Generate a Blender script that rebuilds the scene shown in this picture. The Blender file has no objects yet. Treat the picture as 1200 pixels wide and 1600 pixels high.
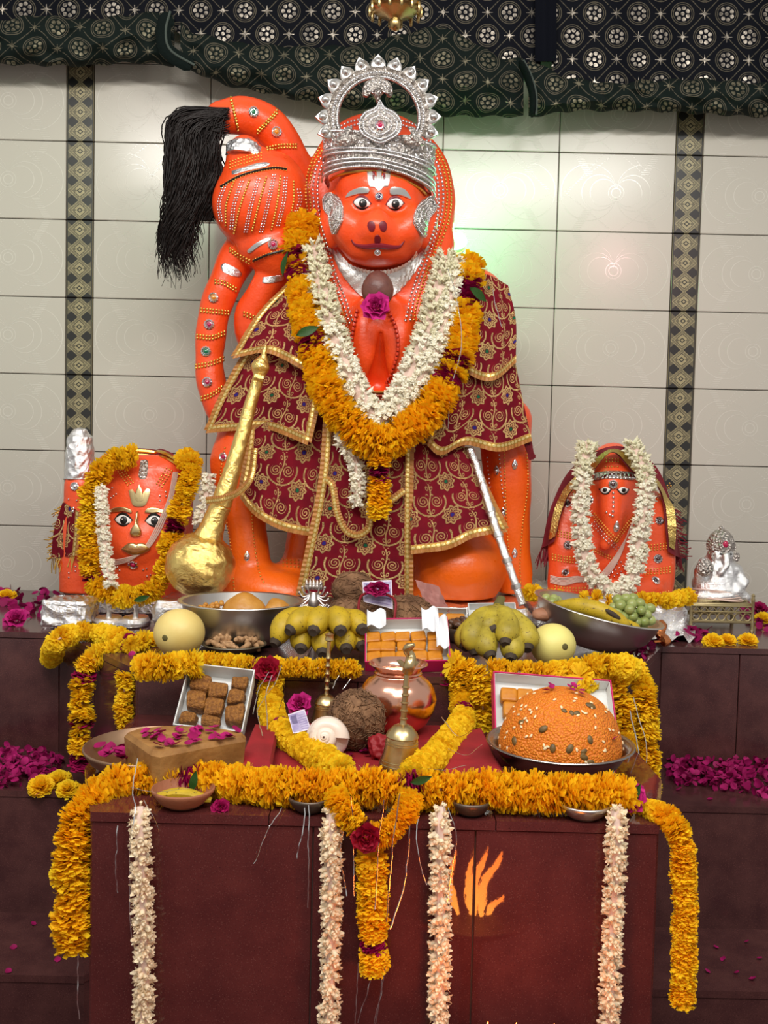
import bpy, bmesh, math, random
import numpy as np
from mathutils import Vector, Matrix, Euler
random.seed(7)
rng = np.random.default_rng(7)
sc = bpy.context.scene
COL = sc.collection
PI = math.pi
# ---------------------------------------------------------------- camera
F = 1500.0                                   # focal length in pixels of the 1200 x 1600 frame
CAMZ = 1.4
PITCH, ROLL = math.radians(3.04), math.radians(1.3)
RM = Matrix.Rotation(PI/2 - PITCH, 3, 'X') @ Matrix.Rotation(ROLL, 3, 'Z')
cd = bpy.data.cameras.new('camera')
cd.sensor_fit = 'VERTICAL'; cd.sensor_height = 32.0; cd.lens = F/1600*32
cd.clip_start = 0.02; cd.clip_end = 60
cam = bpy.data.objects.new('camera', cd); COL.objects.link(cam)
cam.matrix_world = Matrix.Translation((0, 0, CAMZ)) @ RM.to_4x4()
sc.camera = cam
# ---------------------------------------------------------------- world, lamps, exposure
w = bpy.data.worlds.new('world'); sc.world = w; w.use_nodes = True
bg = w.node_tree.nodes['Background']
bg.inputs[0].default_value = (1.0, 0.97, 0.93, 1); bg.inputs[1].default_value = 0.42
def lamp(name, kind, loc, target, energy, col=(1, 1, 1), size=1.0, size_y=None, **kw):
    l = bpy.data.lights.new(name, kind); l.energy = energy; l.color = col
    if kind == 'AREA':
        l.shape = 'RECTANGLE'; l.size = size; l.size_y = size_y or size
    elif kind in ('POINT', 'SPOT'):
        l.shadow_soft_size = size
    for k, v in kw.items(): setattr(l, k, v)
    o = bpy.data.objects.new(name, l); COL.objects.link(o); o.location = loc
    d = Vector(target) - Vector(loc)
    o.rotation_euler = d.to_track_quat('-Z', 'Y').to_euler()
    return o
for lx, ly, lz, e_ in ((-1.1, 0.9, 3.4, 31), (1.1, 0.7, 3.4, 28), (0.1, -0.6, 3.4, 35), (-0.2, 0.2, 3.5, 16)):
    lamp('tube_light', 'AREA', (lx, ly, lz), (lx*.3, 3.3, 1.2), e_, (1.0, 0.97, 0.92), 1.3, 0.16)
lamp('stage_light', 'SPOT', (-1.2, 1.4, 2.9), (-1.42, 3.8, 2.1), 24, (0.55, 1.0, 0.55), 0.05, spot_size=0.7, spot_blend=0.9)
lamp('stage_light', 'SPOT', (1.5, 1.0, 2.8), (0.85, 3.8, 1.85), 16, (1.0, 0.45, 0.5), 0.05, spot_size=0.55, spot_blend=0.9)
sc.view_settings.view_transform = 'Standard'
sc.view_settings.look = 'None'
sc.view_settings.exposure = 0.24
sc.view_settings.gamma = 1.0
sc.view_settings.use_curve_mapping = False
# ---------------------------------------------------------------- geometry helpers
def P(px, py, Y):
    d = RM @ Vector(((px-600)/F, -(py-800)/F, -1.0))
    return np.array((0, 0, CAMZ)) + np.array(d)*(Y/d.y)
def G(px, py, z):
    d = RM @ Vector(((px-600)/F, -(py-800)/F, -1.0))
    return np.array((0, 0, CAMZ)) + np.array(d)*((z-CAMZ)/d.z)
def m(px, Y): return px*Y/F
def V3(a): return np.asarray(a, float)
def resample(pts, n):
    pts = np.asarray(pts, float)
    if len(pts) == 2:
        t = np.linspace(0, 1, n)[:, None]; return pts[0]*(1-t)+pts[1]*t
    Q = np.vstack([2*pts[0]-pts[1], pts, 2*pts[-1]-pts[-2]])
    out = []
    for i in range(1, len(Q)-2):
        p0, p1, p2, p3 = Q[i-1], Q[i], Q[i+1], Q[i+2]
        for t in np.linspace(0, 1, 16, endpoint=False):
            out.append(0.5*((2*p1)+(-p0+p2)*t+(2*p0-5*p1+4*p2-p3)*t*t+(-p0+3*p1-3*p2+p3)*t**3))
    out.append(Q[-2]); out = np.array(out)
    L = np.r_[0, np.cumsum(np.linalg.norm(np.diff(out[:, :3], axis=0), axis=1))]
    s = np.linspace(0, L[-1], n)
    return np.stack([np.interp(s, L, out[:, k]) for k in range(out.shape[1])], 1)
def plen(p): return float(np.linalg.norm(np.diff(p[:, :3], axis=0), axis=1).sum())
def pxpath(lst, n=None, step=None):
    w_ = np.array([P(*q) for q in lst])
    if n is None:
        d = resample(w_, 200); n = max(2, int(round(plen(d)/step))+1)
    return resample(w_, n)
def frame(t, up=(0, 0, 1)):
    t = V3(t)/max(1e-9, np.linalg.norm(t)); u = V3(up)
    if abs(np.dot(t, u)) > .95: u = np.array((0., 1., 0.))
    a = np.cross(u, t); a /= np.linalg.norm(a); b = np.cross(t, a)
    return a, b, t                              # columns x, y, z(tangent)
def mat4(loc, a, b, c, s=1.0):
    s = np.broadcast_to(np.asarray(s, float), 3)
    M_ = np.eye(4); M_[:3, 0] = np.array(a)*s[0]; M_[:3, 1] = np.array(b)*s[1]; M_[:3, 2] = np.array(c)*s[2]; M_[:3, 3] = loc
    return M_
def rotm(rx=0, ry=0, rz=0): return np.array(Euler((rx, ry, rz)).to_matrix())
def TRS(loc, R=None, s=1.0):
    M_ = np.eye(4); R = np.eye(3) if R is None else R
    M_[:3, :3] = R*np.broadcast_to(np.asarray(s, float), 3)[None, :]; M_[:3, 3] = loc; return M_
def randrot():
    return rotm(random.uniform(0, 6.28), random.uniform(0, 6.28), random.uniform(0, 6.28))

WL = {}
def _finish(name, V, Fc, mat, parent, smooth, uv, sharp, col):
    me = bpy.data.meshes.new(name)
    V = np.asarray(V, float)
    if parent is None:
        base = np.array(((V[:, 0].min()+V[:, 0].max())/2, (V[:, 1].min()+V[:, 1].max())/2, V[:, 2].min()))
    else: base = WL[parent.name]
    me.from_pydata((V-base).tolist(), [], Fc)
    if uv is not None:
        lay = me.uv_layers.new(name='uv')
        vi = np.zeros(len(me.loops), np.int32); me.loops.foreach_get('vertex_index', vi)
        lay.data.foreach_set('uv', np.asarray(uv, np.float32)[vi].ravel())
    if col is not None:
        at = me.color_attributes.new('col', 'FLOAT_COLOR', 'POINT')
        c4 = np.ones((len(V), 4), np.float32); c4[:, :3] = np.asarray(col, np.float32).reshape(len(V), -1)[:, :3]
        at.data.foreach_set('color', c4.ravel())
    if smooth:
        me.polygons.foreach_set('use_smooth', np.ones(len(me.polygons), bool))
        if sharp: me.set_sharp_from_angle(angle=math.radians(sharp))
    if mat: me.materials.append(mat)
    me.update()
    o = bpy.data.objects.new(name, me); COL.objects.link(o)
    if parent is None: o.location = base
    else: o.parent = parent
    WL[o.name] = base
    return o
class MB:
    def __init__(s): s.v = []; s.f = []; s.n = 0; s.uv = []; s.c = []
    def add(s, v, f, M_=None, uv=None, c=None):
        v = np.asarray(v, float).reshape(-1, 3)
        if M_ is not None: v = v @ M_[:3, :3].T + M_[:3, 3]
        s.v.append(v); n = s.n
        s.f.extend([tuple(int(i)+n for i in q) for q in f])
        s.uv.append(np.zeros((len(v), 2)) if uv is None else np.asarray(uv, float))
        s.c.append(np.ones((len(v), 3)) if c is None else np.broadcast_to(np.asarray(c, float), (len(v), 3)))
        s.n += len(v); return s
    def many(s, v, f, Ms, c=None):
        for M_ in Ms: s.add(v, f, M_, c=c)
        return s
    def box(s, c, size, R=None, bev=0.0):
        x, y, z = np.asarray(size, float)/2
        M_ = TRS(c, R)
        if bev <= 0:
            v = [(-x,-y,-z),(x,-y,-z),(x,y,-z),(-x,y,-z),(-x,-y,z),(x,-y,z),(x,y,z),(-x,y,z)]
            f = [(3,2,1,0),(4,5,6,7),(0,1,5,4),(1,2,6,5),(2,3,7,6),(3,0,4,7)]
            return s.add(v, f, M_)
        b = min(bev, x*.9, y*.9, z*.9)
        v = []; idx = {}
        for sx in (-1, 1):
            for sy in (-1, 1):
                for sz in (-1, 1):
                    for ax in range(3):
                        q = [sx*(x-b), sy*(y-b), sz*(z-b)]; q[ax] += (sx, sy, sz)[ax]*b
                        idx[sx, sy, sz, ax] = len(v); v.append(q)
        f = []
        S_ = (-1, 1)
        for ax in range(3):
            for sg in S_:
                o = [(-1,-1),(1,-1),(1,1),(-1,1)]; q = []
                for a_, b_ in o:
                    k = [a_, b_]; k.insert(ax, sg); q.append(idx[k[0], k[1], k[2], ax])
                f.append(q)
        for ax in range(3):
            o1, o2 = [i for i in range(3) if i != ax]
            for s1 in S_:
                for s2 in S_:
                    k0 = [0]*3; k0[o1] = s1; k0[o2] = s2
                    ka = list(k0); kb = list(k0); ka[ax] = -1; kb[ax] = 1
                    f.append([idx[(*ka, o1)], idx[(*kb, o1)], idx[(*kb, o2)], idx[(*ka, o2)]])
        for k in [(a_, b_, c_) for a_ in S_ for b_ in S_ for c_ in S_]:
            f.append([idx[(*k, 0)], idx[(*k, 1)], idx[(*k, 2)]])
        V = np.array(v); ff = []
        for q in f:
            n_ = np.cross(V[q[1]]-V[q[0]], V[q[2]]-V[q[0]])
            ff.append(q if np.dot(n_, V[q].mean(0)) > 0 else q[::-1])
        return s.add(V, ff, M_)
    def tube(s, pts, r, n=8, caps=True, flat=1.0, c=None):
        pts = np.asarray(pts, float); k = len(pts); r = np.broadcast_to(np.asarray(r, float), k)
        T = np.gradient(pts, axis=0); V = []; a = None
        for i in range(k):
            t = T[i]/max(1e-9, np.linalg.norm(T[i]))
            if a is None: a, b, _ = frame(t)
            else:
                a = a-np.dot(a, t)*t; a /= max(1e-9, np.linalg.norm(a)); b = np.cross(t, a)
            for j in range(n):
                th = 2*PI*j/n; V.append(pts[i]+r[i]*(math.cos(th)*a+flat*math.sin(th)*b))
        f = [(i*n+j, i*n+(j+1) % n, (i+1)*n+(j+1) % n, (i+1)*n+j) for i in range(k-1) for j in range(n)]
        if caps: f += [tuple(range(n))[::-1], tuple(range((k-1)*n, k*n))]
        uv = [(j/n, i/(k-1)) for i in range(k) for j in range(n)]
        return s.add(V, f, uv=uv, c=c)
    def lathe(s, prof, n=32, M_=None, wob=None):
        k = len(prof); V = []
        for i, (r, z) in enumerate(prof):
            for j in range(n):
                th = 2*PI*j/n; rr = r*(1+(wob(th, i/(k-1)) if wob else 0)); V.append((rr*math.cos(th), rr*math.sin(th), z))
        f = [(i*n+j, i*n+(j+1) % n, (i+1)*n+(j+1) % n, (i+1)*n+j) for i in range(k-1) for j in range(n)]
        if prof[0][0] > 1e-6: f.append(tuple(range(n))[::-1])
        if prof[-1][0] > 1e-6: f.append(tuple(range((k-1)*n, k*n)))
        return s.add(V, f, M_)
    def ell(s, c, r, nu=14, nv=9, R=None, M_=None, fn=None):
        V = []
        for i in range(nv+1):
            ph = PI*i/nv
            for j in range(nu):
                th = 2*PI*j/nu; q = np.array((math.sin(ph)*math.cos(th), math.sin(ph)*math.sin(th), math.cos(ph)))
                if fn: q = q*fn(q)
                V.append(q)
        f = [(i*nu+j, (i+1)*nu+j, (i+1)*nu+(j+1) % nu, i*nu+(j+1) % nu) for i in range(nv) for j in range(nu)]
        MM = TRS(c, R, r) if M_ is None else M_
        return s.add(V, f, MM)
    def prism(s, poly, z0, z1):
        n = len(poly); V = [(x, y, z0) for x, y in poly]+[(x, y, z1) for x, y in poly]
        f = [tuple(range(n))[::-1], tuple(range(n, 2*n))]+[(i, (i+1) % n, n+(i+1) % n, n+i) for i in range(n)]
        return s.add(V, f)
    def plate(s, outline, thick, M_):
        """outline: 2-D polygon (x,y) in the plate's plane, extruded by thick along z with a soft bevelled rim"""
        o = np.asarray(outline, float); n = len(o); c = o.mean(0)
        i_ = c+(o-c)*.86
        V = np.vstack([np.c_[o, np.zeros(n)], np.c_[o, np.full(n, thick*.5)], np.c_[i_, np.full(n, thick)], [[*c, thick*1.1]]])
        f = [tuple(range(n))[::-1]]
        for k in range(n):
            q = (k+1) % n
            f += [(k, q, n+q, n+k), (n+k, n+q, 2*n+q, 2*n+k), (2*n+k, 2*n+q, 3*n)]
        return s.add(V, f, M_)
    def grid(s, Gd, thick=0.0, uvs=None, away=(0, 1, 0)):
        nv, nu = Gd.shape[:2]; V = Gd.reshape(-1, 3)
        f = [(i*nu+j, (i+1)*nu+j, (i+1)*nu+j+1, i*nu+j+1) for i in range(nv-1) for j in range(nu-1)]
        uv = None if uvs is None else uvs.reshape(-1, 2)
        if thick:
            N = nv*nu; V = np.vstack([V, V+np.array(away)*thick])
            f2 = [tuple(N+i for i in q[::-1]) for q in f]
            b = [i for i in range(nu)]+[i*nu+nu-1 for i in range(1, nv)]+[(nv-1)*nu+j for j in range(nu-2, -1, -1)]+[i*nu for i in range(nv-2, 0, -1)]
            f3 = [(b[i], b[(i+1) % len(b)], N+b[(i+1) % len(b)], N+b[i]) for i in range(len(b))]
            f = f+f2+f3; uv = None if uv is None else np.vstack([uv, uv])
        return s.add(V, f, uv=uv)
    def build(s, name, mat, parent=None, smooth=True, sharp=45, uv=False, col=False):
        return _finish(name, np.vstack(s.v), s.f, mat, parent, smooth, np.vstack(s.uv) if uv else None, sharp, np.vstack(s.c) if col else None)
    def mesh(s, name, mat, smooth=True, sharp=45, uv=False, col=False):
        o = s.build(name, mat, None, smooth, sharp, uv, col); me = o.data
        me.transform(Matrix.Translation(o.location)); bpy.data.objects.remove(o); return me
def tag(o, label=None, cat=None, group=None, kind=None):
    if label: o['label'] = label
    if cat: o['category'] = cat
    if group: o['group'] = group
    if kind: o['kind'] = kind
    return o
def thing(name, label, cat, loc, group=None, kind=None):
    o = bpy.data.objects.new(name, None); COL.objects.link(o)
    o.empty_display_size = .05; o.location = Vector(loc); WL[o.name] = V3(loc)
    return tag(o, label, cat, group, kind)
def inst(name, me, M_, parent=None):
    o = bpy.data.objects.new(name, me); COL.objects.link(o)
    A = np.array(M_, float)
    base = WL[parent.name] if parent else np.zeros(3)
    if parent: o.parent = parent
    A[:3, 3] -= base
    o.matrix_local = Matrix(A.tolist()) if parent else Matrix(A.tolist())
    if not parent: o.matrix_world = Matrix(A.tolist())
    WL[o.name] = np.array(M_, float)[:3, 3]
    return o
def scatter(name, mes, Ms, parent, limit=300, mat=None):
    """copies that share mesh data; past the limit the farthest ones are joined as stuff"""
    Ms = list(Ms)
    if len(Ms) > limit:
        Ms.sort(key=lambda A: A[1, 3])
        rest = Ms[limit:]; Ms = Ms[:limit]
        b = MB(); me = mes[0]
        v = np.zeros(len(me.vertices)*3); me.vertices.foreach_get('co', v)
        fs = [tuple(p.vertices) for p in me.polygons]
        b.many(v.reshape(-1, 3), fs, rest)
        o = b.build(name, me.materials[0], parent); o['kind'] = 'stuff'
    for i, A in enumerate(Ms): inst(name, mes[i % len(mes)], A, parent)
# ---------------------------------------------------------------- implicit surfaces (smooth solid sculpting)
class SDF:
    def __init__(s, lo, hi, h):
        s.lo = V3(lo); s.h = h; s.n = np.ceil((V3(hi)-s.lo)/h).astype(int)+1
        s.a = np.full(s.n, 1.0, np.float32)
    def _blk(s, lo, hi):
        i0 = np.maximum(0, np.floor((lo-s.lo)/s.h).astype(int)); i1 = np.minimum(s.n, np.ceil((hi-s.lo)/s.h).astype(int)+1)
        if (i1 <= i0).any(): return None, None
        g = [s.lo[k]+s.h*np.arange(i0[k], i1[k]) for k in range(3)]
        return tuple(slice(i0[k], i1[k]) for k in range(3)), np.stack(np.meshgrid(*g, indexing='ij'), -1)
    def _mix(s, sl, d, k, sub):
        a = s.a[sl]; d = d.astype(np.float32)
        if sub:
            h = np.clip(.5-.5*(a+d)/k, 0, 1); s.a[sl] = a*(1-h)+(-d)*h+k*h*(1-h)
        else:
            h = np.clip(.5+.5*(a-d)/k, 0, 1); s.a[sl] = a*(1-h)+d*h-k*h*(1-h)
    def ell(s, c, r, k=.02, R=None, sub=False):
        c = V3(c); r = np.broadcast_to(V3(r), 3); q = r.max()+k+3*s.h
        sl, X = s._blk(c-q, c+q)
        if sl is None: return s
        p = X-c
        if R is not None: p = p @ R
        k0 = np.linalg.norm(p/r, axis=-1); k1 = np.linalg.norm(p/(r*r), axis=-1)+1e-9
        s._mix(sl, k0*(k0-1)/k1, k, sub); return s
    def cap(s, pts, rad, k=.02, sub=False, n=None):
        pts = V3(pts); rad = np.broadcast_to(V3(rad), len(pts))
        if n:
            q = resample(np.c_[pts, rad], n); pts = q[:, :3]; rad = q[:, 3]
        e = rad.max()+k+3*s.h
        sl, X = s._blk(pts.min(0)-e, pts.max(0)+e)
        if sl is None: return s
        D = np.full(X.shape[:3], 9.0)
        for i in range(len(pts)-1):
            a, b = pts[i], pts[i+1]; ab = b-a
            t = np.clip(((X-a) @ ab)/max(1e-9, ab @ ab), 0, 1)
            D = np.minimum(D, np.linalg.norm(X-a-t[..., None]*ab, axis=-1)-(rad[i]+(rad[i+1]-rad[i])*t))
        s._mix(sl, D, k, sub); return s
    def box(s, c, half, rd=.01, k=.02, R=None, sub=False):
        c = V3(c); half = V3(half); q = np.linalg.norm(half)+k+3*s.h
        sl, X = s._blk(c-q, c+q)
        if sl is None: return s
        p = X-c
        if R is not None: p = p @ R
        d = np.abs(p)-(half-rd)
        s._mix(sl, np.linalg.norm(np.maximum(d, 0), axis=-1)+np.minimum(d.max(-1), 0)-rd, k, sub); return s
    def noise(s, amp, freq, seed=0):
        r = np.random.default_rng(seed); g = [s.lo[k]+s.h*np.arange(s.n[k]) for k in range(3)]
        X = np.meshgrid(*g, indexing='ij', sparse=True); d = 0
        for _ in range(7):
            w_ = r.normal(0, freq, 3); ph = r.uniform(0, 6.28)
            d = d+np.sin(w_[0]*X[0]+w_[1]*X[1]+w_[2]*X[2]+ph)
        s.a += (amp*d/2.6).astype(np.float32); return s
    def mesh(s):
        a = s.a; neg = a < 0
        nx, ny, nz = a.shape
        acc = np.zeros((nx-1, ny-1, nz-1, 3), np.float32); cnt = np.zeros((nx-1, ny-1, nz-1), np.float32)
        off = [(i, j, k) for i in (0, 1) for j in (0, 1) for k in (0, 1)]
        def sub(o): return (slice(o[0], nx-1+o[0]), slice(o[1], ny-1+o[1]), slice(o[2], nz-1+o[2]))
        for o in off:
            for ax in range(3):
                if o[ax]: continue
                o2 = list(o); o2[ax] = 1
                A, B = a[sub(o)], a[sub(o2)]; cr = (A < 0) != (B < 0)
                t = np.where(cr, A/np.where(cr, A-B, 1), 0)
                for q in range(3):
                    acc[..., q] += np.where(cr, o[q]+(t if q == ax else 0), 0)
                cnt += cr
        act = cnt > 0; idx = np.full(act.shape, -1, np.int64); ii = np.argwhere(act); idx[act] = np.arange(len(ii))
        V = s.lo+s.h*(ii+acc[act]/cnt[act][:, None])
        Fc = []
        for ax in range(3):
            sl0 = [slice(None)]*3; sl1 = [slice(None)]*3; sl0[ax] = slice(0, -1); sl1[ax] = slice(1, None)
            A, B = neg[tuple(sl0)], neg[tuple(sl1)]; cr = A != B
            e = np.argwhere(cr); o1, o2 = [(1, 2), (2, 0), (0, 1)][ax]
            ok = (e[:, o1] > 0) & (e[:, o2] > 0) & (e[:, o1] < act.shape[o1]) & (e[:, o2] < act.shape[o2]); e = e[ok]
            def cell(d1, d2):
                q = e.copy(); q[:, o1] += d1; q[:, o2] += d2; return idx[q[:, 0], q[:, 1], q[:, 2]]
            Q = np.stack([cell(-1, -1), cell(0, -1), cell(0, 0), cell(-1, 0)], 1)
            fl = ~A[tuple(e.T)]; Q[fl] = Q[fl][:, ::-1]
            Fc.append(Q)
        return V, np.vstack(Fc)
    def build(s, name, mat, parent=None):
        V, Q = s.mesh(); s.V = V
        return _finish(name, V, Q.tolist(), mat, parent, True, None, 0, None)
    def val(s, p):
        q = (V3(p)-s.lo)/s.h
        if (q < 0).any() or (q >= s.n-1.001).any(): return 1.0
        i = q.astype(int); f = q-i; b = s.a[i[0]:i[0]+2, i[1]:i[1]+2, i[2]:i[2]+2]
        b = b[0]*(1-f[0])+b[1]*f[0]; b = b[0]*(1-f[1])+b[1]*f[1]; return float(b[0]*(1-f[2])+b[1]*f[2])
    def hit(s, px, py, Y=None):
        """the solid's surface under a pixel of the photograph: point and normal"""
        y0 = s.lo[1]; y1 = y0+s.h*(s.n[1]-1); y = y0; pv = 1.0
        while y < y1:
            v = s.val(P(px, py, y))
            if v < 0:
                a_, b_ = y-s.h*.5, y
                for _ in range(6):
                    c_ = (a_+b_)/2
                    if s.val(P(px, py, c_)) < 0: b_ = c_
                    else: a_ = c_
                p = P(px, py, b_); e = s.h*1.5
                g = np.array([s.val(p+e*k)-s.val(p-e*k) for k in np.eye(3)]); n_ = g/max(1e-9, np.linalg.norm(g))
                if n_[1] > -.1: n_ = V3((n_[0], -.3, n_[2])); n_ /= np.linalg.norm(n_)
                return p, n_
            y += s.h*.5
        return P(px, py, Y or (y0+y1)/2), np.array((0, -1., 0))
def onface(sdf, px, py, rot=0.0, off=0.0, s=1.0, Y=None):
    """matrix whose z is the surface normal and y points up the surface"""
    p, n_ = sdf.hit(px, py, Y); u = np.array((0, 0, 1.)); a = np.cross(u, n_); a /= np.linalg.norm(a); b = np.cross(n_, a)
    c_, s_ = math.cos(rot), math.sin(rot)
    return mat4(p+n_*off, a*c_+b*s_, b*c_-a*s_, n_, s)
# ---------------------------------------------------------------- materials
def lin(r, g, b):
    def f(c):
        c /= 255.0; return c/12.92 if c <= .04045 else ((c+.055)/1.055)**2.4
    return (f(r), f(g), f(b), 1.0)
class NT:
    def __init__(s, name):
        s.m = bpy.data.materials.new(name); s.m.use_nodes = True; s.t = s.m.node_tree
        s.b = s.t.nodes['Principled BSDF']
    def n(s, typ, **kw):
        q = s.t.nodes.new(typ)
        for k, v in kw.items(): setattr(q, k, v)
        return q
    def set(s, inp, v):
        if isinstance(v, E): s.t.links.new(v.s, inp)
        elif isinstance(v, bpy.types.NodeSocket): s.t.links.new(v, inp)
        else: inp.default_value = v
    def math(s, op, *a, clamp=False):
        q = s.n('ShaderNodeMath', operation=op, use_clamp=clamp)
        for i, v in enumerate(a): s.set(q.inputs[i], v)
        return E(s, q.outputs[0])
    def uv(s):
        q = s.n('ShaderNodeUVMap'); sp = s.n('ShaderNodeSeparateXYZ'); s.t.links.new(q.outputs[0], sp.inputs[0])
        return E(s, sp.outputs[0]), E(s, sp.outputs[1])
    def obj(s): return s.n('ShaderNodeTexCoord').outputs['Object']
    def noise(s, scale, detail=3, vec=None, rough=.5, out='Fac'):
        q = s.n('ShaderNodeTexNoise'); q.inputs['Scale'].default_value = scale; q.inputs['Detail'].default_value = detail; q.inputs['Roughness'].default_value = rough
        s.t.links.new(vec or s.obj(), q.inputs['Vector']); return E(s, q.outputs[out])
    def vor(s, scale, vec=None, feature='F1', out='Distance'):
        q = s.n('ShaderNodeTexVoronoi', feature=feature); q.inputs['Scale'].default_value = scale
        s.t.links.new(vec or s.obj(), q.inputs['Vector']); return E(s, q.outputs[out])
    def mix(s, f, a, b):
        q = s.n('ShaderNodeMix', data_type='RGBA')
        s.set(q.inputs[0], f); s.set(q.inputs[6], a); s.set(q.inputs[7], b); return E(s, q.outputs[2])
    def ramp(s, x, lo, hi):
        return s.math('DIVIDE', x-lo, hi-lo, clamp=True)
    def bump(s, h, strength=.3, dist=.01, nrm=None):
        q = s.n('ShaderNodeBump'); q.inputs['Strength'].default_value = strength; q.inputs['Distance'].default_value = dist
        s.set(q.inputs['Height'], h)
        if nrm is not None: s.t.links.new(nrm, q.inputs['Normal'])
        s.t.links.new(q.outputs[0], s.b.inputs['Normal']); return q.outputs[0]
    def p(s, **kw):
        for k, v in kw.items():
            s.set(s.b.inputs[{'col': 'Base Color', 'rough': 'Roughness', 'metal': 'Metallic', 'spec': 'Specular IOR Level', 'coat': 'Coat Weight', 'coatr': 'Coat Roughness', 'sss': 'Subsurface Weight', 'trans': 'Transmission Weight', 'emis': 'Emission Color', 'emit': 'Emission Strength', 'alpha': 'Alpha', 'sheen': 'Sheen Weight', 'ior': 'IOR'}[k]], v)
        return s
class E:
    def __init__(s, nt, so): s.nt = nt; s.s = so
    def _o(s, op, b, rev=False): return s.nt.math(op, b, s) if rev else s.nt.math(op, s, b)
    def __add__(s, b): return s._o('ADD', b)
    def __radd__(s, b): return s._o('ADD', b)
    def __sub__(s, b): return s._o('SUBTRACT', b)
    def __rsub__(s, b): return s._o('SUBTRACT', b, True)
    def __mul__(s, b): return s._o('MULTIPLY', b)
    def __rmul__(s, b): return s._o('MULTIPLY', b)
    def __truediv__(s, b): return s._o('DIVIDE', b)
    def lt(s, b): return s._o('LESS_THAN', b)
    def gt(s, b): return s._o('GREATER_THAN', b)
    def fr(s): return s.nt.math('FRACT', s)
    def abs(s): return s.nt.math('ABSOLUTE', s)
    def sin(s): return s.nt.math('SINE', s)
    def cos(s): return s.nt.math('COSINE', s)
    def sqrt(s): return s.nt.math('SQRT', s)
    def floor(s): return s.nt.math('FLOOR', s)
    def mx(s, b): return s._o('MAXIMUM', b)
    def mn(s, b): return s._o('MINIMUM', b)
    def at2(s, b): return s._o('ARCTAN2', b)
def mat(name, c, rough=.5, metal=0.0, c2=None, vs=8.0, bs=0, bst=.3, bd=.01, rnd=None, **kw):
    """plain procedural material: noise-mixed colour, noise bump, optional per-object colour spread"""
    t = NT(name); col = c
    if c2 is not None: col = t.mix(t.ramp(t.noise(vs, 4), .35, .65), c, c2)
    if rnd is not None:
        r = t.n('ShaderNodeObjectInfo').outputs['Random']; col = t.mix(E(t, r), col, rnd)
    t.p(col=col, rough=rough, metal=metal, **kw)
    if bs: t.bump(t.noise(bs, 4), bst, bd)
    return t.m
# ---------------------------------------------------------------- surfaces of the place
WY = 3.80                                    # back wall
ZA, ZB, ZC, ZD = 0.855, 0.486, 0.74, 0.145   # bench, lower step, front block, lowest tread
def mat_granite(name, a, b, rough):
    t = NT(name); v = t.vor(240); n = t.noise(16, 5); n2 = t.noise(420, 2)
    c = t.mix(t.ramp(n, .3, .7), a, b)
    c = t.mix(t.ramp(v, .28, .12)*.5, c, lin(118, 74, 68)); c = t.mix(t.ramp(n2, .60, .70)*.55, c, lin(30, 14, 14))
    t.p(col=c, rough=t.ramp(n, 0, 1)*.02+rough, spec=.5); t.bump(t.noise(60, 3), .04, .002)
    return t.m
GRAN = mat_granite('red_granite', lin(76, 32, 32), lin(91, 41, 39), .025)
GRAN_D = mat_granite('dark_granite', lin(66, 37, 38), lin(86, 52, 50), .16)
GROUT = mat('grout', lin(120, 100, 92), .8)
GROUT_D = mat('tile_grout', lin(58, 48, 44), .85)
def mat_tile():
    t = NT('cream_relief_tile'); u, v = t.uv()
    x = (u-.5)*1.5; y = v-.5
    r = (x*x+y*y).sqrt(); th = y.at2(x)
    L = None
    for R, k in ((.46, .9), (.38, .8), (.62, 1.1)):
        q = (r-((th*1.0).cos().abs()*R*k+.03)).abs().lt(.006); L = q if L is None else L.mx(q)
    L = L.mx((r-.10).abs().lt(.005)).mx((r-.06).abs().lt(.006))
    d = ((x.abs()*.78+y.abs())-.52); dot = d.abs().lt(.007)*((y*38).fr().lt(.45)); L = L.mx(dot)
    d2 = ((x.abs()-.62)*.9+y*.8); dot2 = d2.abs().lt(.007)*((y*38).fr().lt(.45)); L = L.mx(dot2)
    hat = ((y*42).fr().lt(.4))*(y.abs().gt(.22))*((x.abs()-y.abs()*.6-.22).abs().lt(.05)); L = L.mx(hat)
    n = t.noise(.9, 2)
    c = t.mix(L*.32, t.mix(n, lin(183, 178, 166), lin(191, 185, 174)), lin(226, 222, 212))
    t.p(col=c, rough=.22-L*.08, spec=.5); t.bump(L, .6, .0016); return t.m
TILE = mat_tile()
def mat_border():
    t = NT('black_diamond_border_tile'); u, v = t.uv()
    x = (u-.5).abs()*2; yy = (v*4).fr(); y = (yy-.5).abs()*2
    d = x*1.25+y                                             # diamond distance in each of four cells
    ring = (d-.92).abs().lt(.20); ring2 = (d-.92).abs().lt(.13)
    hat = ((u*22+v*44).fr().lt(.55))
    inner = d.lt(.62); dot = (d-.22).abs().lt(.07)
    edge = x.gt(.86); edge2 = x.gt(.93)
    n = t.noise(90, 3)
    cream = t.mix(n, lin(176, 166, 128), lin(128, 116, 84)); dark = lin(36, 35, 33)
    c = t.mix(ring, dark, cream); c = t.mix(ring2*hat, c, dark); c = t.mix(inner, c, cream); c = t.mix(dot, c, dark)
    side = (x*1.25-y).gt(.30); c = t.mix(side*(ring.lt(.5)), c, t.mix(n, lin(120, 112, 86), lin(70, 64, 50)))
    c = t.mix(edge, c, dark); c = t.mix(edge2, c, lin(120, 112, 90))
    t.p(col=c, rough=.3); return t.m
BORD = mat_border()
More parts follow.
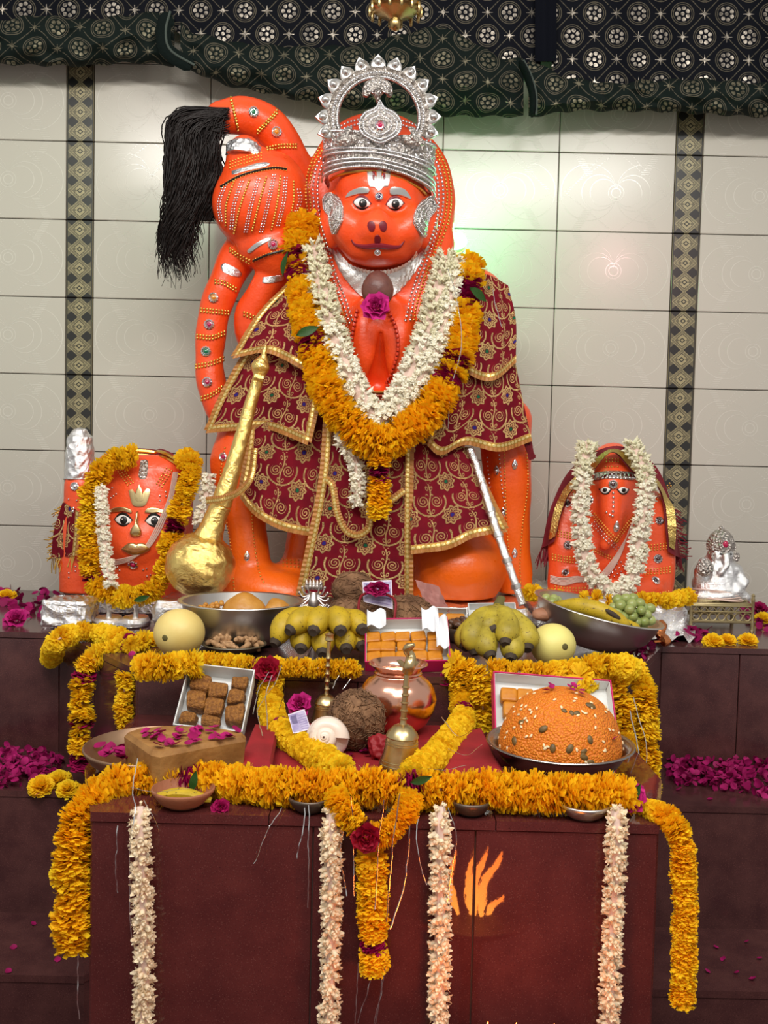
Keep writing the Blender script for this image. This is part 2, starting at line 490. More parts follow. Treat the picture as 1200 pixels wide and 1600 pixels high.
# back wall: core, tiles proud of it, joints recessed
b = MB(); b.box((0, WY+.056, 1.8), (5.2, .1, 3.6)); wall = b.build('wall_back', GROUT_D); wall['kind'] = 'structure'
X1 = P(103.5, 420, WY)[0]; Z1 = P(145, 466, WY)[2]; TW, TH, BW = .4515, .300, .107
def tile_mesh(wd, ht, mt, nm):
    q = MB(); q.box((0, 0, 0), (wd-.003, .012, ht-.003), bev=.0022)
    V = q.v[0]; q.uv[0] = np.c_[V[:, 0]/wd+.5, V[:, 2]/ht+.5]; return q.mesh(nm, mt, uv=True, smooth=False)
tm, bm_ = tile_mesh(TW, TH, TILE, 'tile'), tile_mesh(BW, TH, BORD, 'border_tile')
cols = []; x = X1
for k in range(3): cols.append((X1-TW*(k+.5), 0))
cols.append((X1+BW/2, 1))
for k in range(5): cols.append((X1+BW+TW*(k+.5), 0))
XR = X1+BW+5*TW; cols.append((XR+BW/2, 1))
for k in range(3): cols.append((XR+BW+TW*(k+.5), 0))
for cx, kind in cols:
    for r in range(-4, 6):
        z = Z1+TH*(r+.5)
        if z+TH/2 < ZA-.25 or z > 3.5: continue
        inst('border_tile' if kind else 'tile', bm_ if kind else tm, TRS((cx, WY, z)), wall)
b = MB(); b.box((0, 1.1, -.05), (5.2, 5.6, .1)); fl = b.build('floor', GRAN); fl['kind'] = 'structure'
# ---- granite steps: core prism + front slabs + top slabs
def clip(poly, x0, x1):
    def half(pl, s, c):
        o = []
        for i in range(len(pl)):
            a, q = pl[i], pl[(i+1) % len(pl)]; da, dq = s*(a[0]-c), s*(q[0]-c)
            if da >= 0: o.append(a)
            if (da >= 0) != (dq >= 0):
                t = da/(da-dq); o.append((a[0]+t*(q[0]-a[0]), a[1]+t*(q[1]-a[1])))
        return o
    return half(half(poly, 1, x0), -1, x1)
def step(n, front, yb, z0, z1, splits, topsplit, gm, label, lead=True):
    poly = list(front)+[(front[-1][0], yb), (front[0][0], yb)]
    ins = .013
    cx = np.mean([p[0] for p in poly])
    core = [(p[0]-math.copysign(ins, p[0]-cx), p[1]+(ins if p[1]+ins < yb-.01 else 0)) for i, p in enumerate(front)]
    core += [(front[-1][0]-ins, yb), (front[0][0]+ins, yb)]
    q = MB(); q.prism(core, z0, z1-.018); o = q.build('trim_%d' % n, GROUT, smooth=False); tag(o, label, None, None, 'structure')
    for i in range(len(front)-1):
        a, c = V3(front[i]), V3(front[i+1]); d = c-a; L = np.linalg.norm(d); d /= L; nn = np.array((d[1], -d[0]))
        ts = [0]+list(splits.get(i, []))+[1]
        for t0, t1 in zip(ts[:-1], ts[1:]):
            l = L*(t1-t0)-.0025; mid = a+d*L*(t0+t1)/2-nn*.0065
            q = MB(); q.box((mid[0], mid[1], (z0+z1-.018)/2), (l, .013, z1-z0-.0205), R=rotm(0, 0, math.atan2(d[1], d[0])), bev=.0015)
            q.build('slab', gm, o, smooth=False)
    xs = [front[0][0]]+list(topsplit)+[front[-1][0]]
    for x0, x1 in zip(xs[:-1], xs[1:]):
        pl = clip(poly, x0+.001, x1-.001)
        if len(pl) > 2:
            q = MB(); q.prism([(p[0], p[1]-(.003 if lead and p[1] < yb-.01 else 0)) for p in pl], z1-.0175, z1); q.build('top_slab', gm, o, smooth=False)
    return o
step(1, [(-2.4, 2.9), (-.98, 2.9), (-.62, 2.42), (.63, 2.42), (.855, 2.9), (2.4, 2.9)], WY-.01, 0, ZA,
     {0: [.25, .6], 1: [.5], 2: [.12, .45, .78], 3: [.55], 4: [.155, .45]}, (-.98, -.62, -.2, .2, .63, .855, 1.4), GRAN_D, 'dark red granite bench along the tiled wall under the statues')
step(2, [(-2.4, 2.56), (2.4, 2.56)], 3.0, 0, ZB, {0: [.2, .36, .64, .8]}, (-1.2, -.6, .6, 1.2), GRAN_D, 'dark granite lower step strewn with pink petals')
step(3, [(-2.4, 2.25), (2.4, 2.25)], 2.6, 0, ZD, {0: [.2, .36, .64, .8]}, (-1.2, -.6, .6, 1.2), GRAN_D, 'lowest dark granite tread at the foot of the steps')
step(4, [(-.62, 2.415), (-.62, 2.0), (-.53, 1.745), (.522, 1.745), (.60, 2.0), (.60, 2.415)], 2.418, 0, ZC,
     {2: [.392, .678]}, (-.2, .22), GRAN, 'polished red granite front block of the altar')
# ---- dark sequined cloth above the wall
def mat_sequin(name, base, dull, shine=.5):
    t = NT(name); u, v = t.uv(); W_, H_ = .170, .178
    x = u/W_; y = v/H_
    fx = x.fr()-.5; fy = y.fr()-.5; gx = (x+.5).fr()-.5; gy = (y+.5).fr()-.5
    mk = (fx.abs()+fy.abs()).lt(.5)
    dx = (gx+(fx-gx)*mk)*W_; dy = (gy+(fy-gy)*mk)*H_
    r = (dx*dx+dy*dy).sqrt(); th = dy.at2(dx)
    rings = (r-.043).abs().lt(.0016).mx((r-.036).abs().lt(.0013))
    ang = ((th*(7/(2*PI))).fr()-.5)*(2*PI/7)*.022
    dots = ((r-.022)*(r-.022)+ang*ang).sqrt().lt(.0078).mx(r.lt(.0072))
    e = (fx.abs()+fy.abs()-.5).abs()
    dash = e.lt(.014)*(t.noise(260, 1).gt(.42))*(r.gt(.05))
    ax = (.5-fx.abs())*W_; ay = fy.abs()*H_; bx = fx.abs()*W_; by = (.5-fy.abs())*H_
    star = ((ax*ay).lt(.00002)*((ax*ax+ay*ay).sqrt().lt(.021))).mx((bx*by).lt(.00002)*((bx*bx+by*by).sqrt().lt(.021)))
    star = star.mx(((ax*ax+ay*ay).sqrt().lt(.007))).mx(((bx*bx+by*by).sqrt().lt(.007)))
    seq = dots.mx(star); line = rings.mx(dash)
    c = t.mix(line*.8, base, lin(92, 86, 72)); dk = tuple(x*.38 for x in lin(*dull)[:3])+(1,); c = t.mix(seq, c, t.mix(t.ramp(t.noise(75, 1), .40, .60), dk, lin(*dull)))
    t.p(col=c, rough=.75-seq*shine, metal=seq*(shine+.3), spec=.1)
    t.bump(seq+t.noise(700, 1)*.25, .5, .0015); return t.m
SEQ = mat_sequin('navy_sequin_cloth', lin(7, 9, 17), (190, 180, 166))
SEQ2 = mat_sequin('green_sequin_cloth', lin(15, 24, 21), (124, 118, 98), .22)
HEMC = mat('dark_selvedge', lin(8, 10, 18), .85, spec=.08); FOLDC = mat('dark_green_fold', lin(14, 22, 20), .85, bs=60, bst=.5, spec=.08); SELV = mat('silver_selvedge', lin(70, 78, 72), .8, spec=.1)
def interp(lst, x): return np.interp(x, [q[0] for q in lst], [q[1] for q in lst])
lo_ = [(-420, 95), (0, 98), (130, 101), (200, 95), (262, 99), (300, 108), (350, 130), (450, 150), (520, 166), (700, 179), (830, 180), (900, 170), (1040, 172), (1200, 181), (1650, 190)]
up_ = [(-420, 40), (0, 36), (60, 28), (130, 36), (260, 22), (300, 55), (370, 72), (460, 78), (560, 76), (640, 55), (690, 44), (740, 70), (780, 95), (830, 98), (880, 125), (960, 136), (1000, 131), (1100, 128), (1200, 136), (1650, 140)]
hang = thing('sequined_backdrop', 'navy cloth with mirror-sequin roundels hanging across the top of the wall', 'cloth', (0, 3.70, 2.9))
for x0, x1, u0 in ((-420, 845, 0.06), (862, 1650, .005)):
    n_, k_ = 90, 12; Gd = np.zeros((k_, n_, 3)); uv = np.zeros((k_, n_, 2))
    for j in range(n_):
        for i in range(k_):
            px = x0+(x1-x0)*j/(n_-1); py = -170+(interp(up_, px)+14+170)*i/(k_-1)
            Y = 3.715+.012*math.sin(px*.031+i*.05)+.006*math.sin(px*.083+1)
            Gd[i, j] = P(px, py, Y); uv[i, j] = (u0+m(px-x0, 3.7), .035-m(py, 3.7)+.02*px/1200)
    q = MB(); q.grid(Gd, .003, uv); q.build('backdrop_cloth', SEQ, hang, uv=True)
Gd = np.array([[P(836+2.8*j, -170+19*i, 3.700+.004*math.sin(j*.9)) for j in range(13)] for i in range(15)]); q = MB(); q.grid(Gd, .003); q.build('plain_hem', HEMC, hang)
swag = thing('rolled_swag', 'dark green sequined cloth bunched into a swag above the statues', 'cloth', (0, 3.62, 2.75))
for x0, x1 in ((-420, 272), (282, 818), (826, 1650)):
    n_, k_ = max(30, int((x1-x0)/5)), 18; Gd = np.zeros((k_, n_, 3)); uv = np.zeros((k_, n_, 2))
    for j in range(n_):
        px = x0+(x1-x0)*j/(n_-1); a, c = interp(up_, px), interp(lo_, px)
        edge = min(px-x0, x1-px)/40; pin = .25+.75*min(1, max(0, edge)) if (x0 > -400 and px-x0 < 40) or (x1 < 1600 and x1-px < 40) else 1
        for i in range(k_):
            s_ = i/(k_-1); th = PI*s_
            bul = math.sin(th)**.7*.085*(.6+.4*pin)
            wr = .010*math.sin(px*.045+s_*9+2*math.sin(px*.011))+.007*math.sin(px*.10-s_*14)+.005*math.sin(px*.02+s_*22)
            Y = 3.685-bul-(wr*math.sin(th))
            py = a-5+(c-a+7)*(.5-.5*math.cos(th*.96+.06))
            Gd[i, j] = P(px, py+2*math.sin(px*.13+s_*5), Y); uv[i, j] = (m(px, 3.6)+.04, -m(py-.0*px, 3.6)*1.15+.02+.1*px/1200)
    q = MB(); q.grid(Gd, .004, uv); q.build('swag_cloth', SEQ2, swag, uv=True)
for pts, wd in (([(262, 20), (255, 50), (262, 80), (300, 104)], .028), ([(812, 96), (824, 120), (832, 150), (832, 181)], .03)):
    c_ = np.array([P(x, y, 3.57) for x, y in pts]); q = MB(); q.tube(resample(c_, 14), [wd*.5]+[wd]*12+[wd*.6], 10, flat=.38); g_ = q.build('gathered_fold', FOLDC, swag)
    q = MB(); q.tube(resample(c_+np.array((.012, -.012, 0)), 14), .0045, 6); q.build('selvedge', SELV, g_)
# ---- hanging lamp, only its foot shows at the top edge
GOLDM = mat('old_brass', lin(176, 150, 100), .3, 1.0, bs=80, bst=.2, bd=.002)
GLASSD = mat('amber_glass', lin(120, 50, 25), .1, spec=.8)
c0 = P(618, 20, 3.0); ch = thing('hanging_lamp', 'small brass hanging lamp foot with bead drops above the crown', 'lamp', c0)
q = MB(); q.lathe([(.002, -.055), (.012, -.05), (.02, -.035), (.016, -.02), (.028, -.01), (.06, 0), (.075, .012), (.078, .03), (.07, .05), (.06, .3)], 28, TRS(c0)); q.build('lamp_body', GOLDM, ch)
q = MB(); q.ell(c0+(0, 0, -.04), (.012, .012, .014)); q.build('finial', GLASSD, ch)
q = MB(); q.lathe([(0, 0), (.006, .006), (.005, .03), (.002, .036), (0, .036)], 6); dm = q.mesh('bead_drop', GOLDM)
for k in range(14):
    a = 2*PI*k/14; inst('bead_drop', dm, TRS(c0+(.078*math.cos(a), .078*math.sin(a), -.015)), ch)
# ---- added green glow behind the shoulder, standing in for a reflection on the tile
t = NT('green_reflection_glow'); t.p(col=lin(60, 255, 130), emis=(.12, 1, .32, 1), emit=9.0); GREENGLOW = t.m
g0 = P(711, 377, 3.62); gl = thing('green_reflection', 'small added green glow standing in for a reflection on the tile behind the shoulder', 'lamp', g0)
q = MB(); q.ell(g0, (.046, .024, .032)); q.build('bulb', GREENGLOW, gl)
q = MB(); q.lathe([(.045, .0), (.045, .03), (.03, .1)], 20, TRS(g0+(0, .02, 0), rotm(-PI/2, 0, 0))); q.build('glow_backing', GOLDM, gl)
lamp('green_reflection_light', 'POINT', g0+(.05, -.05, .03), g0, 2.6, (.10, 1, .35), .03)  # added light, spreads the reflection's green over the wall nearby
# ---------------------------------------------------------------- materials for the statues
def mat_orange(name, a, b, low=None):
    t = NT(name); n = t.noise(7, 4); n2 = t.noise(38, 3)
    zc = t.n('ShaderNodeSeparateXYZ'); t.t.links.new(t.obj(), zc.inputs[0]); up = t.ramp(E(t, zc.outputs[2]), .18, .62)
    t.p(col=t.mix(up, low or a, t.mix(t.ramp(n, .35, .7), a, b)), rough=t.ramp(n2, .3, .7)*.22+.26, spec=.45, coat=.15, coatr=.2)
    t.bump(t.noise(30, 4)+t.noise(120, 2)*.3, .35, .006); return t.m
ORANGE = mat_orange('vermilion_paint', (.86, .080, .010, 1), (.82, .064, .008, 1), (.88, .135, .006, 1))
ORANGE_K = mat_orange('orange_paint', (.86, .125, .006, 1), (.84, .095, .008, 1))
def mat_foil(name, c, sc_=34, st=.4, rough=.2):
    t = NT(name); t.p(col=c, metal=1.0, rough=rough); t.bump(t.noise(sc_, 5, rough=.65), st, .012); return t.m
def crinkle(o, amp=.003, wl=.03, cuts=0, seed=1, n=9, flat=False):
    """real creases: ridged waves push the skin in and out along its normals"""
    me = o.data
    if cuts:
        b_ = bmesh.new(); b_.from_mesh(me); bmesh.ops.triangulate(b_, faces=b_.faces)
        for _ in range(cuts):
            L = [e for e in b_.edges if e.calc_length() > wl*.22]
            if L: bmesh.ops.subdivide_edges(b_, edges=L, cuts=1); bmesh.ops.triangulate(b_, faces=b_.faces)
        b_.to_mesh(me); b_.free()
    k = len(me.vertices); co = np.zeros(k*3); me.vertices.foreach_get('co', co); co = co.reshape(-1, 3); no = np.zeros(k*3); me.vertices.foreach_get('normal', no); no = no.reshape(-1, 3)
    r = np.random.default_rng(seed); h = np.zeros(k); wob = np.sin(co @ (r.normal(0, 1, (3, 3))*6/wl*.12)+1)
    for i in range(n):
        d = r.normal(0, 1, 3); d *= 2*PI/(wl*r.uniform(.6, 1.9))/np.linalg.norm(d); h += (1-2*np.abs(np.sin(.5*(co @ d+r.uniform(0, 6)+1.5*wob[:, i % 3]))))*r.uniform(.5, 1)
    co = co+no*(h/math.sqrt(n)*amp)[:, None]; me.vertices.foreach_set('co', co.ravel())
    me.polygons.foreach_set('use_smooth', np.full(len(me.polygons), not flat)); 
    if 'sharp_edge' in me.attributes: me.attributes.remove(me.attributes['sharp_edge'])
    me.update(); return o
FOIL_S = mat_foil('silver_foil', (.92, .92, .92, 1), 90, .5, .2)
FOIL_G = mat_foil('gold_foil', (1, .74, .24, 1), 80, .45, .17)
def mat_stamped():
    t = NT('stamped_silver'); v = t.vor(95); v2 = t.vor(210); n = t.noise(12, 3); d = t.ramp(v, .10, .55)
    t.p(col=t.mix(d*.55, (.66, .61, .56, 1), (.34, .30, .27, 1)), metal=1.0, rough=n*.15+.34); t.bump(v*-1.0+v2*-.35, .9, .008); return t.m
SILVER = mat_stamped()
SILVER_S = mat('smooth_silver', (.74, .72, .69, 1), .30, 1.0)
COLLAR = mat('ribbed_white_silver', (.92, .91, .89, 1), .42, .85, bs=240, bst=.5, bd=.003)
SILVER_T = mat('tinsel_silver', (.80, .80, .80, 1), .18, 1.0)
GOLD = mat('bead_gold', (.86, .54, .12, 1), .28, 1.0)
GOLD_L = mat('pale_gold', (.72, .56, .28, 1), .3, 1.0)
SILV_B = mat('bead_silver', (.85, .85, .86, 1), .15, 1.0)
WHITE = mat('eye_white', lin(232, 228, 222), .3); BLACK = mat('black_paint', lin(14, 12, 12), .35)
MAROON = mat('maroon_paint', lin(112, 12, 30), .4); PINKP = mat('pink_paint', lin(190, 60, 100), .5)
GEMR = mat('ruby_glass', lin(176, 14, 70), .08, spec=.9); GEMG = mat('green_glass', lin(10, 110, 70), .08, spec=.9)
GEMB = mat('dark_glass', lin(40, 30, 80), .08, spec=.9); GEMO = mat('amber_gem', lin(220, 130, 20), .1, spec=.9)
GEMS = {'r': GEMR, 'g': GEMG, 'b': GEMB, 'o': GEMO, 'k': mat('brown_gem', lin(60, 20, 20), .1, spec=.9), 's': SILV_B}
q = MB(); q.ell((0, 0, 0), (1, 1, 1), 6, 4); BEADV, BEADF = np.vstack(q.v), q.f
def beads(paths, r, mt, parent, name='bead_strip', sq=(1, 1, 1)):
    """tiny beads joined in one strip; each path is a list of points already on the surface"""
    q = MB()
    for pth in paths:
        for p in pth: q.add(BEADV*(r*np.asarray(sq)), BEADF, TRS(p))
    o = q.build(name, mt, parent, sharp=0); o['kind'] = 'stuff'; return o
def strip(sdf, pts, step, off=.002, Y=None, shift=(0, 0)):
    """points spread along a pixel path and dropped on the surface"""
    a = resample(np.array([(x+shift[0], y+shift[1], 0) for x, y in pts], float), max(2, int(plen(resample(np.array([(x, y, 0) for x, y in pts], float), 60))/step)))
    out = []
    for x, y, _ in a:
        p, n_ = sdf.hit(x, y, Y); out.append(p+n_*off)
    return out
q = MB(); q.lathe([(0, 0), (1, 0), (1, .22), (.8, .34), (.6, .22), (.55, .1), (0, .1)], 24, wob=lambda th, s: .09*math.cos(12*th)*(1 if .15 < s < .6 else 0)); JEWEL = q.mesh('jewel', SILV_B)
q = MB(); q.ell((0, 0, .15), (.5, .5, .32), 10, 6); GV, GF = np.vstack(q.v), q.f
JG = {}
for k, mt in GEMS.items():
    q = MB(); q.add(GV, GF); JG[k] = q.mesh('gem', mt)
def drop_outline(n=22):
    return [(math.sin(t)*(.62 if math.cos(t) < 0 else .62*(1-math.cos(t)*.55)), math.cos(t)*1.05-.05) for t in np.linspace(0, 2*PI, n, endpoint=False)]
q = MB(); q.plate(drop_outline(), .2, np.eye(4)); q.add(GV, GF, TRS((0, -.2, .12), s=(.8, .9, 1))); DROPJ = q.mesh('drop_jewel', SILV_B)
def jewel(sdf, x, y, r, g, parent, drop=False, rot=0.0):
    M_ = onface(sdf, x, y, rot, .001, m(r, 3.2))
    o = inst('drop_jewel' if drop else 'jewel', DROPJ if drop else JEWEL, M_, parent)
    if not drop:
        c = bpy.data.objects.new('gem', JG[g]); COL.objects.link(c); c.parent = o
    return o
# ---------------------------------------------------------------- the great statue
ZP = 0.94
b = MB()
b.box((-.02+m(550-600, 3.2), 3.395, (ZA+ZP)/2), (1.22, .74, ZP-ZA), bev=.02)
pl = b.build('statue_plinth', FOIL_S); crinkle(pl, .003, .05, 8, 3); tag(pl, 'low silver foil plinth under the great orange statue', 'plinth')
st0 = P(600, 935, 3.35); st0[2] = ZP
S = thing('deity_statue', 'great orange monkey-faced deity statue with a curling tail and a raised arm', 'statue', st0)
B = SDF((-.72, 2.98, .9272), (.52, 3.80, 2.68), .0072)
R_ = lambda px, Y: m(px, Y)
def E_(x, y, Y, rx, rz, ry, k=.02, **kw): B.ell(P(x, y, Y), (m(rx, Y), ry, m(rz, Y)), k, **kw)
def C_(pts, k=.02, n=24, **kw): B.cap([P(x, y, Y) for x, y, Y, r in pts], [m(r, Y) for x, y, Y, r in pts], k, n=n, **kw)
# cowl round the head, torso, shoulders
E_(590, 322, 3.44, 119, 142, .085, .01)
E_(592, 318, 3.34, 92, 118, .07, .02, sub=True)
C_([(480, 330, 3.40, 22), (500, 400, 3.36, 24), (530, 460, 3.30, 26), (548, 520, 3.25, 18)], .03)
C_([(692, 350, 3.42, 16), (684, 400, 3.36, 24), (664, 460, 3.30, 26), (650, 520, 3.25, 18)], .03)
E_(595, 560, 3.42, 120, 190, .20, .04)
E_(593, 430, 3.36, 95, 50, .14, .04)
E_(738, 500, 3.42, 50, 78, .12, .04); E_(470, 520, 3.42, 52, 90, .10, .05)
C_([(748, 472, 3.40, 42), (758, 560, 3.36, 40), (760, 660, 3.34, 38)], .04)
# chest with its two bulges and the cleft below
E_(569, 535, 3.225, 29, 66, .075, .022); E_(622, 538, 3.225, 29, 66, .075, .022)
E_(594, 505, 3.235, 34, 50, .06, .03)
E_(594, 625, 3.25, 62, 30, .07, .03)
cl_ = [B.hit(x_, y_)[0]+np.array((0, o_, 0)) for x_, y_, o_ in ((595, 522, .004), (593, 560, .002), (590, 598, .004))]; B.cap(cl_, [.007, .018, .036], .014, sub=True)
# head
E_(594, 322, 3.255, 71, 84, .15, .01)
E_(591, 367, 3.20, 66, 44, .125, .03)
E_(590, 300, 3.20, 60, 42, .12, .03)
E_(590, 369, 3.145, 58, 36, .088, .03)
E_(590, 394, 3.165, 50, 22, .082, .025)
E_(543, 352, 3.15, 24, 34, .075, .03); E_(640, 354, 3.15, 24, 34, .075, .03)
C_([(590, 300, 3.115, 13), (590, 335, 3.09, 15), (589, 354, 3.075, 21)], .03)
E_(566, 319, 3.075, 24, 14, .026, .014, sub=True); E_(618, 320, 3.075, 24, 14, .026, .014, sub=True)
E_(566, 319, 3.115, 20, 11, .026, .008); E_(618, 320, 3.115, 20, 11, .026, .008)
C_([(545, 374, 3.06, 3), (556, 384, 3.045, 4), (572, 387, 3.03, 4), (590, 385, 3.025, 4), (608, 387, 3.03, 4), (624, 385, 3.045, 4), (634, 376, 3.06, 3)], .010, sub=True)
E_(519, 345, 3.24, 20, 44, .03, .015); E_(664, 345, 3.24, 20, 44, .03, .015)
# raised arm, hand and the bulb it carries, curling tail
C_([(455, 520, 3.42, 40), (415, 540, 3.40, 34), (392, 500, 3.36, 26), (408, 460, 3.34, 24), (428, 425, 3.33, 27), (434, 398, 3.32, 40)], .03)
E_(425, 388, 3.31, 54, 34, .10, .03)
E_(405, 316, 3.30, 70, 70, .145, .02); E_(386, 330, 3.30, 46, 44, .12, .04)
E_(430, 300, 3.31, 48, 58, .13, .03)
C_([(394, 272, 3.29, 42), (386, 256, 3.28, 32), (382, 240, 3.27, 26)], .02)
C_([(505, 330, 3.47, 28), (478, 290, 3.46, 30), (456, 255, 3.42, 30), (440, 225, 3.39, 30), (415, 196, 3.36, 30), (380, 181, 3.33, 29), (346, 183, 3.31, 24)], .012, n=40)
C_([(398, 372, 3.34, 30), (374, 400, 3.36, 28), (350, 445, 3.36, 26), (333, 500, 3.36, 23), (327, 560, 3.36, 22), (333, 610, 3.36, 22), (352, 650, 3.37, 24), (390, 690, 3.40, 26)], .012, n=40)
# legs
C_([(400, 670, 3.36, 52), (372, 720, 3.33, 42), (378, 780, 3.31, 36), (388, 840, 3.30, 30), (392, 890, 3.29, 34), (410, 926, 3.28, 44)], .03)
C_([(520, 740, 3.38, 50), (480, 830, 3.36, 30), (470, 880, 3.35, 30), (448, 926, 3.31, 42)], .03)
C_([(380, 922, 3.25, 34), (440, 930, 3.22, 36), (480, 934, 3.22, 26)], .03)
E_(600, 700, 3.40, 125, 120, .16, .05)
C_([(660, 760, 3.36, 60), (690, 840, 3.32, 66), (712, 884, 3.29, 70)], .04)
E_(716, 888, 3.27, 74, 66, .17, .03); E_(690, 930, 3.30, 70, 30, .14, .04)
C_([(790, 660, 3.40, 40), (792, 720, 3.38, 39), (796, 790, 3.38, 33), (800, 860, 3.38, 28), (806, 930, 3.38, 30)], .02)
B.noise(.0022, 22, 3)
B.a[:, :, :3] = np.maximum(B.a[:, :, :3], .01)
body = B.build('body', ORANGE, S)
def stick(x, y, off=0.0, s=1.0, rot=0.0): return onface(B, x, y, rot, off, s)
def px_plate(name, pts, thick, mt, parent, sdf=None, Y=None, off=.001, dome=0.0, rim=None):
    """a thin moulded piece that follows the surface: outline in photo pixels, laid on the solid"""
    sdf = sdf or B; o = np.array(pts, float); o = resample(np.c_[np.vstack([o, o[:1]]), np.zeros(len(o)+1)], max(20, len(o)*4))[:-1, :2]; c = o.mean(0); n = len(o)
    rings = [1.0, .97, .8, .55, .25]; hs = [0, .8, 1, 1, 1]; V = []; N = []
    for f_, h_ in zip(rings, hs):
        for p in c+(o-c)*f_:
            a, n_ = sdf.hit(p[0], p[1], Y); V.append(a+n_*(off+thick*h_+dome*(1-f_*f_)*h_))
    a, n_ = sdf.hit(c[0], c[1], Y); V.append(a+n_*(off+thick+dome))
    f = []
    for r in range(len(rings)-1):
        for j in range(n):
            k = (j+1) % n; f.append((r*n+j, r*n+k, (r+1)*n+k, (r+1)*n+j))
    L = (len(rings)-1)*n
    for j in range(n): f.append((L+j, L+(j+1) % n, len(V)-1))
    V = np.array(V); a_, b_, c_ = V[f[n*2][0]], V[f[n*2][1]], V[f[n*2][2]]
    if np.dot(np.cross(b_-a_, c_-a_), (0, -1, 0)) < 0: f = [q[::-1] for q in f]
    q = MB(); q.add(V, f); return q.build(name, mt, parent, sharp=60)
def px_line(name, pts, r, mt, parent, sdf=None, off=0.0, n=20, flat=1.0, Y=None, taper=False):
    sdf = sdf or B; a = resample(np.array([(x, y, 0) for x, y in pts], float), n)
    w_ = []
    for x, y, _ in a:
        p, n_ = sdf.hit(x, y, Y); w_.append(p+n_*off)
    rr = np.full(n, r) if not taper else r*np.sin(np.linspace(.15, PI-.15, n))
    q = MB(); q.tube(np.array(w_), rr, 7, flat=flat); return q.build(name, mt, parent)
# face
def eye(cx, cy, wd, ht, parent, sdf, slant=0.0, lid=MAROON):
    out = [(cx+wd*math.cos(t), cy-ht*math.sin(t)*(1 if math.sin(t) > 0 else .8)+slant*math.cos(t)) for t in np.linspace(0, 2*PI, 14, endpoint=False)]
    e = px_plate('eye', out, .002, WHITE, parent, sdf, dome=.004)
    M_ = onface(sdf, cx+1, cy, 0, .006, m(1, 3.1))
    q = MB(); q.ell((0, 0, 0), (ht*.72, ht*.78, 1.6), 16, 8); i_ = q.mesh('pupil', BLACK); o = inst('pupil', i_, M_, parent)
    q = MB(); q.ell((-ht*.22, ht*.2, 1.4), (ht*.16, ht*.16, .6), 8, 6); o2 = inst('glint', q.mesh('glint', WHITE), M_, parent)
    px_line('lower_lid', [(cx-wd*1.1, cy-1+slant*-1.1), (cx-wd*.5, cy+ht*.7), (cx+wd*.2, cy+ht*.95), (cx+wd*1.1, cy-1+slant)], m(1.6, 3.1), BLACK, parent, sdf, .002, 14, taper=True)
    px_line('upper_lid', [(cx-wd*1.15, cy+slant*-1.1), (cx-wd*.4, cy-ht*1.1), (cx+wd*.3, cy-ht*1.1), (cx+wd*1.15, cy+slant)], m(2.4, 3.1), lid, parent, sdf, .002, 14, taper=True)
eye(566, 318, 13, 8.5, S, B, 1); eye(617, 319, 13, 8.5, S, B, -1)
px_plate('eyebrow', [(540, 310), (545, 301), (556, 295), (568, 292), (577, 294), (577, 301), (565, 303), (552, 306)], .004, SILVER_S, S)
px_plate('eyebrow', [(608, 296), (612, 292), (624, 293), (634, 298), (642, 312), (632, 308), (620, 305), (609, 304)], .004, SILVER_S, S)
for x in (580, 598): px_plate('nostril', [(x-6, 353), (x-4, 347), (x+3, 346), (x+6.5, 353), (x+4, 361), (x-2, 361)], .0012, MAROON, S)
px_plate('lip_groove', [(585, 372), (587, 367.5), (592, 367.5), (595, 373), (593, 380), (586, 380)], .0012, MAROON, S)
px_line('mouth', [(549, 374), (555, 382), (572, 385.5), (590, 383.5), (608, 386), (624, 385), (632, 376)], m(4.6, 3.08), MAROON, S, off=.001, n=30, taper=True)
# forehead mark: a silver U with two red bars
px_plate('forehead_mark', [(573, 268), (579, 267), (581, 284), (586, 287), (599, 287), (603, 284), (604, 267), (610, 268), (607, 290), (600, 292), (592, 299), (585, 293), (577, 291)], .003, SILVER_S, S)
px_plate('mark_bar', [(588, 267), (596, 267), (595, 284), (589, 284)], .004, SILVER_S, S)
for x in (584, 600): px_plate('red_bar', [(x-2, 268), (x+2, 268), (x+2, 283), (x-2, 283)], .003, MAROON, S)
jewel(B, 592, 307, 6, 'b', S); jewel(B, 590, 394, 5, 's', S)
# ears: stamped silver paisley plates with beads
for pts, cc in (([(506, 312), (512, 303), (522, 303), (531, 310), (537, 326), (536, 345), (530, 358), (524, 367), (520, 356), (515, 340), (507, 328)], (521, 332)),
                ([(682, 318), (678, 309), (668, 308), (656, 316), (648, 330), (645, 346), (650, 358), (660, 372), (666, 358), (671, 342), (679, 330)], (664, 335))):
    o = px_plate('ear_plate', pts, .006, SILVER, S, dome=.006)
    pa = np.array(pts, float); ps = []
    for f_ in (.93, .74, .52, .3):
        a = resample(np.c_[np.vstack([pa, pa[:1]]), np.zeros(len(pa)+1)], int(64*f_))
        for x, y, _ in np.array([*cc, 0])+(a-np.array([*cc, 0]))*f_:
            p, n_ = B.hit(x, y); ps.append(p+n_*(.008+.006*(1-f_*f_)))
    beads([ps], .0028, SILV_B, S, 'ear_beads')
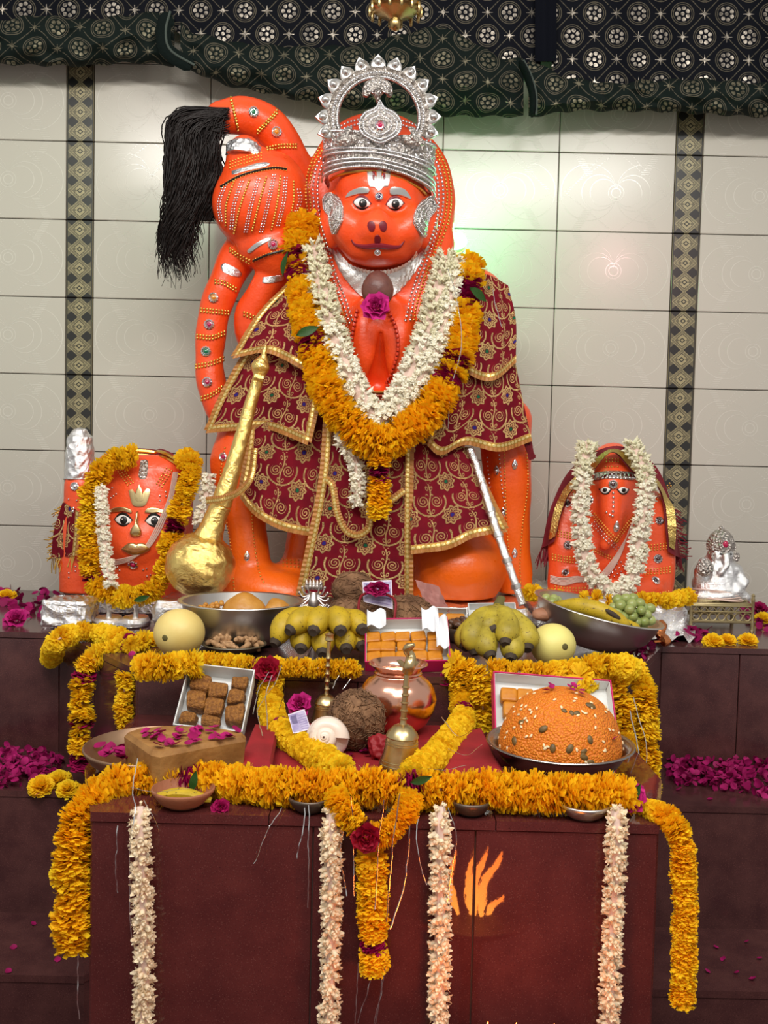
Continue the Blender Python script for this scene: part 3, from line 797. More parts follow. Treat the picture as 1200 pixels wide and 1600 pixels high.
# silver collar
inner = [(516, 384), (527, 398), (545, 412), (568, 421), (592, 424), (618, 420), (640, 409), (656, 396), (668, 382)]
outer = [(516, 388), (530, 420), (545, 442), (566, 465), (590, 478), (616, 462), (640, 436), (655, 414), (668, 388)]
ia, oa = (resample(np.array([(x, y, 0) for x, y in L_], float), 60) for L_ in (inner, outer))
Gd = np.zeros((9, 60, 3))
for j in range(60):
    for i in range(9):
        f_ = i/8; x, y = ia[j, :2]*(1-f_)+oa[j, :2]*f_; p, n_ = B.hit(x, y); Gd[i, j] = p+n_*(.007+.004*math.sin(PI*f_)+.0025*math.sin(j*1.9+abs(j-30)*.2+i*1.5))
q = MB(); q.grid(Gd, .006); q.build('silver_collar', COLLAR, S)
ia2 = resample(np.array([(528, 394, 0), (548, 408, 0), (570, 416, 0), (592, 418, 0), (616, 414, 0), (638, 402, 0), (648, 388, 0)], float), 50)
Gd = np.zeros((3, 50, 3))
for j in range(50):
    for i in range(3):
        p, n_ = B.hit(ia2[j, 0], ia2[j, 1]+i*5); Gd[i, j] = p+n_*(.010+.003*(j % 2))
q = MB(); q.grid(Gd, .005); q.build('neck_band', COLLAR, S)
# bead rows on the cowl and down the chest
def rows(path, shifts, step, r, mt, name):
    beads([strip(B, path, step, .002, shift=s_) for s_ in shifts], r, mt, S, name)
Lc = [(505, 232), (488, 262), (482, 300), (486, 340), (497, 380), (510, 425), (525, 465), (540, 505)]
Rc = [(676, 232), (692, 262), (699, 300), (696, 340), (684, 380), (668, 425), (655, 465), (647, 500)]
rows(Lc, [(7, 0), (14, 1)], 6.2, .0058, SILV_B, 'silver_bead_rows'); rows(Lc, [(-5, 0), (1, 0)], 5.2, .0050, GOLD, 'gold_bead_rows')
rows(Rc, [(-14, 1), (-7, 0)], 6.2, .0058, SILV_B, 'silver_bead_rows'); rows(Rc, [(-1, 0), (5, 0)], 5.2, .0050, GOLD, 'gold_bead_rows')
rows([(520, 205), (545, 192), (570, 186)], [(0, 0), (0, 7)], 4.6, .005, SILV_B, 'silver_bead_rows')
rows([(625, 188), (655, 200), (672, 222)], [(0, 0), (0, 7)], 4.6, .005, SILV_B, 'silver_bead_rows')
# tail, pot and wrist ornaments
for pts in ([(361, 155), (366, 175), (372, 200)], [(432, 175), (418, 190), (403, 205)], [(418, 232), (438, 228), (462, 228)],
            [(337, 440), (350, 442), (368, 452)], [(315, 484), (335, 486), (356, 488)], [(309, 525), (330, 527), (350, 520)],
            [(307, 572), (328, 568), (348, 560)], [(316, 622), (330, 617), (346, 606)], [(382, 490), (395, 495), (404, 502)], [(360, 390), (375, 400), (390, 408)]):
    rows(pts, [(0, -2), (0, 3)], 4.0, .0050, GOLD, 'gold_bead_band')
for x, y, g in ((396, 175, 'g'), (432, 206, 'o'), (334, 465, 'o'), (327, 507, 'r'), (322, 549, 'g'), (324, 597, 'r'), (427, 382, 'r')): jewel(B, x, y, 8, g, S)
for k, (x0, y0, x1, y1) in enumerate([(352, 290, 346, 345), (366, 284, 353, 352), (378, 284, 362, 357), (390, 282, 366, 364), (404, 280, 384, 362), (416, 278, 394, 360), (428, 274, 408, 362), (438, 276, 424, 358), (446, 278, 434, 352), (458, 284, 450, 346), (466, 296, 460, 334)]):
    mid = ((x0+x1)/2-6+k*1.1, (y0+y1)/2)
    rows([(x0, y0), mid, (x1, y1)], [(0, 0)] if k % 2 else [(-2, 0), (2, 0)], 4.0, .0044 if k % 2 else .0034, GOLD if k % 2 else SILV_B, 'pot_bead_row')
px_line('black_gold_braid', [(346, 292), (372, 277), (400, 268), (428, 263), (447, 265)], .0036, BLACK, S, off=.003); rows([(346, 290), (372, 275), (400, 266), (428, 261), (447, 263)], [(0, 0), (0, 4)], 4, .0026, GOLD, 'braid_beads')
px_line('black_gold_braid', [(396, 407), (420, 397), (446, 391), (458, 390)], .0036, BLACK, S, off=.003); rows([(396, 405), (420, 395), (446, 389), (458, 388)], [(0, 0), (0, 4)], 4, .0026, GOLD, 'braid_beads')
rows([(360, 258), (378, 252), (408, 244)], [(0, 0), (0, -5), (0, 5)], 4, .0035, GOLD, 'gold_bead_band')
px_plate('silver_strip', [(345, 416), (352, 411), (376, 424), (374, 433), (350, 426)], .002, FOIL_S, S)
px_plate('silver_strip', [(411, 433), (440, 430), (441, 438), (412, 443)], .002, FOIL_S, S)
px_plate('silver_strip', [(362, 268), (400, 256), (420, 254), (418, 260), (384, 268), (364, 274)], .002, FOIL_S, S)
px_plate('silver_strip', [(386, 392), (400, 380), (422, 370), (424, 374), (404, 386), (390, 396)], .002, SILVER_S, S)
q = MB(); q.lathe([(.066, -.004), (.064, .02), (.056, .040), (.036, .054), (0, .058)], 26, TRS(P(382, 246, 3.255), rotm(-.1, .12, 0)), wob=lambda th, s: .04*math.sin(9*th+5*s)); crinkle(q.build('foil_cap', FOIL_S, S), .004, .025, 3, 5)
# leg beads and jewels
rows([(352, 700), (345, 745), (352, 800), (362, 860), (366, 920)], [(0, 0)], 5, .0034, GOLD, 'gold_bead_row')
rows([(392, 780), (396, 840), (404, 890), (412, 910)], [(0, 0)], 5, .0034, GOLD, 'gold_bead_row')
rows([(822, 700), (824, 760), (816, 820), (812, 880), (814, 920)], [(0, 0)], 5, .0034, GOLD, 'gold_bead_row')
rows([(788, 705), (790, 780), (794, 850), (800, 900)], [(0, 0)], 5, .0034, GOLD, 'gold_bead_row')
rows([(762, 715), (766, 760), (772, 800)], [(0, 0), (18, -4)], 6, .0036, SILV_B, 'silver_bead_row')
rows([(443, 875), (455, 876), (466, 876)], [(0, 0), (0, 5), (0, 10)], 4, .0036, GOLD, 'gold_bead_band')
for x, y in ((386, 868), (776, 734), (804, 725), (786, 800), (804, 863)): jewel(B, x, y, 8, 'r', S, True)
jewel(B, 349, 714, 7, 'r', S)
# black tail tuft: a long wavy wig of strands
q = MB()
locks = [(random.random(), random.random(), random.uniform(7, 12), random.uniform(0, 6), random.uniform(.008, .020)) for _ in range(60)]
for i in range(900):
    lk = locks[i % 60]; u = min(1, max(0, lk[0]+random.gauss(0, .035))); v = min(1, max(0, lk[1]+random.gauss(0, .08)))
    top = P(326+34*random.random(), 164+50*u*random.random()+4, 3.29-.05+.10*v)
    a_ = random.gauss(0, 1)*.5
    xs = 268+72*u+random.gauss(0, 5); ye = random.choice([340, 370, 395, 405, 428])-60*max(0, u-.55)*1.6+random.gauss(0, 10)
    lx = min(340, max(252, xs-8-10*(1-u)))
    pts = [top, P(312-42*(1-u)+24*u+random.gauss(0, 4), 186+26*u+random.gauss(0, 5), 3.24+.11*v), P(xs-2, 250, 3.25+.10*v), P(xs-3, 310, 3.26+.10*v), P(lx+2, 360, 3.28+.08*v), P(lx+random.gauss(0, 3), max(366, ye), 3.30+.06*v)]
    if u > .7: pts = pts[:4]+[P(xs-6, 345, 3.28+.06*v)]
    c_ = resample(np.array(pts), 26); f1, ph, am = lk[2], lk[3]+random.gauss(0, .25), lk[4]
    t_ = np.linspace(0, 1, 26); c_[:, 0] += am*np.sin(f1*2*t_+ph)*t_**.6; c_[:, 1] += am*np.cos(f1*2*t_+ph)*t_**.6
    q.tube(c_, (.0014+.0014*np.minimum(1, t_*5))*(1-.7*t_**2), 3, caps=False)
HAIR = mat('black_hair', lin(30, 23, 21), .5, spec=.25)
o = q.build('tail_tuft', HAIR, S, sharp=0); o['kind'] = 'stuff'
# ---------------------------------------------------------------- silver crown on the head
CY = 3.26
cr = bpy.data.objects.new('crown', None); COL.objects.link(cr); cr.parent = S; cr.empty_display_size = .05
WL[cr.name] = P(592, 300, CY-.17); cr.location = Vector(WL[cr.name]-st0); cr['label'] = 'tall embossed silver crown with a lotus-petal arch'
cxyz = P(592, 250, CY); rx, ry = m(84, CY), .178
def crown_pt(phi, py, off=0.0):
    q = P(592, py, CY-ry*math.cos(phi)); return np.array((cxyz[0]+(rx+off)*math.sin(phi), CY-(ry+off)*math.cos(phi), q[2]-.02*math.sin(phi)))
def crown_edge(phi): return 263+34*(1-math.cos(phi))**.8
nphi = 70; ph = np.linspace(-1.9, 1.9, nphi); Gd = np.zeros((16, nphi, 3))
for j, f_ in enumerate(ph):
    for i in range(16):
        s_ = i/15; top = 214-6*math.cos(f_*1.1); py = top*(1-s_)+crown_edge(f_)*s_
        ridge = .004*(abs(s_-.52) < .05)+.004*(abs(s_-.80) < .05)+.006*(s_ > .94)+.003*math.sin(f_*16)*math.sin(s_*9)
        flare = .006*(1-s_)**2
        Gd[i, j] = crown_pt(f_, py, ridge+flare-.012*max(0, s_-.5)*abs(f_))
q = MB(); q.grid(Gd, .006); q.build('band', SILVER, cr)
bp = []
for s_, st in ((.47, 90), (.57, 110), (.75, 90), (.85, 110), (.97, 80), (.05, 70)):
    for f_ in np.linspace(-1.6, 1.6, st):
        top = 214-6*math.cos(f_*1.1); bp.append(crown_pt(f_, top*(1-s_)+crown_edge(f_)*s_, .006))
for k in range(150):
    f_ = random.uniform(-1.4, 1.4); s_ = random.uniform(.12, .42); top = 214-6*math.cos(f_*1.1); bp.append(crown_pt(f_, top*(1-s_)+crown_edge(f_)*s_, .003))
beads([bp], .0042, SILV_B, cr, 'bead_rows')
for s_ in (.52, .665):
    for f_ in np.linspace(-1.5, 1.5, 44):
        top = 214-6*math.cos(f_*1.1)
trim = [crown_pt(f_, crown_edge(f_)+4, -.010-.006*abs(f_)) for f_ in np.linspace(-1.25, 1.25, 40)]
q = MB(); q.tube(np.array(trim), .007, 6, flat=.6); q.build('gold_edge', GOLD, cr)
def vplate(name, pts, thick, Y, mt, parent, dome=0.0, tilt=0):
    """an upright moulded plate: outline in photo pixels at its own depth"""
    o = np.array(pts, float); o = resample(np.c_[np.vstack([o, o[:1]]), np.zeros(len(o)+1)], len(o)*4)[:-1, :2]; c = o.mean(0)
    q = MB(); V = []; n = len(o)
    for f_, d in ((1, 0), (1, thick*.6), (.94, thick), (.6, thick+dome*.7), (.25, thick+dome)):
        for p in c+(o-c)*f_: V.append(P(p[0], p[1], Y)-(0, d, 0))
    V.append(P(*c, Y)-(0, thick+dome, 0)); f = [tuple(range(n))]
    for r in range(4):
        for j in range(n): f.append((r*n+j, (r+1)*n+j, (r+1)*n+(j+1) % n, r*n+(j+1) % n))
    for j in range(n): f.append((4*n+j, 5*n, 4*n+(j+1) % n))
    V = np.array(V); a_, b_, c_ = V[f[1][0]], V[f[1][1]], V[f[1][2]]
    ar = sum(o[j][0]*o[(j+1) % n][1]-o[(j+1) % n][0]*o[j][1] for j in range(n))
    if ar < 0: f = [t_[::-1] for t_ in f]
    q.add(V, [t_[::-1] for t_ in f]); return q.build(name, mt, parent, sharp=50)
spade = [(594, 156), (602, 168), (618, 176), (628, 192), (624, 208), (610, 218), (594, 224), (578, 218), (564, 208), (560, 192), (569, 176), (586, 168)]
vplate('crest_plate', spade, .012, CY-.186, SILVER, cr, .008)
cps = []; sp = np.array(spade, float); c_ = np.array((594, 196.))
for f_ in (.95, .78, .52):
    for x, y, _ in resample(np.c_[np.vstack([sp, sp[:1]]), np.zeros(13)], int(66*f_)): cps.append(P(*(c_+(np.array((x, y))-c_)*f_), CY-.200-.006*(1-f_)))
beads([cps], .0042, SILV_B, cr, 'crest_beads')
o = inst('jewel', JEWEL, mat4(P(594, 196, CY-.204), (1, 0, 0), (0, 0, 1), (0, -1, 0), .017), cr)
inst('gem', JG['r'], mat4(P(594, 196, CY-.204), (1, 0, 0), (0, 0, 1), (0, -1, 0), .017), cr)
for sgn in (-1, 1):
    c0_ = 594+sgn*44
    pts = [(c0_+sgn*(-10), 224), (c0_+sgn*(-14), 212), (c0_+sgn*(-2), 214), (c0_+sgn*6, 206), (c0_-sgn*2, 200), (c0_+sgn*8, 199), (c0_+sgn*14, 208), (c0_+sgn*20, 214), (c0_+sgn*26, 226), (c0_+sgn*8, 228)]
    vplate('side_scroll', pts, .010, CY-.165, SILVER, cr, .010)
# arch ring with 13 lotus petals
RC = np.array((591, 184)); YR = CY-.10
def ring_pt(th, r, Y): return P(RC[0]+r*math.cos(th), RC[1]-r*math.sin(th)*(1.0 if math.sin(th) > 0 else .9), Y)
th_ = np.linspace(PI+.45, -.45, 80); prof = [(61, 0), (62.5, -.009), (66, -.005), (68, -.010), (74, -.010), (76, -.005), (79, -.010), (81, 0), (71, .008)]
V = []; n = len(prof)
for t_ in th_:
    for r, d in prof: V.append(ring_pt(t_, r, YR+d))
f = [(i*n+j, i*n+(j+1) % n, (i+1)*n+(j+1) % n, (i+1)*n+j) for i in range(79) for j in range(n)]+[tuple(range(n)), tuple(range(79*n, 80*n))[::-1]]
q = MB(); q.add(V, f); q.build('arch_ring', SILVER, cr, sharp=35)
beads([[ring_pt(t_, 71, YR-.011) for t_ in np.linspace(PI+.42, -.42, 62)], [ring_pt(t_, 64.5, YR-.008) for t_ in np.linspace(PI+.42, -.42, 84)]], .0046, SILV_B, cr, 'arch_beads')
for k in range(13):
    t_ = PI+.30-(PI+.60)*k/12; c0_ = ring_pt(t_, 79, YR); out = (ring_pt(t_, 96, YR)-c0_); out /= np.linalg.norm(out); tang = np.cross(out, (0, -1, 0))
    w_, h_ = m(11.5, YR), m(19, YR)
    ol = [(-1, 0), (-1.02, .25), (-.85, .5), (-.45, .76), (0, 1.05), (.45, .76), (.85, .5), (1.02, .25), (1, 0), (0, -.1)]
    q = MB(); q.plate([(x*w_, y*h_) for x, y in ol], .006, np.eye(4)); q.ell((0, h_*.40, .006), (w_*.55, h_*.38, .012), 10, 6)
    M_ = mat4(c0_, -tang if np.dot(np.cross(-tang, out), (0, -1, 0)) > 0 else tang, out, (0, -1, 0))
    q.v = [v @ M_[:3, :3].T+M_[:3, 3] for v in q.v]; q.build('lotus_petal', SILVER_S, cr)
vplate('arch_crest', [(590, 117), (600, 124), (609, 130), (614, 142), (611, 152), (605, 151), (603, 145), (597, 148), (593, 157), (590, 163), (587, 157), (583, 148), (577, 145), (575, 152), (568, 151), (566, 141), (571, 130), (580, 124)], .010, YR-.01, SILVER, cr, .012)
beads([[P(590+18*math.cos(a)*f_, 136-12*math.sin(a)*f_, YR-.028) for f_ in (.3, .6, .85) for a in np.linspace(0, 2*PI, int(18*f_), endpoint=False)]], .0032, SILV_B, cr, 'crest_beads')
# ---------------------------------------------------------------- embroidered robe
def mat_robe():
    t = NT('crimson_embroidered_velvet'); u, v = t.uv(); W_, H_ = .128, .112
    x = u/W_; y = v/H_
    fx = x.fr()-.5; fy = y.fr()-.5; gx = (x+.5).fr()-.5; gy = (y+.5).fr()-.5
    dx = fx*W_; dy = fy*H_; r = (dx*dx+dy*dy).sqrt(); th = dy.at2(dx)
    ca = (th*8).cos()
    fl = (r-(ca*.0035+.0255)).abs().lt(.0034).mx((r-(ca*.003+.0165)).abs().lt(.0026))
    dots = (r-.0105).abs().lt(.0022)*((th*(9/PI)).fr().lt(.62)); fl = fl.mx(dots); gem = r.lt(.0062)
    ex = gx*W_; ey = gy*H_; sx = ex.abs()-.0215; sy = ey+.004
    rr = (sx*sx+sy*sy).sqrt(); ta = sy.at2(sx)
    spi = ((rr/.0085-ta*(1/(2*PI))).fr().lt(.40))*(rr.lt(.0185))
    stem = (ex-(ey*70).sin()*.004).abs().lt(.0024)*(ey.abs().lt(.050))
    ly = (ey*42).fr()-.5; lx = (ex.abs()-.0075-ly*.006); leaf = ((lx*lx)/(.0042*.0042)+(ly*ly)/(.30*.30)); lf = (leaf-.75).abs().lt(.42)*(ey.gt(.012).mx(ey.lt(-.026)))*(ey.abs().lt(.054))
    arc = ((ex*ex/(.052*.052)+(ey+.004)*(ey+.004)/(.046*.046))-1).abs().lt(.11)*(ey.lt(.012))*(r.gt(.031))
    g = fl.mx(spi).mx(stem).mx(lf).mx(arc)
    nz = t.noise(330, 2); g = g*(nz.gt(.30))
    base = t.mix(t.ramp(t.noise(14, 3), .3, .7), (.115, .0025, .010, 1), (.19, .004, .013, 1))
    par = (x.floor()*.5+y.floor()*.37).fr().lt(.5)
    col = t.mix(g, base, (.78, .56, .24, 1)); col = t.mix(gem, col, t.mix(par, lin(40, 36, 110), lin(20, 90, 60)))
    t.p(col=col, metal=g*.92, rough=.85-g*.50, spec=.15)
    t.bump(g*1.0+t.vor(420)*g*1.2+t.noise(60, 2)*.3, .8, .003); return t.m
ROBE = mat_robe()
def mat_trim():
    t = NT('gold_ribbon_trim'); u, v = t.uv()
    seq = ((v-.36).abs().lt(.26)); dot = ((u*62).fr()-.5)*((u*62).fr()-.5)+((v-.36)*2.2)*((v-.36)*2.2); dd = dot.lt(.16)*seq
    n = t.noise(170, 3); pl = (u*420).sin()
    c = t.mix(n, lin(196, 134, 62), lin(150, 92, 40)); c = t.mix(seq, c, lin(176, 138, 62)); c = t.mix(dd, c, (.80, .60, .24, 1))
    t.p(col=c, metal=seq*.75, rough=.5-dd*.2); t.bump(dd*1.0+pl*(1-seq)*.4+n*.4, .7, .004); return t.m
TRIM = mat_trim()
CLOTHR = mat('plain_crimson', lin(120, 14, 30), .8, c2=lin(96, 10, 26))
def panel(top, bottom, left, right, nu=44, nv=44, wr=.007, fq=(60, 20), clear=.016, ph=0.0, drape=True, sdf=None, dq=4):
    """Coons patch between four edge curves (px, py, depth), kept clear of the solid under it, with soft folds"""
    T, Bt, L_, Rr = (resample(np.array(c_, float), n_) for c_, n_ in ((top, nu), (bottom, nu), (left, nv), (right, nv)))
    s = np.linspace(0, 1, nu)[None, :, None]; t = np.linspace(0, 1, nv)[:, None, None]
    Q = (1-t)*T[None]+t*Bt[None]+(1-s)*L_[:, None]+s*Rr[:, None]-((1-t)*((1-s)*T[0]+s*T[-1])+t*((1-s)*Bt[0]+s*Bt[-1]))
    if drape:
        sd = sdf or B; lim = np.full((nv, nu), 9.0)
        for i in range(nv):
            for j in range(nu):
                if i % dq and j % dq: continue
                p, n_ = sd.hit(Q[i, j, 0], Q[i, j, 1], 9.0); lim[i, j] = p[1]-clear if p[1] < 5 else 9
        D = np.minimum(Q[..., 2], lim)
        for _ in range(10):
            E_2 = D.copy(); E_2[1:-1, 1:-1] = (D[:-2, 1:-1]+D[2:, 1:-1]+D[1:-1, :-2]+D[1:-1, 2:])/4
            E_2[0] = (D[0]+D[1])/2; E_2[-1] = (D[-1]+D[-2])/2; E_2[:, 0] = (D[:, 0]+D[:, 1])/2; E_2[:, -1] = (D[:, -1]+D[:, -2])/2
            D = np.minimum(E_2, lim)
        Q[..., 2] = D
    Gd = np.zeros((nv, nu, 3))
    for i in range(nv):
        for j in range(nu):
            x, y, Y = Q[i, j]; a = j/(nu-1); c_ = i/(nv-1)
            k = math.sin(a*fq[0]*.35+ph+1.5*math.sin(c_*3+ph))*.6+math.sin(a*fq[0]*.16-c_*fq[1]*.2+ph*2)*.4
            Gd[i, j] = P(x, y, Y-wr*(1+k)*(.35+.65*c_))
    du = np.linalg.norm(np.diff(Gd, axis=1), axis=2).mean(0); dv = np.linalg.norm(np.diff(Gd, axis=0), axis=2).mean(1)
    U = np.r_[0, np.cumsum(du)]; Vv = np.r_[0, np.cumsum(dv)]
    uv = np.stack(np.meshgrid(U, -Vv), -1)+np.array((ph*.31, ph*.17))
    return Gd, uv
def trim_edge(Gd, side, parent, wd=.029, rng_=(0, 1), lift=.006, out=.012):
    g = {'t': Gd, 'b': Gd[::-1], 'l': Gd.transpose(1, 0, 2), 'r': Gd.transpose(1, 0, 2)[::-1]}[side]
    e, inn = g[0], g[1:]; n_ = len(e); i0, i1 = int(rng_[0]*(n_-1)), int(rng_[1]*(n_-1))+1
    e = e[i0:i1]; nx = g[min(4, len(g)-1)][i0:i1]; d = nx-e; d /= np.linalg.norm(d, axis=1)[:, None]+1e-9
    for _ in range(3): d[1:-1] = (d[:-2]+d[1:-1]*2+d[2:])/4
    L = plen(e); k = max(8, int(L/.008)); ee = resample(np.c_[e, d], k); E0, D0 = ee[:, :3], ee[:, 3:]
    Q = np.zeros((4, k, 3)); uv = np.zeros((4, k, 2))
    for j in range(k):
        ru = .0035*math.sin(j*1.9)+.002*math.sin(j*.7)
        for i, (o_, l_) in enumerate(((wd-out, lift), ((wd-out)*.45, lift+.002), (0, lift+.001), (-out, lift+ru))):
            Q[i, j] = E0[j]+D0[j]*o_+np.array((0, -l_, 0)); uv[i, j] = (j*L/k, i/3)
    q = MB(); q.grid(Q, .003, uv); return q.build('gold_trim', TRIM, parent, uv=True)
def robe(name, label, cat, pan, trims, group=None, mt=None, wd=.029):
    Gd, uv = pan; base = Gd.reshape(-1, 3)
    t = thing(name, label, cat, (base[:, 0].mean(), base[:, 1].mean(), base[:, 2].min()), group)
    q = MB(); q.grid(Gd, .004, uv); q.build('cloth', mt or ROBE, t, uv=True)
    for tr in trims: trim_edge(Gd, tr[0], t, rng_=tr[1] if len(tr) > 1 else (0, 1), wd=wd)
    return t
# left side: skirt, shoulder shawl (two layers)
robe('left_skirt_panel'.replace('left_', ''), 'crimson gold-embroidered skirt flap hanging at the statue\'s bent left-hand leg in the photo', 'robe',
     panel([(392, 672, 3.20), (450, 645, 3.19), (522, 640, 3.18)], [(376, 772, 3.17), (400, 800, 3.15), (440, 822, 3.14), (490, 833, 3.12)],
           [(392, 672, 3.20), (386, 720, 3.19), (376, 772, 3.17)], [(522, 640, 3.18), (512, 720, 3.15), (490, 833, 3.12)], ph=.4), [('b',), ('l',)])
robe('shawl_lower_layer'.replace('_lower_layer', ''), 'lower layer of the crimson shawl behind the golden mace shaft', 'robe',
     panel([(392, 540, 3.25), (430, 545, 3.22), (500, 560, 3.15)], [(324, 672, 3.27), (368, 668, 3.24), (420, 666, 3.20), (482, 690, 3.11)],
           [(392, 540, 3.25), (352, 610, 3.27), (324, 672, 3.27)], [(500, 560, 3.15), (496, 620, 3.12), (482, 690, 3.11)], ph=1.3, clear=.02), [('b',), ('l',), ('r',)])
robe('shawl', 'upper layer of the crimson shawl over the shoulder below the raised arm', 'robe',
     panel([(458, 438, 3.26), (478, 436, 3.22), (500, 440, 3.18)], [(366, 556, 3.24), (410, 547, 3.19), (440, 554, 3.15), (503, 590, 3.09)],
           [(458, 438, 3.26), (406, 492, 3.27), (366, 556, 3.24)], [(500, 440, 3.18), (505, 520, 3.12), (503, 590, 3.09)], ph=2.2, clear=.03), [('b',), ('l',)])
# front sash
sash = robe('front_sash', 'long crimson front sash hanging between the statue\'s legs', 'robe',
     panel([(512, 636, 3.12), (580, 640, 3.10), (642, 660, 3.12)], [(468, 930, 3.09), (540, 934, 3.09), (640, 936, 3.09)],
           [(512, 636, 3.12), (502, 760, 3.10), (468, 930, 3.09)], [(642, 660, 3.12), (640, 800, 3.09), (640, 936, 3.09)], ph=.9, nv=60, wr=.004), [('l',), ('r',)])
# right side: skirt, sleeve drape (two layers)
robe('skirt_panel', 'crimson gold-embroidered skirt flap spread over the kneeling orange thigh', 'robe',
     panel([(640, 680, 3.13), (690, 690, 3.16), (735, 700, 3.19)], [(642, 860, 3.06), (700, 852, 3.05), (740, 834, 3.06), (790, 826, 3.10)],
           [(640, 680, 3.13), (641, 770, 3.10), (642, 860, 3.06)], [(735, 700, 3.19), (758, 760, 3.16), (790, 826, 3.10)], ph=3.1), [('b',), ('r',)])
robe('sleeve_drape', 'lower crimson sleeve drape with a gold hem above the silver rod', 'robe',
     panel([(700, 560, 3.14), (750, 570, 3.19), (804, 560, 3.27)], [(668, 690, 3.12), (690, 706, 3.13), (728, 690, 3.16), (780, 700, 3.19), (830, 684, 3.28)],
           [(700, 560, 3.14), (694, 620, 3.12), (668, 690, 3.12)], [(804, 560, 3.27), (816, 620, 3.28), (830, 684, 3.28)], ph=4.3, clear=.02), [('b',), ('l',)])
robe('sleeve_drape', 'upper crimson sleeve drape over the right-hand shoulder beside the marigold garland', 'robe',
     panel([(730, 425, 3.26), (765, 430, 3.30), (794, 446, 3.34)], [(706, 560, 3.10), (745, 586, 3.15), (775, 588, 3.18), (806, 562, 3.26)],
           [(730, 425, 3.26), (722, 500, 3.15), (706, 560, 3.10)], [(794, 446, 3.34), (806, 500, 3.33), (806, 562, 3.26)], ph=5.2, clear=.03), [('b',)])
q = MB()
for k in range(26):
    a = P(824+random.uniform(-6, 4), 682+random.uniform(-2, 4), 3.27); q.tube(resample(np.array([a, a+(.008, -.004, -.03), P(832+random.uniform(-5, 5), 716+random.uniform(-4, 3), 3.27)]), 6), .003, 4)
o = q.build('sleeve_tassel', CLOTHR); tag(o, 'dark red thread tassel at the corner of the sleeve drape', 'tassel')
# loose gold ribbon loops
def ribbon(name, pts, label, wd=.022):
    c_ = resample(np.array([P(*p) for p in pts]), 60); Q = np.zeros((3, 60, 3)); uv = np.zeros((3, 60, 2)); T = np.gradient(c_, axis=0)
    for j in range(60):
        t_ = T[j]/np.linalg.norm(T[j]); s_ = np.cross((0, -1, 0), t_); s_ /= np.linalg.norm(s_)
        for i in range(3): Q[i, j] = c_[j]+s_*wd*(i-1)*.5+np.array((0, -.003*math.sin(j*1.7)*(i == 2)-.002*(i == 1), 0)); uv[i, j] = (j*.012, i/2)
    q = MB(); q.grid(Q, .003, uv); o = q.build(name, TRIM, uv=True); return tag(o, label, 'ribbon')
ribbon('gold_ribbon', [(510, 748, 3.06), (520, 760, 3.055), (527, 800, 3.05), (540, 828, 3.05), (558, 836, 3.05), (575, 826, 3.05), (580, 806, 3.05), (600, 790, 3.05), (632, 766, 3.06)], 'gold ribbon looping across the middle of the front sash')
ribbon('gold_ribbon', [(322, 782, 2.985), (350, 778, 2.985), (374, 768, 3.04), (392, 745, 3.10), (398, 700, 3.12)], 'gold ribbon tied across the lower shaft of the mace')
# waist band seen between the garlands
q = MB(); c_ = resample(np.array([P(560, 610, 3.17), P(592, 614, 3.155), P(626, 610, 3.17)]), 12); q.tube(c_, .016, 6, flat=.4); o = q.build('waist_trim', TRIM); tag(o, 'short gold waist trim below the bare orange chest', 'ribbon')
# ---------------------------------------------------------------- golden mace
mc = thing('golden_mace', 'foil-wrapped golden mace leaning upright with its ball at the bottom', 'mace', P(313, 938, 3.04))
ax = [(415, 540, 2.5), (412, 556, 6), (409, 566, 12), (407, 574, 15), (406, 582, 12), (405, 588, 9.5)]
def axis(pts, Y0, Y1, n=None):
    k = len(pts); return np.array([P(x, y, Y0+(Y1-Y0)*i/(k-1)) for i, (x, y, r) in enumerate(pts)]), np.array([m(r, 3.04) for x, y, r in pts])
def tub(name, pts, mt, parent, Y0, Y1, n=20):
    a, r = axis(pts, Y0, Y1); q_ = resample(np.c_[a, r], 40); q_ = resample(q_, max(40, int(plen(q_)/.006))); q = MB(); q.tube(q_[:, :3], q_[:, 3], 36); return crinkle(q.build(name, mt, parent, sharp=60), .0011, .022, 0, len(name))
tub('spear_finial', ax, FOIL_G, mc, 3.05, 3.045)
tub('shaft', [(405, 586, 9), (392, 630, 10), (376, 690, 12), (358, 750, 14.5), (345, 790, 17)], FOIL_G, mc, 3.045, 3.035)
tub('flare', [(345, 790, 17), (338, 806, 17.5), (331, 826, 20), (322, 850, 27)], FOIL_G, mc, 3.035, 3.03)
q = MB(); q.ell(P(313, 883, 3.03), (m(55, 3.03), m(55, 3.03), m(52, 3.03)), 120, 80, fn=lambda d: 1+.012*math.sin(9*d[0]+5*d[2])); crinkle(q.build('ball', FOIL_G, mc, sharp=0), .0021, .032, 0, 8)
q = MB(); q.tube(resample(np.array([P(398, 588, 3.0), P(412, 592, 3.0)]), 8), .012, 8); q.build('neck_ring', FOIL_G, mc)
# silver rod
rd = thing('silver_rod', 'thin silver-foil rod leaning from under the sleeve to the plinth', 'rod', P(815, 948, 3.08))
a_ = resample(np.array([P(733, 700, 3.17), P(748, 738, 3.15), P(778, 835, 3.045), P(817, 946, 3.0)]), 40)
q = MB(); q.tube(resample(a_, 110), .0135, 20); crinkle(q.build('rod_shaft', FOIL_S, rd), .0010, .02, 0, 4)
for k in (16, 22, 28, 34):
    q = MB(); q.tube(a_[k:k+2], .017, 12); q.build('rod_ring', SILVER_S, rd)
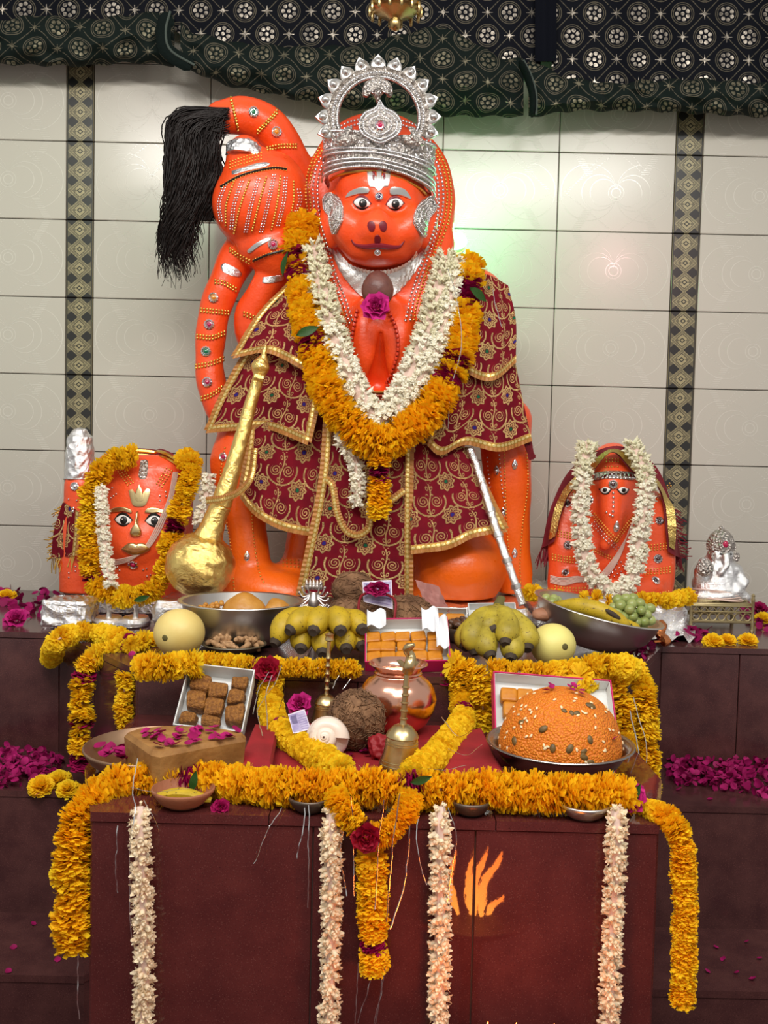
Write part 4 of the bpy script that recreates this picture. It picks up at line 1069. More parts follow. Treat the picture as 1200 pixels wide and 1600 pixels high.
# brown stone fruit, coral beads
o = MB().ell(P(590, 452, 3.09), (m(25, 3.09), m(24, 3.09), m(29, 3.09)), 24, 16, fn=lambda d: 1-.10*max(0, d[2])*abs(d[0])).build('wood_apple', mat('brown_stone', lin(112, 68, 58), .42, c2=lin(92, 52, 46), vs=30, bs=60, bst=.2), sharp=0); tag(o, 'smooth brown stone fruit resting on the statue\'s silver collar', 'fruit')
cb = thing('coral_bead_necklace', 'orange bead string hanging on the bare chest inside the white garland', 'necklace', P(592, 630, 3.1))
CORAL = mat('coral_bead', lin(214, 62, 30), .4)
for pts in ([(560, 485), (552, 530), (552, 570), (560, 605), (576, 622), (592, 634), (602, 620), (612, 585), (622, 545), (618, 510), (606, 485)],):
    a = strip(B, pts, 6.5, .009, 3.15)
    q = MB(); q.tube(np.array(a), .0016, 5); q.build('string', CLOTHR, cb)
    q = MB(); q.lathe([(0, -.006), (.0058, -.005), (.0068, 0), (.0058, .005), (0, .006)], 8); bm2 = q.mesh('bead', CORAL)
    for i in range(len(a)-1):
        d = a[i+1]-a[i]; x_, y_, z_ = frame(d); inst('bead', bm2, mat4((a[i]+a[i+1])/2, x_, y_, z_), cb)
# ---------------------------------------------------------------- flowers and garlands
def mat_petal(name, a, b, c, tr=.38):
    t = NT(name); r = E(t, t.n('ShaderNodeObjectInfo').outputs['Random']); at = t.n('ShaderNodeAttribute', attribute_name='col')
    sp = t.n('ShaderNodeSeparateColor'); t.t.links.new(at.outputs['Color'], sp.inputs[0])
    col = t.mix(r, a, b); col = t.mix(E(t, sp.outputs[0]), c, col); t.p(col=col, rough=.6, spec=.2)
    d = t.n('ShaderNodeBsdfTranslucent'); t.set(d.inputs[0], col); mx = t.n('ShaderNodeMixShader'); mx.inputs[0].default_value = tr
    out = t.t.nodes['Material Output']; t.t.links.new(t.b.outputs[0], mx.inputs[1]); t.t.links.new(d.outputs[0], mx.inputs[2]); t.t.links.new(mx.outputs[0], out.inputs[0]); return t.m
MARI = mat_petal('marigold_petals', (1, .76, .02, 1), (1, .62, .012, 1), (1, .48, .01, 1))
MARIY = mat_petal('yellow_marigold_petals', (1, .80, .03, 1), (1, .70, .02, 1), (.92, .54, .015, 1))
BUDM = mat_petal('white_bud_petals', (.95, .92, .80, 1), (.92, .86, .70, 1), (.80, .76, .56, 1), .2)
BUDP = mat_petal('cream_bud_petals', (.96, .84, .62, 1), (.94, .76, .52, 1), (.80, .64, .40, 1), .2)
ROSEM = mat_petal('rose_petals', (.48, .008, .12, 1), (.36, .005, .08, 1), (.2, .003, .05, 1), .12)
ROSEP = mat_petal('pink_petals', (.50, .014, .17, 1), (.34, .006, .10, 1), (.22, .004, .06, 1), .12)
ROSER = mat_petal('red_rose_petals', (.42, .008, .03, 1), (.36, .006, .03, 1), (.2, .004, .02, 1), .2)
LEAFM = mat('leaf_green', lin(30, 62, 20), .5, c2=lin(48, 82, 30), vs=20, spec=.25)
STRING = mat('cotton_thread', lin(214, 186, 172), .8)
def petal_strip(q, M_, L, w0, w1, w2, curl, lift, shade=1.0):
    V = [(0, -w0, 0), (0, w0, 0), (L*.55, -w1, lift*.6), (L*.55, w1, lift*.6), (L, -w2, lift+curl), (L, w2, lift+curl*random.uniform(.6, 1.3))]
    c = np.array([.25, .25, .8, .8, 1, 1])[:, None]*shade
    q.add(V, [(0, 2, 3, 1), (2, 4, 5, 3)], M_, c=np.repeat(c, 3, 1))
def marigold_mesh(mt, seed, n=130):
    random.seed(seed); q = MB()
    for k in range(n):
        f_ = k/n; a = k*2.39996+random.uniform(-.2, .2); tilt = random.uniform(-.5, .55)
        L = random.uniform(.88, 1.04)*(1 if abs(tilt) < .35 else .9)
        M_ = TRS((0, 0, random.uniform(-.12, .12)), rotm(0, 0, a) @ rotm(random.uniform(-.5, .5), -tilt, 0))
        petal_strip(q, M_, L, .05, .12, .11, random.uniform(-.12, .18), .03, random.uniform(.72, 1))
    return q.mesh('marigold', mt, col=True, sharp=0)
def pompon_mesh(mt, seed, n=120):
    """a whole marigold head as it lies loose: a dome of ruffled petals"""
    random.seed(seed); q = MB()
    for k in range(n):
        f_ = (k+.5)/n; a = k*2.39996; el = math.asin(1-f_*1.05 if f_ < .95 else 0)
        M_ = TRS((0, 0, 0), rotm(0, 0, a) @ rotm(0, -el+random.uniform(-.1, .1), 0) @ rotm(random.uniform(-.6, .6), 0, 0))
        petal_strip(q, M_, random.uniform(.85, 1.06), .05, .15, .17, random.uniform(-.1, .1), 0, random.uniform(.7, 1))
    return q.mesh('marigold', mt, col=True, sharp=0)
MG = [marigold_mesh(MARI, k) for k in range(4)]; MGY = [marigold_mesh(MARIY, 10+k) for k in range(4)]; POM = [pompon_mesh(MARIY, 20+k) for k in range(3)]
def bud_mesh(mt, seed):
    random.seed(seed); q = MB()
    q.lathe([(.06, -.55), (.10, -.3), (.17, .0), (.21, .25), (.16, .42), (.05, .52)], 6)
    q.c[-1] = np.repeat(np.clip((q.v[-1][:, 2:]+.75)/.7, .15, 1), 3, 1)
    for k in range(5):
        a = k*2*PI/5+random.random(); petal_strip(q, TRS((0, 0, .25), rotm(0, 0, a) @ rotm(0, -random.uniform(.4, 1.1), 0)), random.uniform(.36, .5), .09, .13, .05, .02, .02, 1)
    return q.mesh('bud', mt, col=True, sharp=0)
BUDW = [bud_mesh(BUDM, 30+k) for k in range(3)]; BUDC = [bud_mesh(BUDP, 40+k) for k in range(3)]
def rose_petal_mesh(mt, seed, name='petal'):
    random.seed(seed); n = 5; V = []; w_ = [.25, .75, 1, .85, .3]
    for i in range(n):
        for j in range(4):
            x = (j/3-.5)*2*w_[i]*.55; y = i/(n-1)*1.2-.5; V.append((x, y, .35*x*x+.18*y*y*random.uniform(.5, 1.5)+random.uniform(-.04, .04)))
    f = [(i*4+j, i*4+j+1, i*4+j+5, i*4+j+4) for i in range(n-1) for j in range(3)]
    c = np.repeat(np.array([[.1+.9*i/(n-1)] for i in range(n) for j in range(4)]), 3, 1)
    q = MB(); q.add(V, f, c=c); return q.mesh(name, mt, col=True, sharp=0)
RP = [rose_petal_mesh(ROSEP, 50+k) for k in range(4)]
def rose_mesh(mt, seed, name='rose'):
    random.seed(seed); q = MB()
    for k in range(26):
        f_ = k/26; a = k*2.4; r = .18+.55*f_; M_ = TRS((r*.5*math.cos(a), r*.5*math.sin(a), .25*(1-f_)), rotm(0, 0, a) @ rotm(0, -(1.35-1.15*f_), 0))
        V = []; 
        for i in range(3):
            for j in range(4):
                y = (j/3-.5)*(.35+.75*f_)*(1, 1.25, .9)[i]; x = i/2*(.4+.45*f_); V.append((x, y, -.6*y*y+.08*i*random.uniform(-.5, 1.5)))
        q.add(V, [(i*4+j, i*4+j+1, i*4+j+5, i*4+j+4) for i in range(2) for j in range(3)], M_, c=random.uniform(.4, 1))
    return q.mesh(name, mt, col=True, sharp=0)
ROSE = [rose_mesh(ROSEM, 60), rose_mesh(ROSEM, 61)]; ROSEPK = rose_mesh(mat_petal('bright_pink_petals', (.66, .03, .26, 1), (.56, .02, .20, 1), (.34, .008, .12, 1), .15), 62); ROSERD = rose_mesh(ROSER, 63)
def rose_band_mesh():
    random.seed(70); q = MB()
    for k in range(40):
        a = k*2.4; petal_strip(q, TRS((0, 0, random.uniform(-.2, .2)), rotm(0, 0, a) @ rotm(random.uniform(-.3, .3), random.uniform(-.4, .4), 0)), random.uniform(.75, .95), .1, .35, .28, random.uniform(-.1, .1), 0, random.uniform(.4, 1))
    return q.mesh('rose_band', ROSEM, col=True, sharp=0)
RBAND = rose_band_mesh()
def leaf_mesh():
    q = MB(); V = []; n = 7
    for i in range(n):
        t_ = i/(n-1); w_ = .32*math.sin(PI*t_)**.8*(1.1-t_*.3)
        V += [(-w_, t_*1.6-.8, .10*math.sin(t_*4)+.08), (0, t_*1.6-.8, .10*math.sin(t_*4)), (w_, t_*1.6-.8, .10*math.sin(t_*4)+.08)]
    f = [(i*3+j, i*3+j+1, i*3+j+4, i*3+j+3) for i in range(n-1) for j in range(2)]; q.add(V, f); return q.mesh('leaf', LEAFM, sharp=0)
LEAF = leaf_mesh()
random.seed(101)
def marigolds(name, label, pts, rad, step=.42, bands=(), group=None, yel=False, jit=.12, loose=0.0, cat='garland', leaves=(), bandpts=()):
    """flowers threaded face to face along a string; pts are world points"""
    pts = np.array(pts, float); c_ = resample(pts, 300); L = plen(c_); n = max(2, int(L/(rad*step))); k = resample(c_, n); T = np.gradient(k, axis=0)
    base = k[0].copy(); base[2] = k[:, 2].min()-rad
    t = thing(name, label, cat, base, group)
    q = MB(); q.tube(resample(c_, 40), .0025, 5); q.build('string', STRING, t)
    bands = list(bands)+[np.argmin(np.linalg.norm(k-P(*b_), axis=1))/(n-1) for b_ in bandpts]; ms = MGY if yel else MG; R = rng.permutation(n)
    for i in range(n):
        f_ = i/(n-1); x_, y_, z_ = frame(T[i]+rng.normal(0, jit, 3)*np.linalg.norm(T[i])); a = random.uniform(0, 6.28); xr = x_*math.cos(a)+y_*math.sin(a); yr = np.cross(z_, xr)
        p = k[i]+rng.normal(0, rad*.06, 3)
        if any(abs(f_-bt)*L < rad*.40 for bt in bands):
            inst('rose_band', RBAND, mat4(p, xr, yr, z_, rad*.92), t)
        else:
            g = random.random() < .5; s_ = rad*random.uniform(.92, 1.06)
            if loose and int(f_*L/(rad*1.15)) % 2: s_ *= 1-loose
            inst('marigold', ms[i % 4], mat4(p, xr, yr, z_*(1 if g else -1) if False else z_, s_), t)
    for lt, dx, ang in leaves:
        i = int(lt*(n-1)); x_, y_, z_ = frame(T[i]); side = np.array((dx, -math.sqrt(max(0, 1-dx*dx)), 0)); up = np.array((math.sin(ang), 0, math.cos(ang)))
        a_ = np.cross(up, side); inst('leaf', LEAF, mat4(k[i]+side*rad*1.02, a_/np.linalg.norm(a_), np.cross(side, a_/np.linalg.norm(a_)), side, rad*.8), t)
    return t
def buds(name, label, pts, rad, size, per=6, step=.5, group=None, ms=None, limit=300, cat='garland', join=False, tip=0.0):
    pts = np.array(pts, float); c_ = resample(pts, 300); L = plen(c_); n = max(3, int(L/(size*step))); k = resample(c_, n); T = np.gradient(k, axis=0)
    base = k[0].copy(); base[2] = k[:, 2].min()-rad; t = thing(name, label, cat, base, group); ms = ms or BUDW
    q = MB(); q.tube(resample(c_, 40), rad*.5, 6); q.build('string', STRING, t)
    Ms = []
    for i in range(n):
        x_, y_, z_ = frame(T[i])
        for j in range(per):
            a = 2*PI*(j+.5*(i % 2))/per+random.uniform(-.35, .35); d = x_*math.cos(a)+y_*math.sin(a); d = d+z_*random.uniform(-.5, .6)+rng.normal(0, .12, 3); d /= np.linalg.norm(d)
            u, v_, w_ = frame(d, (1, 0, .2)); s_ = size*random.uniform(.85, 1.15)*(1 if tip == 0 else min(1, .45+i/(n*tip)))
            Ms.append(mat4(k[i]+d*(rad-size*.5), u, v_, w_, s_))
    scatter('blossom', ms, Ms, t, 0 if join else limit); return t
def W(lst): return [P(*q) for q in lst]
# ---- garlands round the neck of the great statue
gm = marigolds('marigold_garland', 'thick orange marigold garland hanging in a V round the great statue\'s neck',
    W([(473, 352, 3.24), (470, 400, 3.215), (475, 455, 3.17), (486, 520, 3.105), (500, 570, 3.07), (520, 625, 3.04), (555, 668, 3.02), (594, 694, 3.00), (640, 668, 3.02), (680, 628, 3.045), (704, 585, 3.075), (720, 520, 3.12), (730, 455, 3.18), (730, 416, 3.23)]), m(30, 3.08), .34,
    bands=(.075, .115, .275, .725, .765, .905, .935), leaves=((.10, -.75, .4), (.265, -.1, 1.2), (.92, .5, 2.0)))
marigolds('marigold_garland', 'marigold pendant hanging from the point of the great statue\'s V garland', W([(593, 712, 3.0), (593, 745, 3.0), (592, 800, 3.01)]), m(20, 3.0), .42, bands=(.26,))
buds('white_flower_garland', 'white jasmine garland hanging in a V inside the orange garland', W([(489, 388, 3.20), (500, 440, 3.15), (516, 500, 3.10), (535, 560, 3.07), (562, 618, 3.05), (592, 656, 3.04), (622, 622, 3.05), (648, 572, 3.07), (668, 520, 3.10), (688, 450, 3.15), (697, 405, 3.20)]), m(22, 3.08), .032, 8, .34)
buds('white_flower_garland', 'second white jasmine strand on the right, doubling the white V garland', W([(712, 408, 3.19), (706, 450, 3.145), (690, 520, 3.095), (668, 570, 3.065), (640, 615, 3.05), (618, 645, 3.035)]), m(17, 3.08), .032, 7, .34)
buds('white_flower_tail', 'short white blossom tail hanging left of the marigold pendant', W([(534, 668, 3.06), (536, 690, 3.05), (552, 715, 3.04), (560, 745, 3.04), (558, 785, 3.04)]), m(12, 3.04), .034, 5, .42)
buds('white_flower_tail', 'white blossom tuft under the tip of the marigold pendant', W([(583, 785, 3.03), (584, 802, 3.03)]), m(9, 3.04), .032, 5, .5)
o = inst('rose', ROSEPK, mat4(P(588, 480, 3.03), (1, 0, 0), (0, .2, 1), (0, -1, .2), .040)); tag(o, 'bright pink rose on the brown stone fruit at the statue\'s collar', 'flower')
# ---- garlands on the front block
rad = .040
marigolds('marigold_garland', 'long orange marigold garland along the altar\'s front edge, hanging at its left corner',
    [P(118, 1478, 1.765), P(117, 1400, 1.765), P(114, 1330, 1.765), P(124, 1285, 1.78), P(152, 1245, 1.82), P(205, 1222, 1.86)]+W([(300, 1220, 1.86), (360, 1224, 1.83), (430, 1228, 1.80), (560, 1231, 1.79), (640, 1234, 1.785), (760, 1236, 1.785), (880, 1239, 1.78), (972, 1241, 1.78)]), rad, .33,
    bandpts=((296, 1222, 1.86), (642, 1234, 1.785)))
marigolds('marigold_garland', 'orange marigold garland hanging down the right corner of the front block',
    W([(1012, 1268, 1.80), (1035, 1272, 1.76), (1060, 1300, 1.725), (1069, 1360, 1.72), (1070, 1450, 1.72), (1066, 1562, 1.72)]), m(21, 1.75), .38)
marigolds('marigold_garland', 'marigold garland running from the bench edge across the left red cloth', [P(424, 1052, 2.385), P(422, 1090, 2.365), G(432, 1132, ZC+.036), G(462, 1160, ZC+.036), G(500, 1184, ZC+.036), G(532, 1204, ZC+.036)], m(22, 2.2), .36, yel=True, bands=(.42,))
marigolds('marigold_garland', 'marigold garland running from the bench edge down beside the brass bell', [P(720, 1050, 2.385), P(722, 1095, 2.365), G(722, 1130, ZC+.036), G(700, 1160, ZC+.036), G(672, 1190, ZC+.036), G(646, 1212, ZC+.036)], m(22, 2.2), .36, yel=True, bands=(.2,))
marigolds('marigold_swag', 'short marigold swag drooping in a V under the middle of the front garland', W([(524, 1242, 1.74), (540, 1270, 1.715), (572, 1302, 1.705), (600, 1306, 1.705), (628, 1276, 1.715), (644, 1250, 1.74)]), m(22, 1.72), .38, bands=(.42,))
marigolds('marigold_tassel', 'orange marigold tassel hanging down the middle of the front block', W([(580, 1340, 1.71), (582, 1420, 1.71), (584, 1508, 1.71)]), m(26, 1.71), .36, bands=(.78,))
o = inst('rose', ROSERD, mat4(P(573, 1308, 1.672), (1, 0, 0), (0, 0, 1), (0, -1, 0), .024)); tag(o, 'dark red rose at the top of the hanging marigold tassel', 'flower')
for x, x2, lab in ((219, 222, 'white blossom strand hanging at the left end of the front block'), (518, 513, 'white blossom strand hanging just left of the marigold tassel'), (688, 684, 'white blossom strand hanging just right of the marigold tassel'), (963, 952, 'white blossom strand hanging at the right end of the front block')):
    buds('white_flower_strand', lab, W([(x, 1262, 1.735), (x, 1300, 1.715), ((x+x2)/2+2, 1400, 1.715), (x2+3, 1500, 1.715), (x2, 1650, 1.715)]), m(17, 1.72), .026, 5, .40, ms=BUDC, tip=.06)
# ---- garlands on the bench
marigolds('marigold_garland', 'yellow marigold garland hanging in clumps from the left corner of the bench', W([(225, 1006, 2.66), (190, 1012, 2.64), (155, 1026, 2.63), (132, 1048, 2.62), (128, 1090, 2.60), (126, 1140, 2.58), (124, 1192, 2.57)]), m(23, 2.62), .50, yel=True, bands=(.46, .75, .985), jit=.28, loose=.2)
marigolds('marigold_garland', 'yellow marigold garland lying across the left bench corner by the silver sandals', [P(80, 1028, 2.86), G(90, 1000, ZA+.02), G(130, 988, ZA+.026), G(170, 994, ZA+.026), G(205, 1006, ZA+.026)], m(17, 2.9), .48, yel=True, jit=.25, loose=.15, bands=(.97,))
marigolds('marigold_strand', 'short marigold strand hanging down the bench front below the melon', W([(197, 1056, 2.44), (193, 1095, 2.43), (194, 1140, 2.43)]), m(19, 2.45), .55, yel=True, jit=.2, loose=.25)
marigolds('marigold_garland', 'marigold row on the bench edge in front of the left melon', [G(222, 1040, ZA+.034), G(260, 1042, ZA+.034), G(304, 1040, ZA+.034)], m(23, 2.5), .42, yel=True, jit=.25)
marigolds('marigold_garland', 'marigold row on the bench edge in front of the left banana bunch', [G(318, 1032, ZA+.02), G(400, 1040, ZA+.02), G(470, 1043, ZA+.024), G(556, 1045, ZA+.024)], m(16, 2.45), .50, yel=True, jit=.25, bands=(.36,))
marigolds('marigold_garland', 'marigold garland bunched on the bench edge below the right banana bunch', W([(712, 1040, 2.40), (740, 1055, 2.385), (752, 1085, 2.37), (756, 1130, 2.36)]), m(24, 2.4), .40, yel=True, jit=.25)
marigolds('marigold_garland', 'marigold garland running along the bench edge right of the banana bunch', [G(770, 1046, ZA+.03), G(840, 1052, ZA+.03), G(900, 1048, ZA+.035)], m(19, 2.45), .45, yel=True, jit=.25)
marigolds('marigold_garland', 'thick yellow marigold column, outer of two hanging right of the orange dome sweet', [G(918, 1040, ZA+.055), G(962, 1040, ZA+.055)]+W([(996, 1052, 2.43), (1008, 1090, 2.38), (1010, 1150, 2.37), (1012, 1195, 2.36), (1013, 1228, 2.36)]), m(22, 2.4), .46, yel=True, jit=.22, loose=.15)
marigolds('marigold_garland', 'yellow marigold column, inner of two hanging right of the orange dome sweet', [G(905, 1058, ZA+.03), P(948, 1060, 2.38), P(966, 1090, 2.37), P(972, 1130, 2.36), P(976, 1165, 2.34), P(966, 1195, 2.28)], m(24, 2.4), .46, yel=True, jit=.22, loose=.15)
# ---------------------------------------------------------------- left statue: flat orange face with a foil-topped club
b = MB(); xl, xr = P(108, 900, 3.2)[0], P(276, 900, 3.2)[0]
b.box(((xl+xr)/2, 3.46, ZA+.0275), (xr-xl, .46, .055), bev=.01); o = crinkle(b.build('statue_plinth', FOIL_S), .003, .04, 8, 6); tag(o, 'low silver foil plinth under the flat-faced orange statue on the left', 'plinth')
B2 = SDF((-1.20, 3.06, ZA+.052), (-.58, 3.74, 1.52), .0065)
z0 = ZA+.055; st2 = P(215, 930, 3.35); st2[2] = z0
S2 = thing('face_statue', 'flat orange-faced deity statue with gilt brows, nose and lips on the left', 'statue', st2)
def P2(x, y, Y): return P(x, y, Y)
Rt = rotm(0, math.radians(1.5), 0)
B2.box(P(222, 832, 3.36), (m(72, 3.36), .13, m(122, 3.36)), .07, .01, Rt)
B2.cap([P(126, 760, 3.40), P(122, 850, 3.40), P(124, 945, 3.40)], [m(24, 3.4), m(26, 3.4), m(30, 3.4)], .03)
B2.ell(P(222, 828, 3.25), (m(54, 3.2), .05, m(80, 3.2)), .04)
B2.ell(P(212, 850, 3.22), (m(34, 3.2), .04, m(30, 3.2)), .03); B2.ell(P(176, 835, 3.24), (m(18, 3.2), .03, m(30, 3.2)), .03); B2.ell(P(252, 835, 3.24), (m(18, 3.2), .03, m(30, 3.2)), .03)
B2.ell(P(193, 813, 3.185), (m(18, 3.2), .016, m(11, 3.2)), .012, sub=True); B2.ell(P(241, 814, 3.185), (m(18, 3.2), .016, m(11, 3.2)), .012, sub=True)
B2.noise(.003, 26, 5); B2.a[:, :, :1] = .01
ORANGE_L = mat_orange('light_vermilion_paint', (.86, .095, .022, 1), (.80, .07, .016, 1))
B2.build('body', ORANGE_L, S2)
q = MB(); q.lathe([(m(24, 3.4), -.01), (m(24, 3.4), .02), (m(23, 3.4), .09), (m(19, 3.4), .14), (m(10, 3.4), .168), (0, .175)], 24, TRS(P(125, 745, 3.40)), wob=lambda th, s: .05*math.sin(5*th+8*s)*math.sin(3*th)); crinkle(q.build('foil_club', FOIL_S, S2), .0022, .024, 5, 9)
eye(193, 813, 13, 8.5, S2, B2, .5, BLACK); eye(241, 814, 13, 8.5, S2, B2, -.5, BLACK)
px_plate('eyebrow', [(171, 802), (176, 795), (190, 792), (203, 795), (207, 801), (196, 799), (184, 800)], .006, GOLD_L, S2, B2)
px_plate('eyebrow', [(226, 801), (229, 795), (240, 793), (254, 796), (261, 803), (248, 801), (236, 802)], .006, GOLD_L, S2, B2)
px_plate('nose', [(214, 799), (217, 799), (218, 820), (222, 832), (219, 838), (206, 838), (204, 832), (212, 820)], .012, GOLD_L, S2, B2, dome=.010)
px_plate('lips', [(190, 857), (200, 849), (210, 848), (213, 850), (217, 848), (226, 849), (236, 856), (226, 864), (212, 867), (200, 864)], .007, GOLD_L, S2, B2, dome=.006)
px_plate('mouth_gap', [(195, 857), (205, 854), (213, 855), (222, 854), (230, 857), (221, 860), (212, 862), (204, 860)], .016, mat('lip_shadow_gilt', lin(146, 96, 52), .5), S2, B2)
for pts in ([(218, 757), (223, 770), (221, 784), (214, 784), (212, 770)], [(201, 766), (208, 765), (209, 779), (214, 785), (223, 785), (227, 780), (228, 765), (235, 766), (231, 783), (225, 791), (210, 791), (205, 783)]): px_plate('forehead_mark', pts, .005, GOLD_L, S2, B2)
def rows2(sdf, par, path, shifts, step, r, mt, name): beads([strip(sdf, path, step, .002, shift=s_) for s_ in shifts], r, mt, par, name)
rows2(B2, S2, [(182, 725), (204, 756)], [(-4, 2), (0, 0), (4, -2)], 3.6, .0034, GOLD, 'gold_bead_row'); rows2(B2, S2, [(264, 734), (249, 758)], [(-4, -2), (0, 0), (4, 2)], 3.6, .0034, GOLD, 'gold_bead_row')
px_plate('silver_strip', [(220, 720), (231, 720), (229, 746), (217, 746)], .002, SILVER, S2, B2); rows2(B2, S2, [(225, 722), (223, 745)], [(-3, 0), (0, 0), (3, 0)], 4, .003, SILV_B, 'strip_beads')
rows2(B2, S2, [(166, 756), (178, 775)], [(-4, 3), (0, 0), (4, -3)], 6, .0036, SILV_B, 'silver_bead_row'); rows2(B2, S2, [(268, 762), (250, 775)], [(0, 0), (0, 7)], 6, .0036, SILV_B, 'silver_bead_row')
rows2(B2, S2, [(174, 892), (184, 886)], [(0, 0), (3, 5)], 6, .0036, SILV_B, 'silver_bead_row'); rows2(B2, S2, [(224, 890), (230, 900)], [(0, 0), (5, -2)], 5, .0036, SILV_B, 'silver_bead_row')
rows2(B2, S2, [(108, 895), (118, 885)], [(0, 0), (0, 7)], 6, .0036, SILV_B, 'silver_bead_row'); rows2(B2, S2, [(108, 780), (120, 782)], [(0, 0)], 6, .0036, SILV_B, 'silver_bead_row')
jewel(B2, 208, 882, 8, 'r', S2); jewel(B2, 117, 760, 7, 's', S2); jewel(B2, 115, 798, 7, 's', S2, True)
def fringe(q, a, d, n, spread, L):
    for k in range(n):
        p = a[0]*(1-k/(n-1))+a[1]*k/(n-1); e = p+np.array(d)*L*random.uniform(.8, 1.15)+rng.normal(0, spread, 3); q.tube(np.array([p, (p+e)/2+rng.normal(0, spread*.4, 3), e]), .0022, 3)
cl = robe('fringed_cloth', 'small crimson cloth with gold fringe at the left statue\'s side', 'cloth', panel([(98, 784, 3.36), (124, 800, 3.33)], [(80, 872, 3.38), (118, 868, 3.32)], [(98, 784, 3.36), (84, 830, 3.38), (80, 872, 3.38)], [(124, 800, 3.33), (122, 835, 3.32), (118, 868, 3.32)], 16, 20, drape=False, ph=1.7), [('r',)])
q = MB(); fringe(q, [P(97, 790, 3.37), P(80, 872, 3.38)], (-.02, 0, -.012), 30, .006, 1.0); fringe(q, [P(82, 872, 3.38), P(117, 868, 3.33)], (-.004, 0, -.045), 18, .006, 1.0); o = q.build('fringe', GOLD, cl); o['kind'] = 'stuff'
hb = thing('headband', 'dark red and gold braid across the top of the flat-faced statue', 'ribbon', P(230, 712, 3.22))
px_ = [(186, 716), (205, 708), (232, 708), (260, 714), (284, 730), (290, 738)]
a_ = np.array(strip(B2, px_, 4, .006)); q = MB(); q.tube(a_, .016, 8, flat=.5); q.build('braid', CLOTHR, hb); q = MB(); q.tube(a_+np.array((0, -.010, .006)), .006, 6); q.build('gold_cord', GOLD, hb); q = MB(); q.tube(a_+np.array((0, -.010, -.008)), .005, 6); q.build('gold_cord', GOLD, hb)
th = thing('cotton_thread', 'pale cotton thread looped across the flat-faced statue\'s cheek', 'thread', P(200, 880, 3.15))
for k in range(4): q = MB(); q.tube(np.array(strip(B2, [(276-2*k, 738), (266-2*k, 785), (250-3*k, 830), (222-3*k, 862+2*k), (172, 876+3*k)], 5, .008)), .0022, 4); q.build('strand', STRING, th)
marigolds('marigold_garland', 'marigold garland looped round the flat-faced orange statue on the left', W([(205, 712, 3.20), (172, 722, 3.17), (150, 752, 3.15), (141, 795, 3.15), (139, 845, 3.15), (142, 895, 3.14), (158, 922, 3.12), (190, 934, 3.11), (226, 930, 3.11), (250, 908, 3.13), (260, 880, 3.14), (267, 845, 3.15), (281, 800, 3.16), (294, 758, 3.17), (302, 728, 3.19), (290, 716, 3.22)]), m(20, 3.12), .46, yel=True, bands=(.395, .78), jit=.22, loose=.15, leaves=((.56, .3, 1.3),))
buds('white_flower_strand', 'white blossom strand down the left cheek of the flat-faced statue', W([(158, 762, 3.135), (160, 800, 3.12), (164, 850, 3.115), (174, 912, 3.09)]), m(10, 3.1), .03, 5, .42)
buds('white_flower_strand', 'white blossoms hanging between the flat-faced statue and the golden mace', W([(326, 742, 3.20), (322, 780, 3.18), (312, 816, 3.17)]), m(11, 3.2), .03, 5, .45)
# foil block and silver sandals before it
b = MB(); b.box((P(105, 950, 3.0)[0], 3.03, ZA+.045), (m(74, 2.95), .16, .09), bev=.012); o = crinkle(b.build('foil_block', FOIL_S), .004, .03, 7, 8); tag(o, 'crumpled silver-foil block left of the silver sandals', 'block')
for x, lab in ((166, 'left one of the pair of silver-foil toe-peg sandals'), (208, 'right one of the pair of silver-foil toe-peg sandals')):
    c0_ = G(x, 980, ZA); t = thing('sandal', lab, 'sandal', c0_)
    ol = [(m(21, 3)*math.cos(a)*(1+.08*math.cos(2*a)), m(34, 3)*math.sin(a)) for a in np.linspace(0, 2*PI, 24, endpoint=False)]
    q = MB(); q.plate(ol, .028, TRS(c0_+(0, .03, .002))); crinkle(q.build('sole', FOIL_S, t), .0014, .03, 5, 10)
    q = MB(); q.lathe([(.010, 0), (.007, .018), (.006, .03), (.010, .038), (.009, .044), (0, .047)], 12, TRS(c0_+(.004, .015, .026))); q.build('toe_peg', SILVER_S, t)
# ---------------------------------------------------------------- right statue: elephant-faced
ZR = .950
b = MB(); xl, xr = P(834, 940, 3.1)[0], P(1078, 940, 3.1)[0]; b.box(((xl+xr)/2, 3.43, (ZA+ZR)/2), (xr-xl, .66, ZR-ZA), bev=.014); o = crinkle(b.build('statue_plinth', FOIL_S), .003, .04, 8, 7); tag(o, 'silver foil plinth under the elephant-faced orange statue on the right', 'plinth')
B3 = SDF((.52, 3.10, ZR-.007), (1.10, 3.76, 1.52), .0065)
st3 = P(955, 930, 3.38); st3[2] = ZR
S3 = thing('elephant_statue', 'squat orange elephant-faced deity statue under a red cloth on the right', 'statue', st3)
def e3(x, y, Y, rx, rz, ry, k=.03, **kw): B3.ell(P(x, y, Y), (m(rx, Y), ry, m(rz, Y)), k, **kw)
B3.box(P(956, 872, 3.42), (m(84, 3.4), .15, m(78, 3.4)), .05, .02)
e3(956, 800, 3.42, 88, 55, .15, .04); e3(957, 772, 3.36, 46, 72, .14, .03); e3(957, 735, 3.38, 34, 42, .12, .03)
B3.cap([P(884, 800, 3.36), P(882, 860, 3.33), P(884, 930, 3.30)], [m(26, 3.3), m(26, 3.3), m(27, 3.3)], .02); B3.cap([P(1026, 800, 3.36), P(1024, 860, 3.33), P(1022, 930, 3.30)], [m(25, 3.3), m(26, 3.3), m(28, 3.3)], .02)
B3.cap([P(957, 760, 3.24), P(957, 800, 3.225), P(955, 830, 3.225), P(945, 850, 3.23)], [m(22, 3.2), m(18, 3.2), m(14, 3.2), m(10, 3.2)], .03)
e3(925, 790, 3.32, 20, 34, .06); e3(990, 790, 3.32, 20, 34, .06)
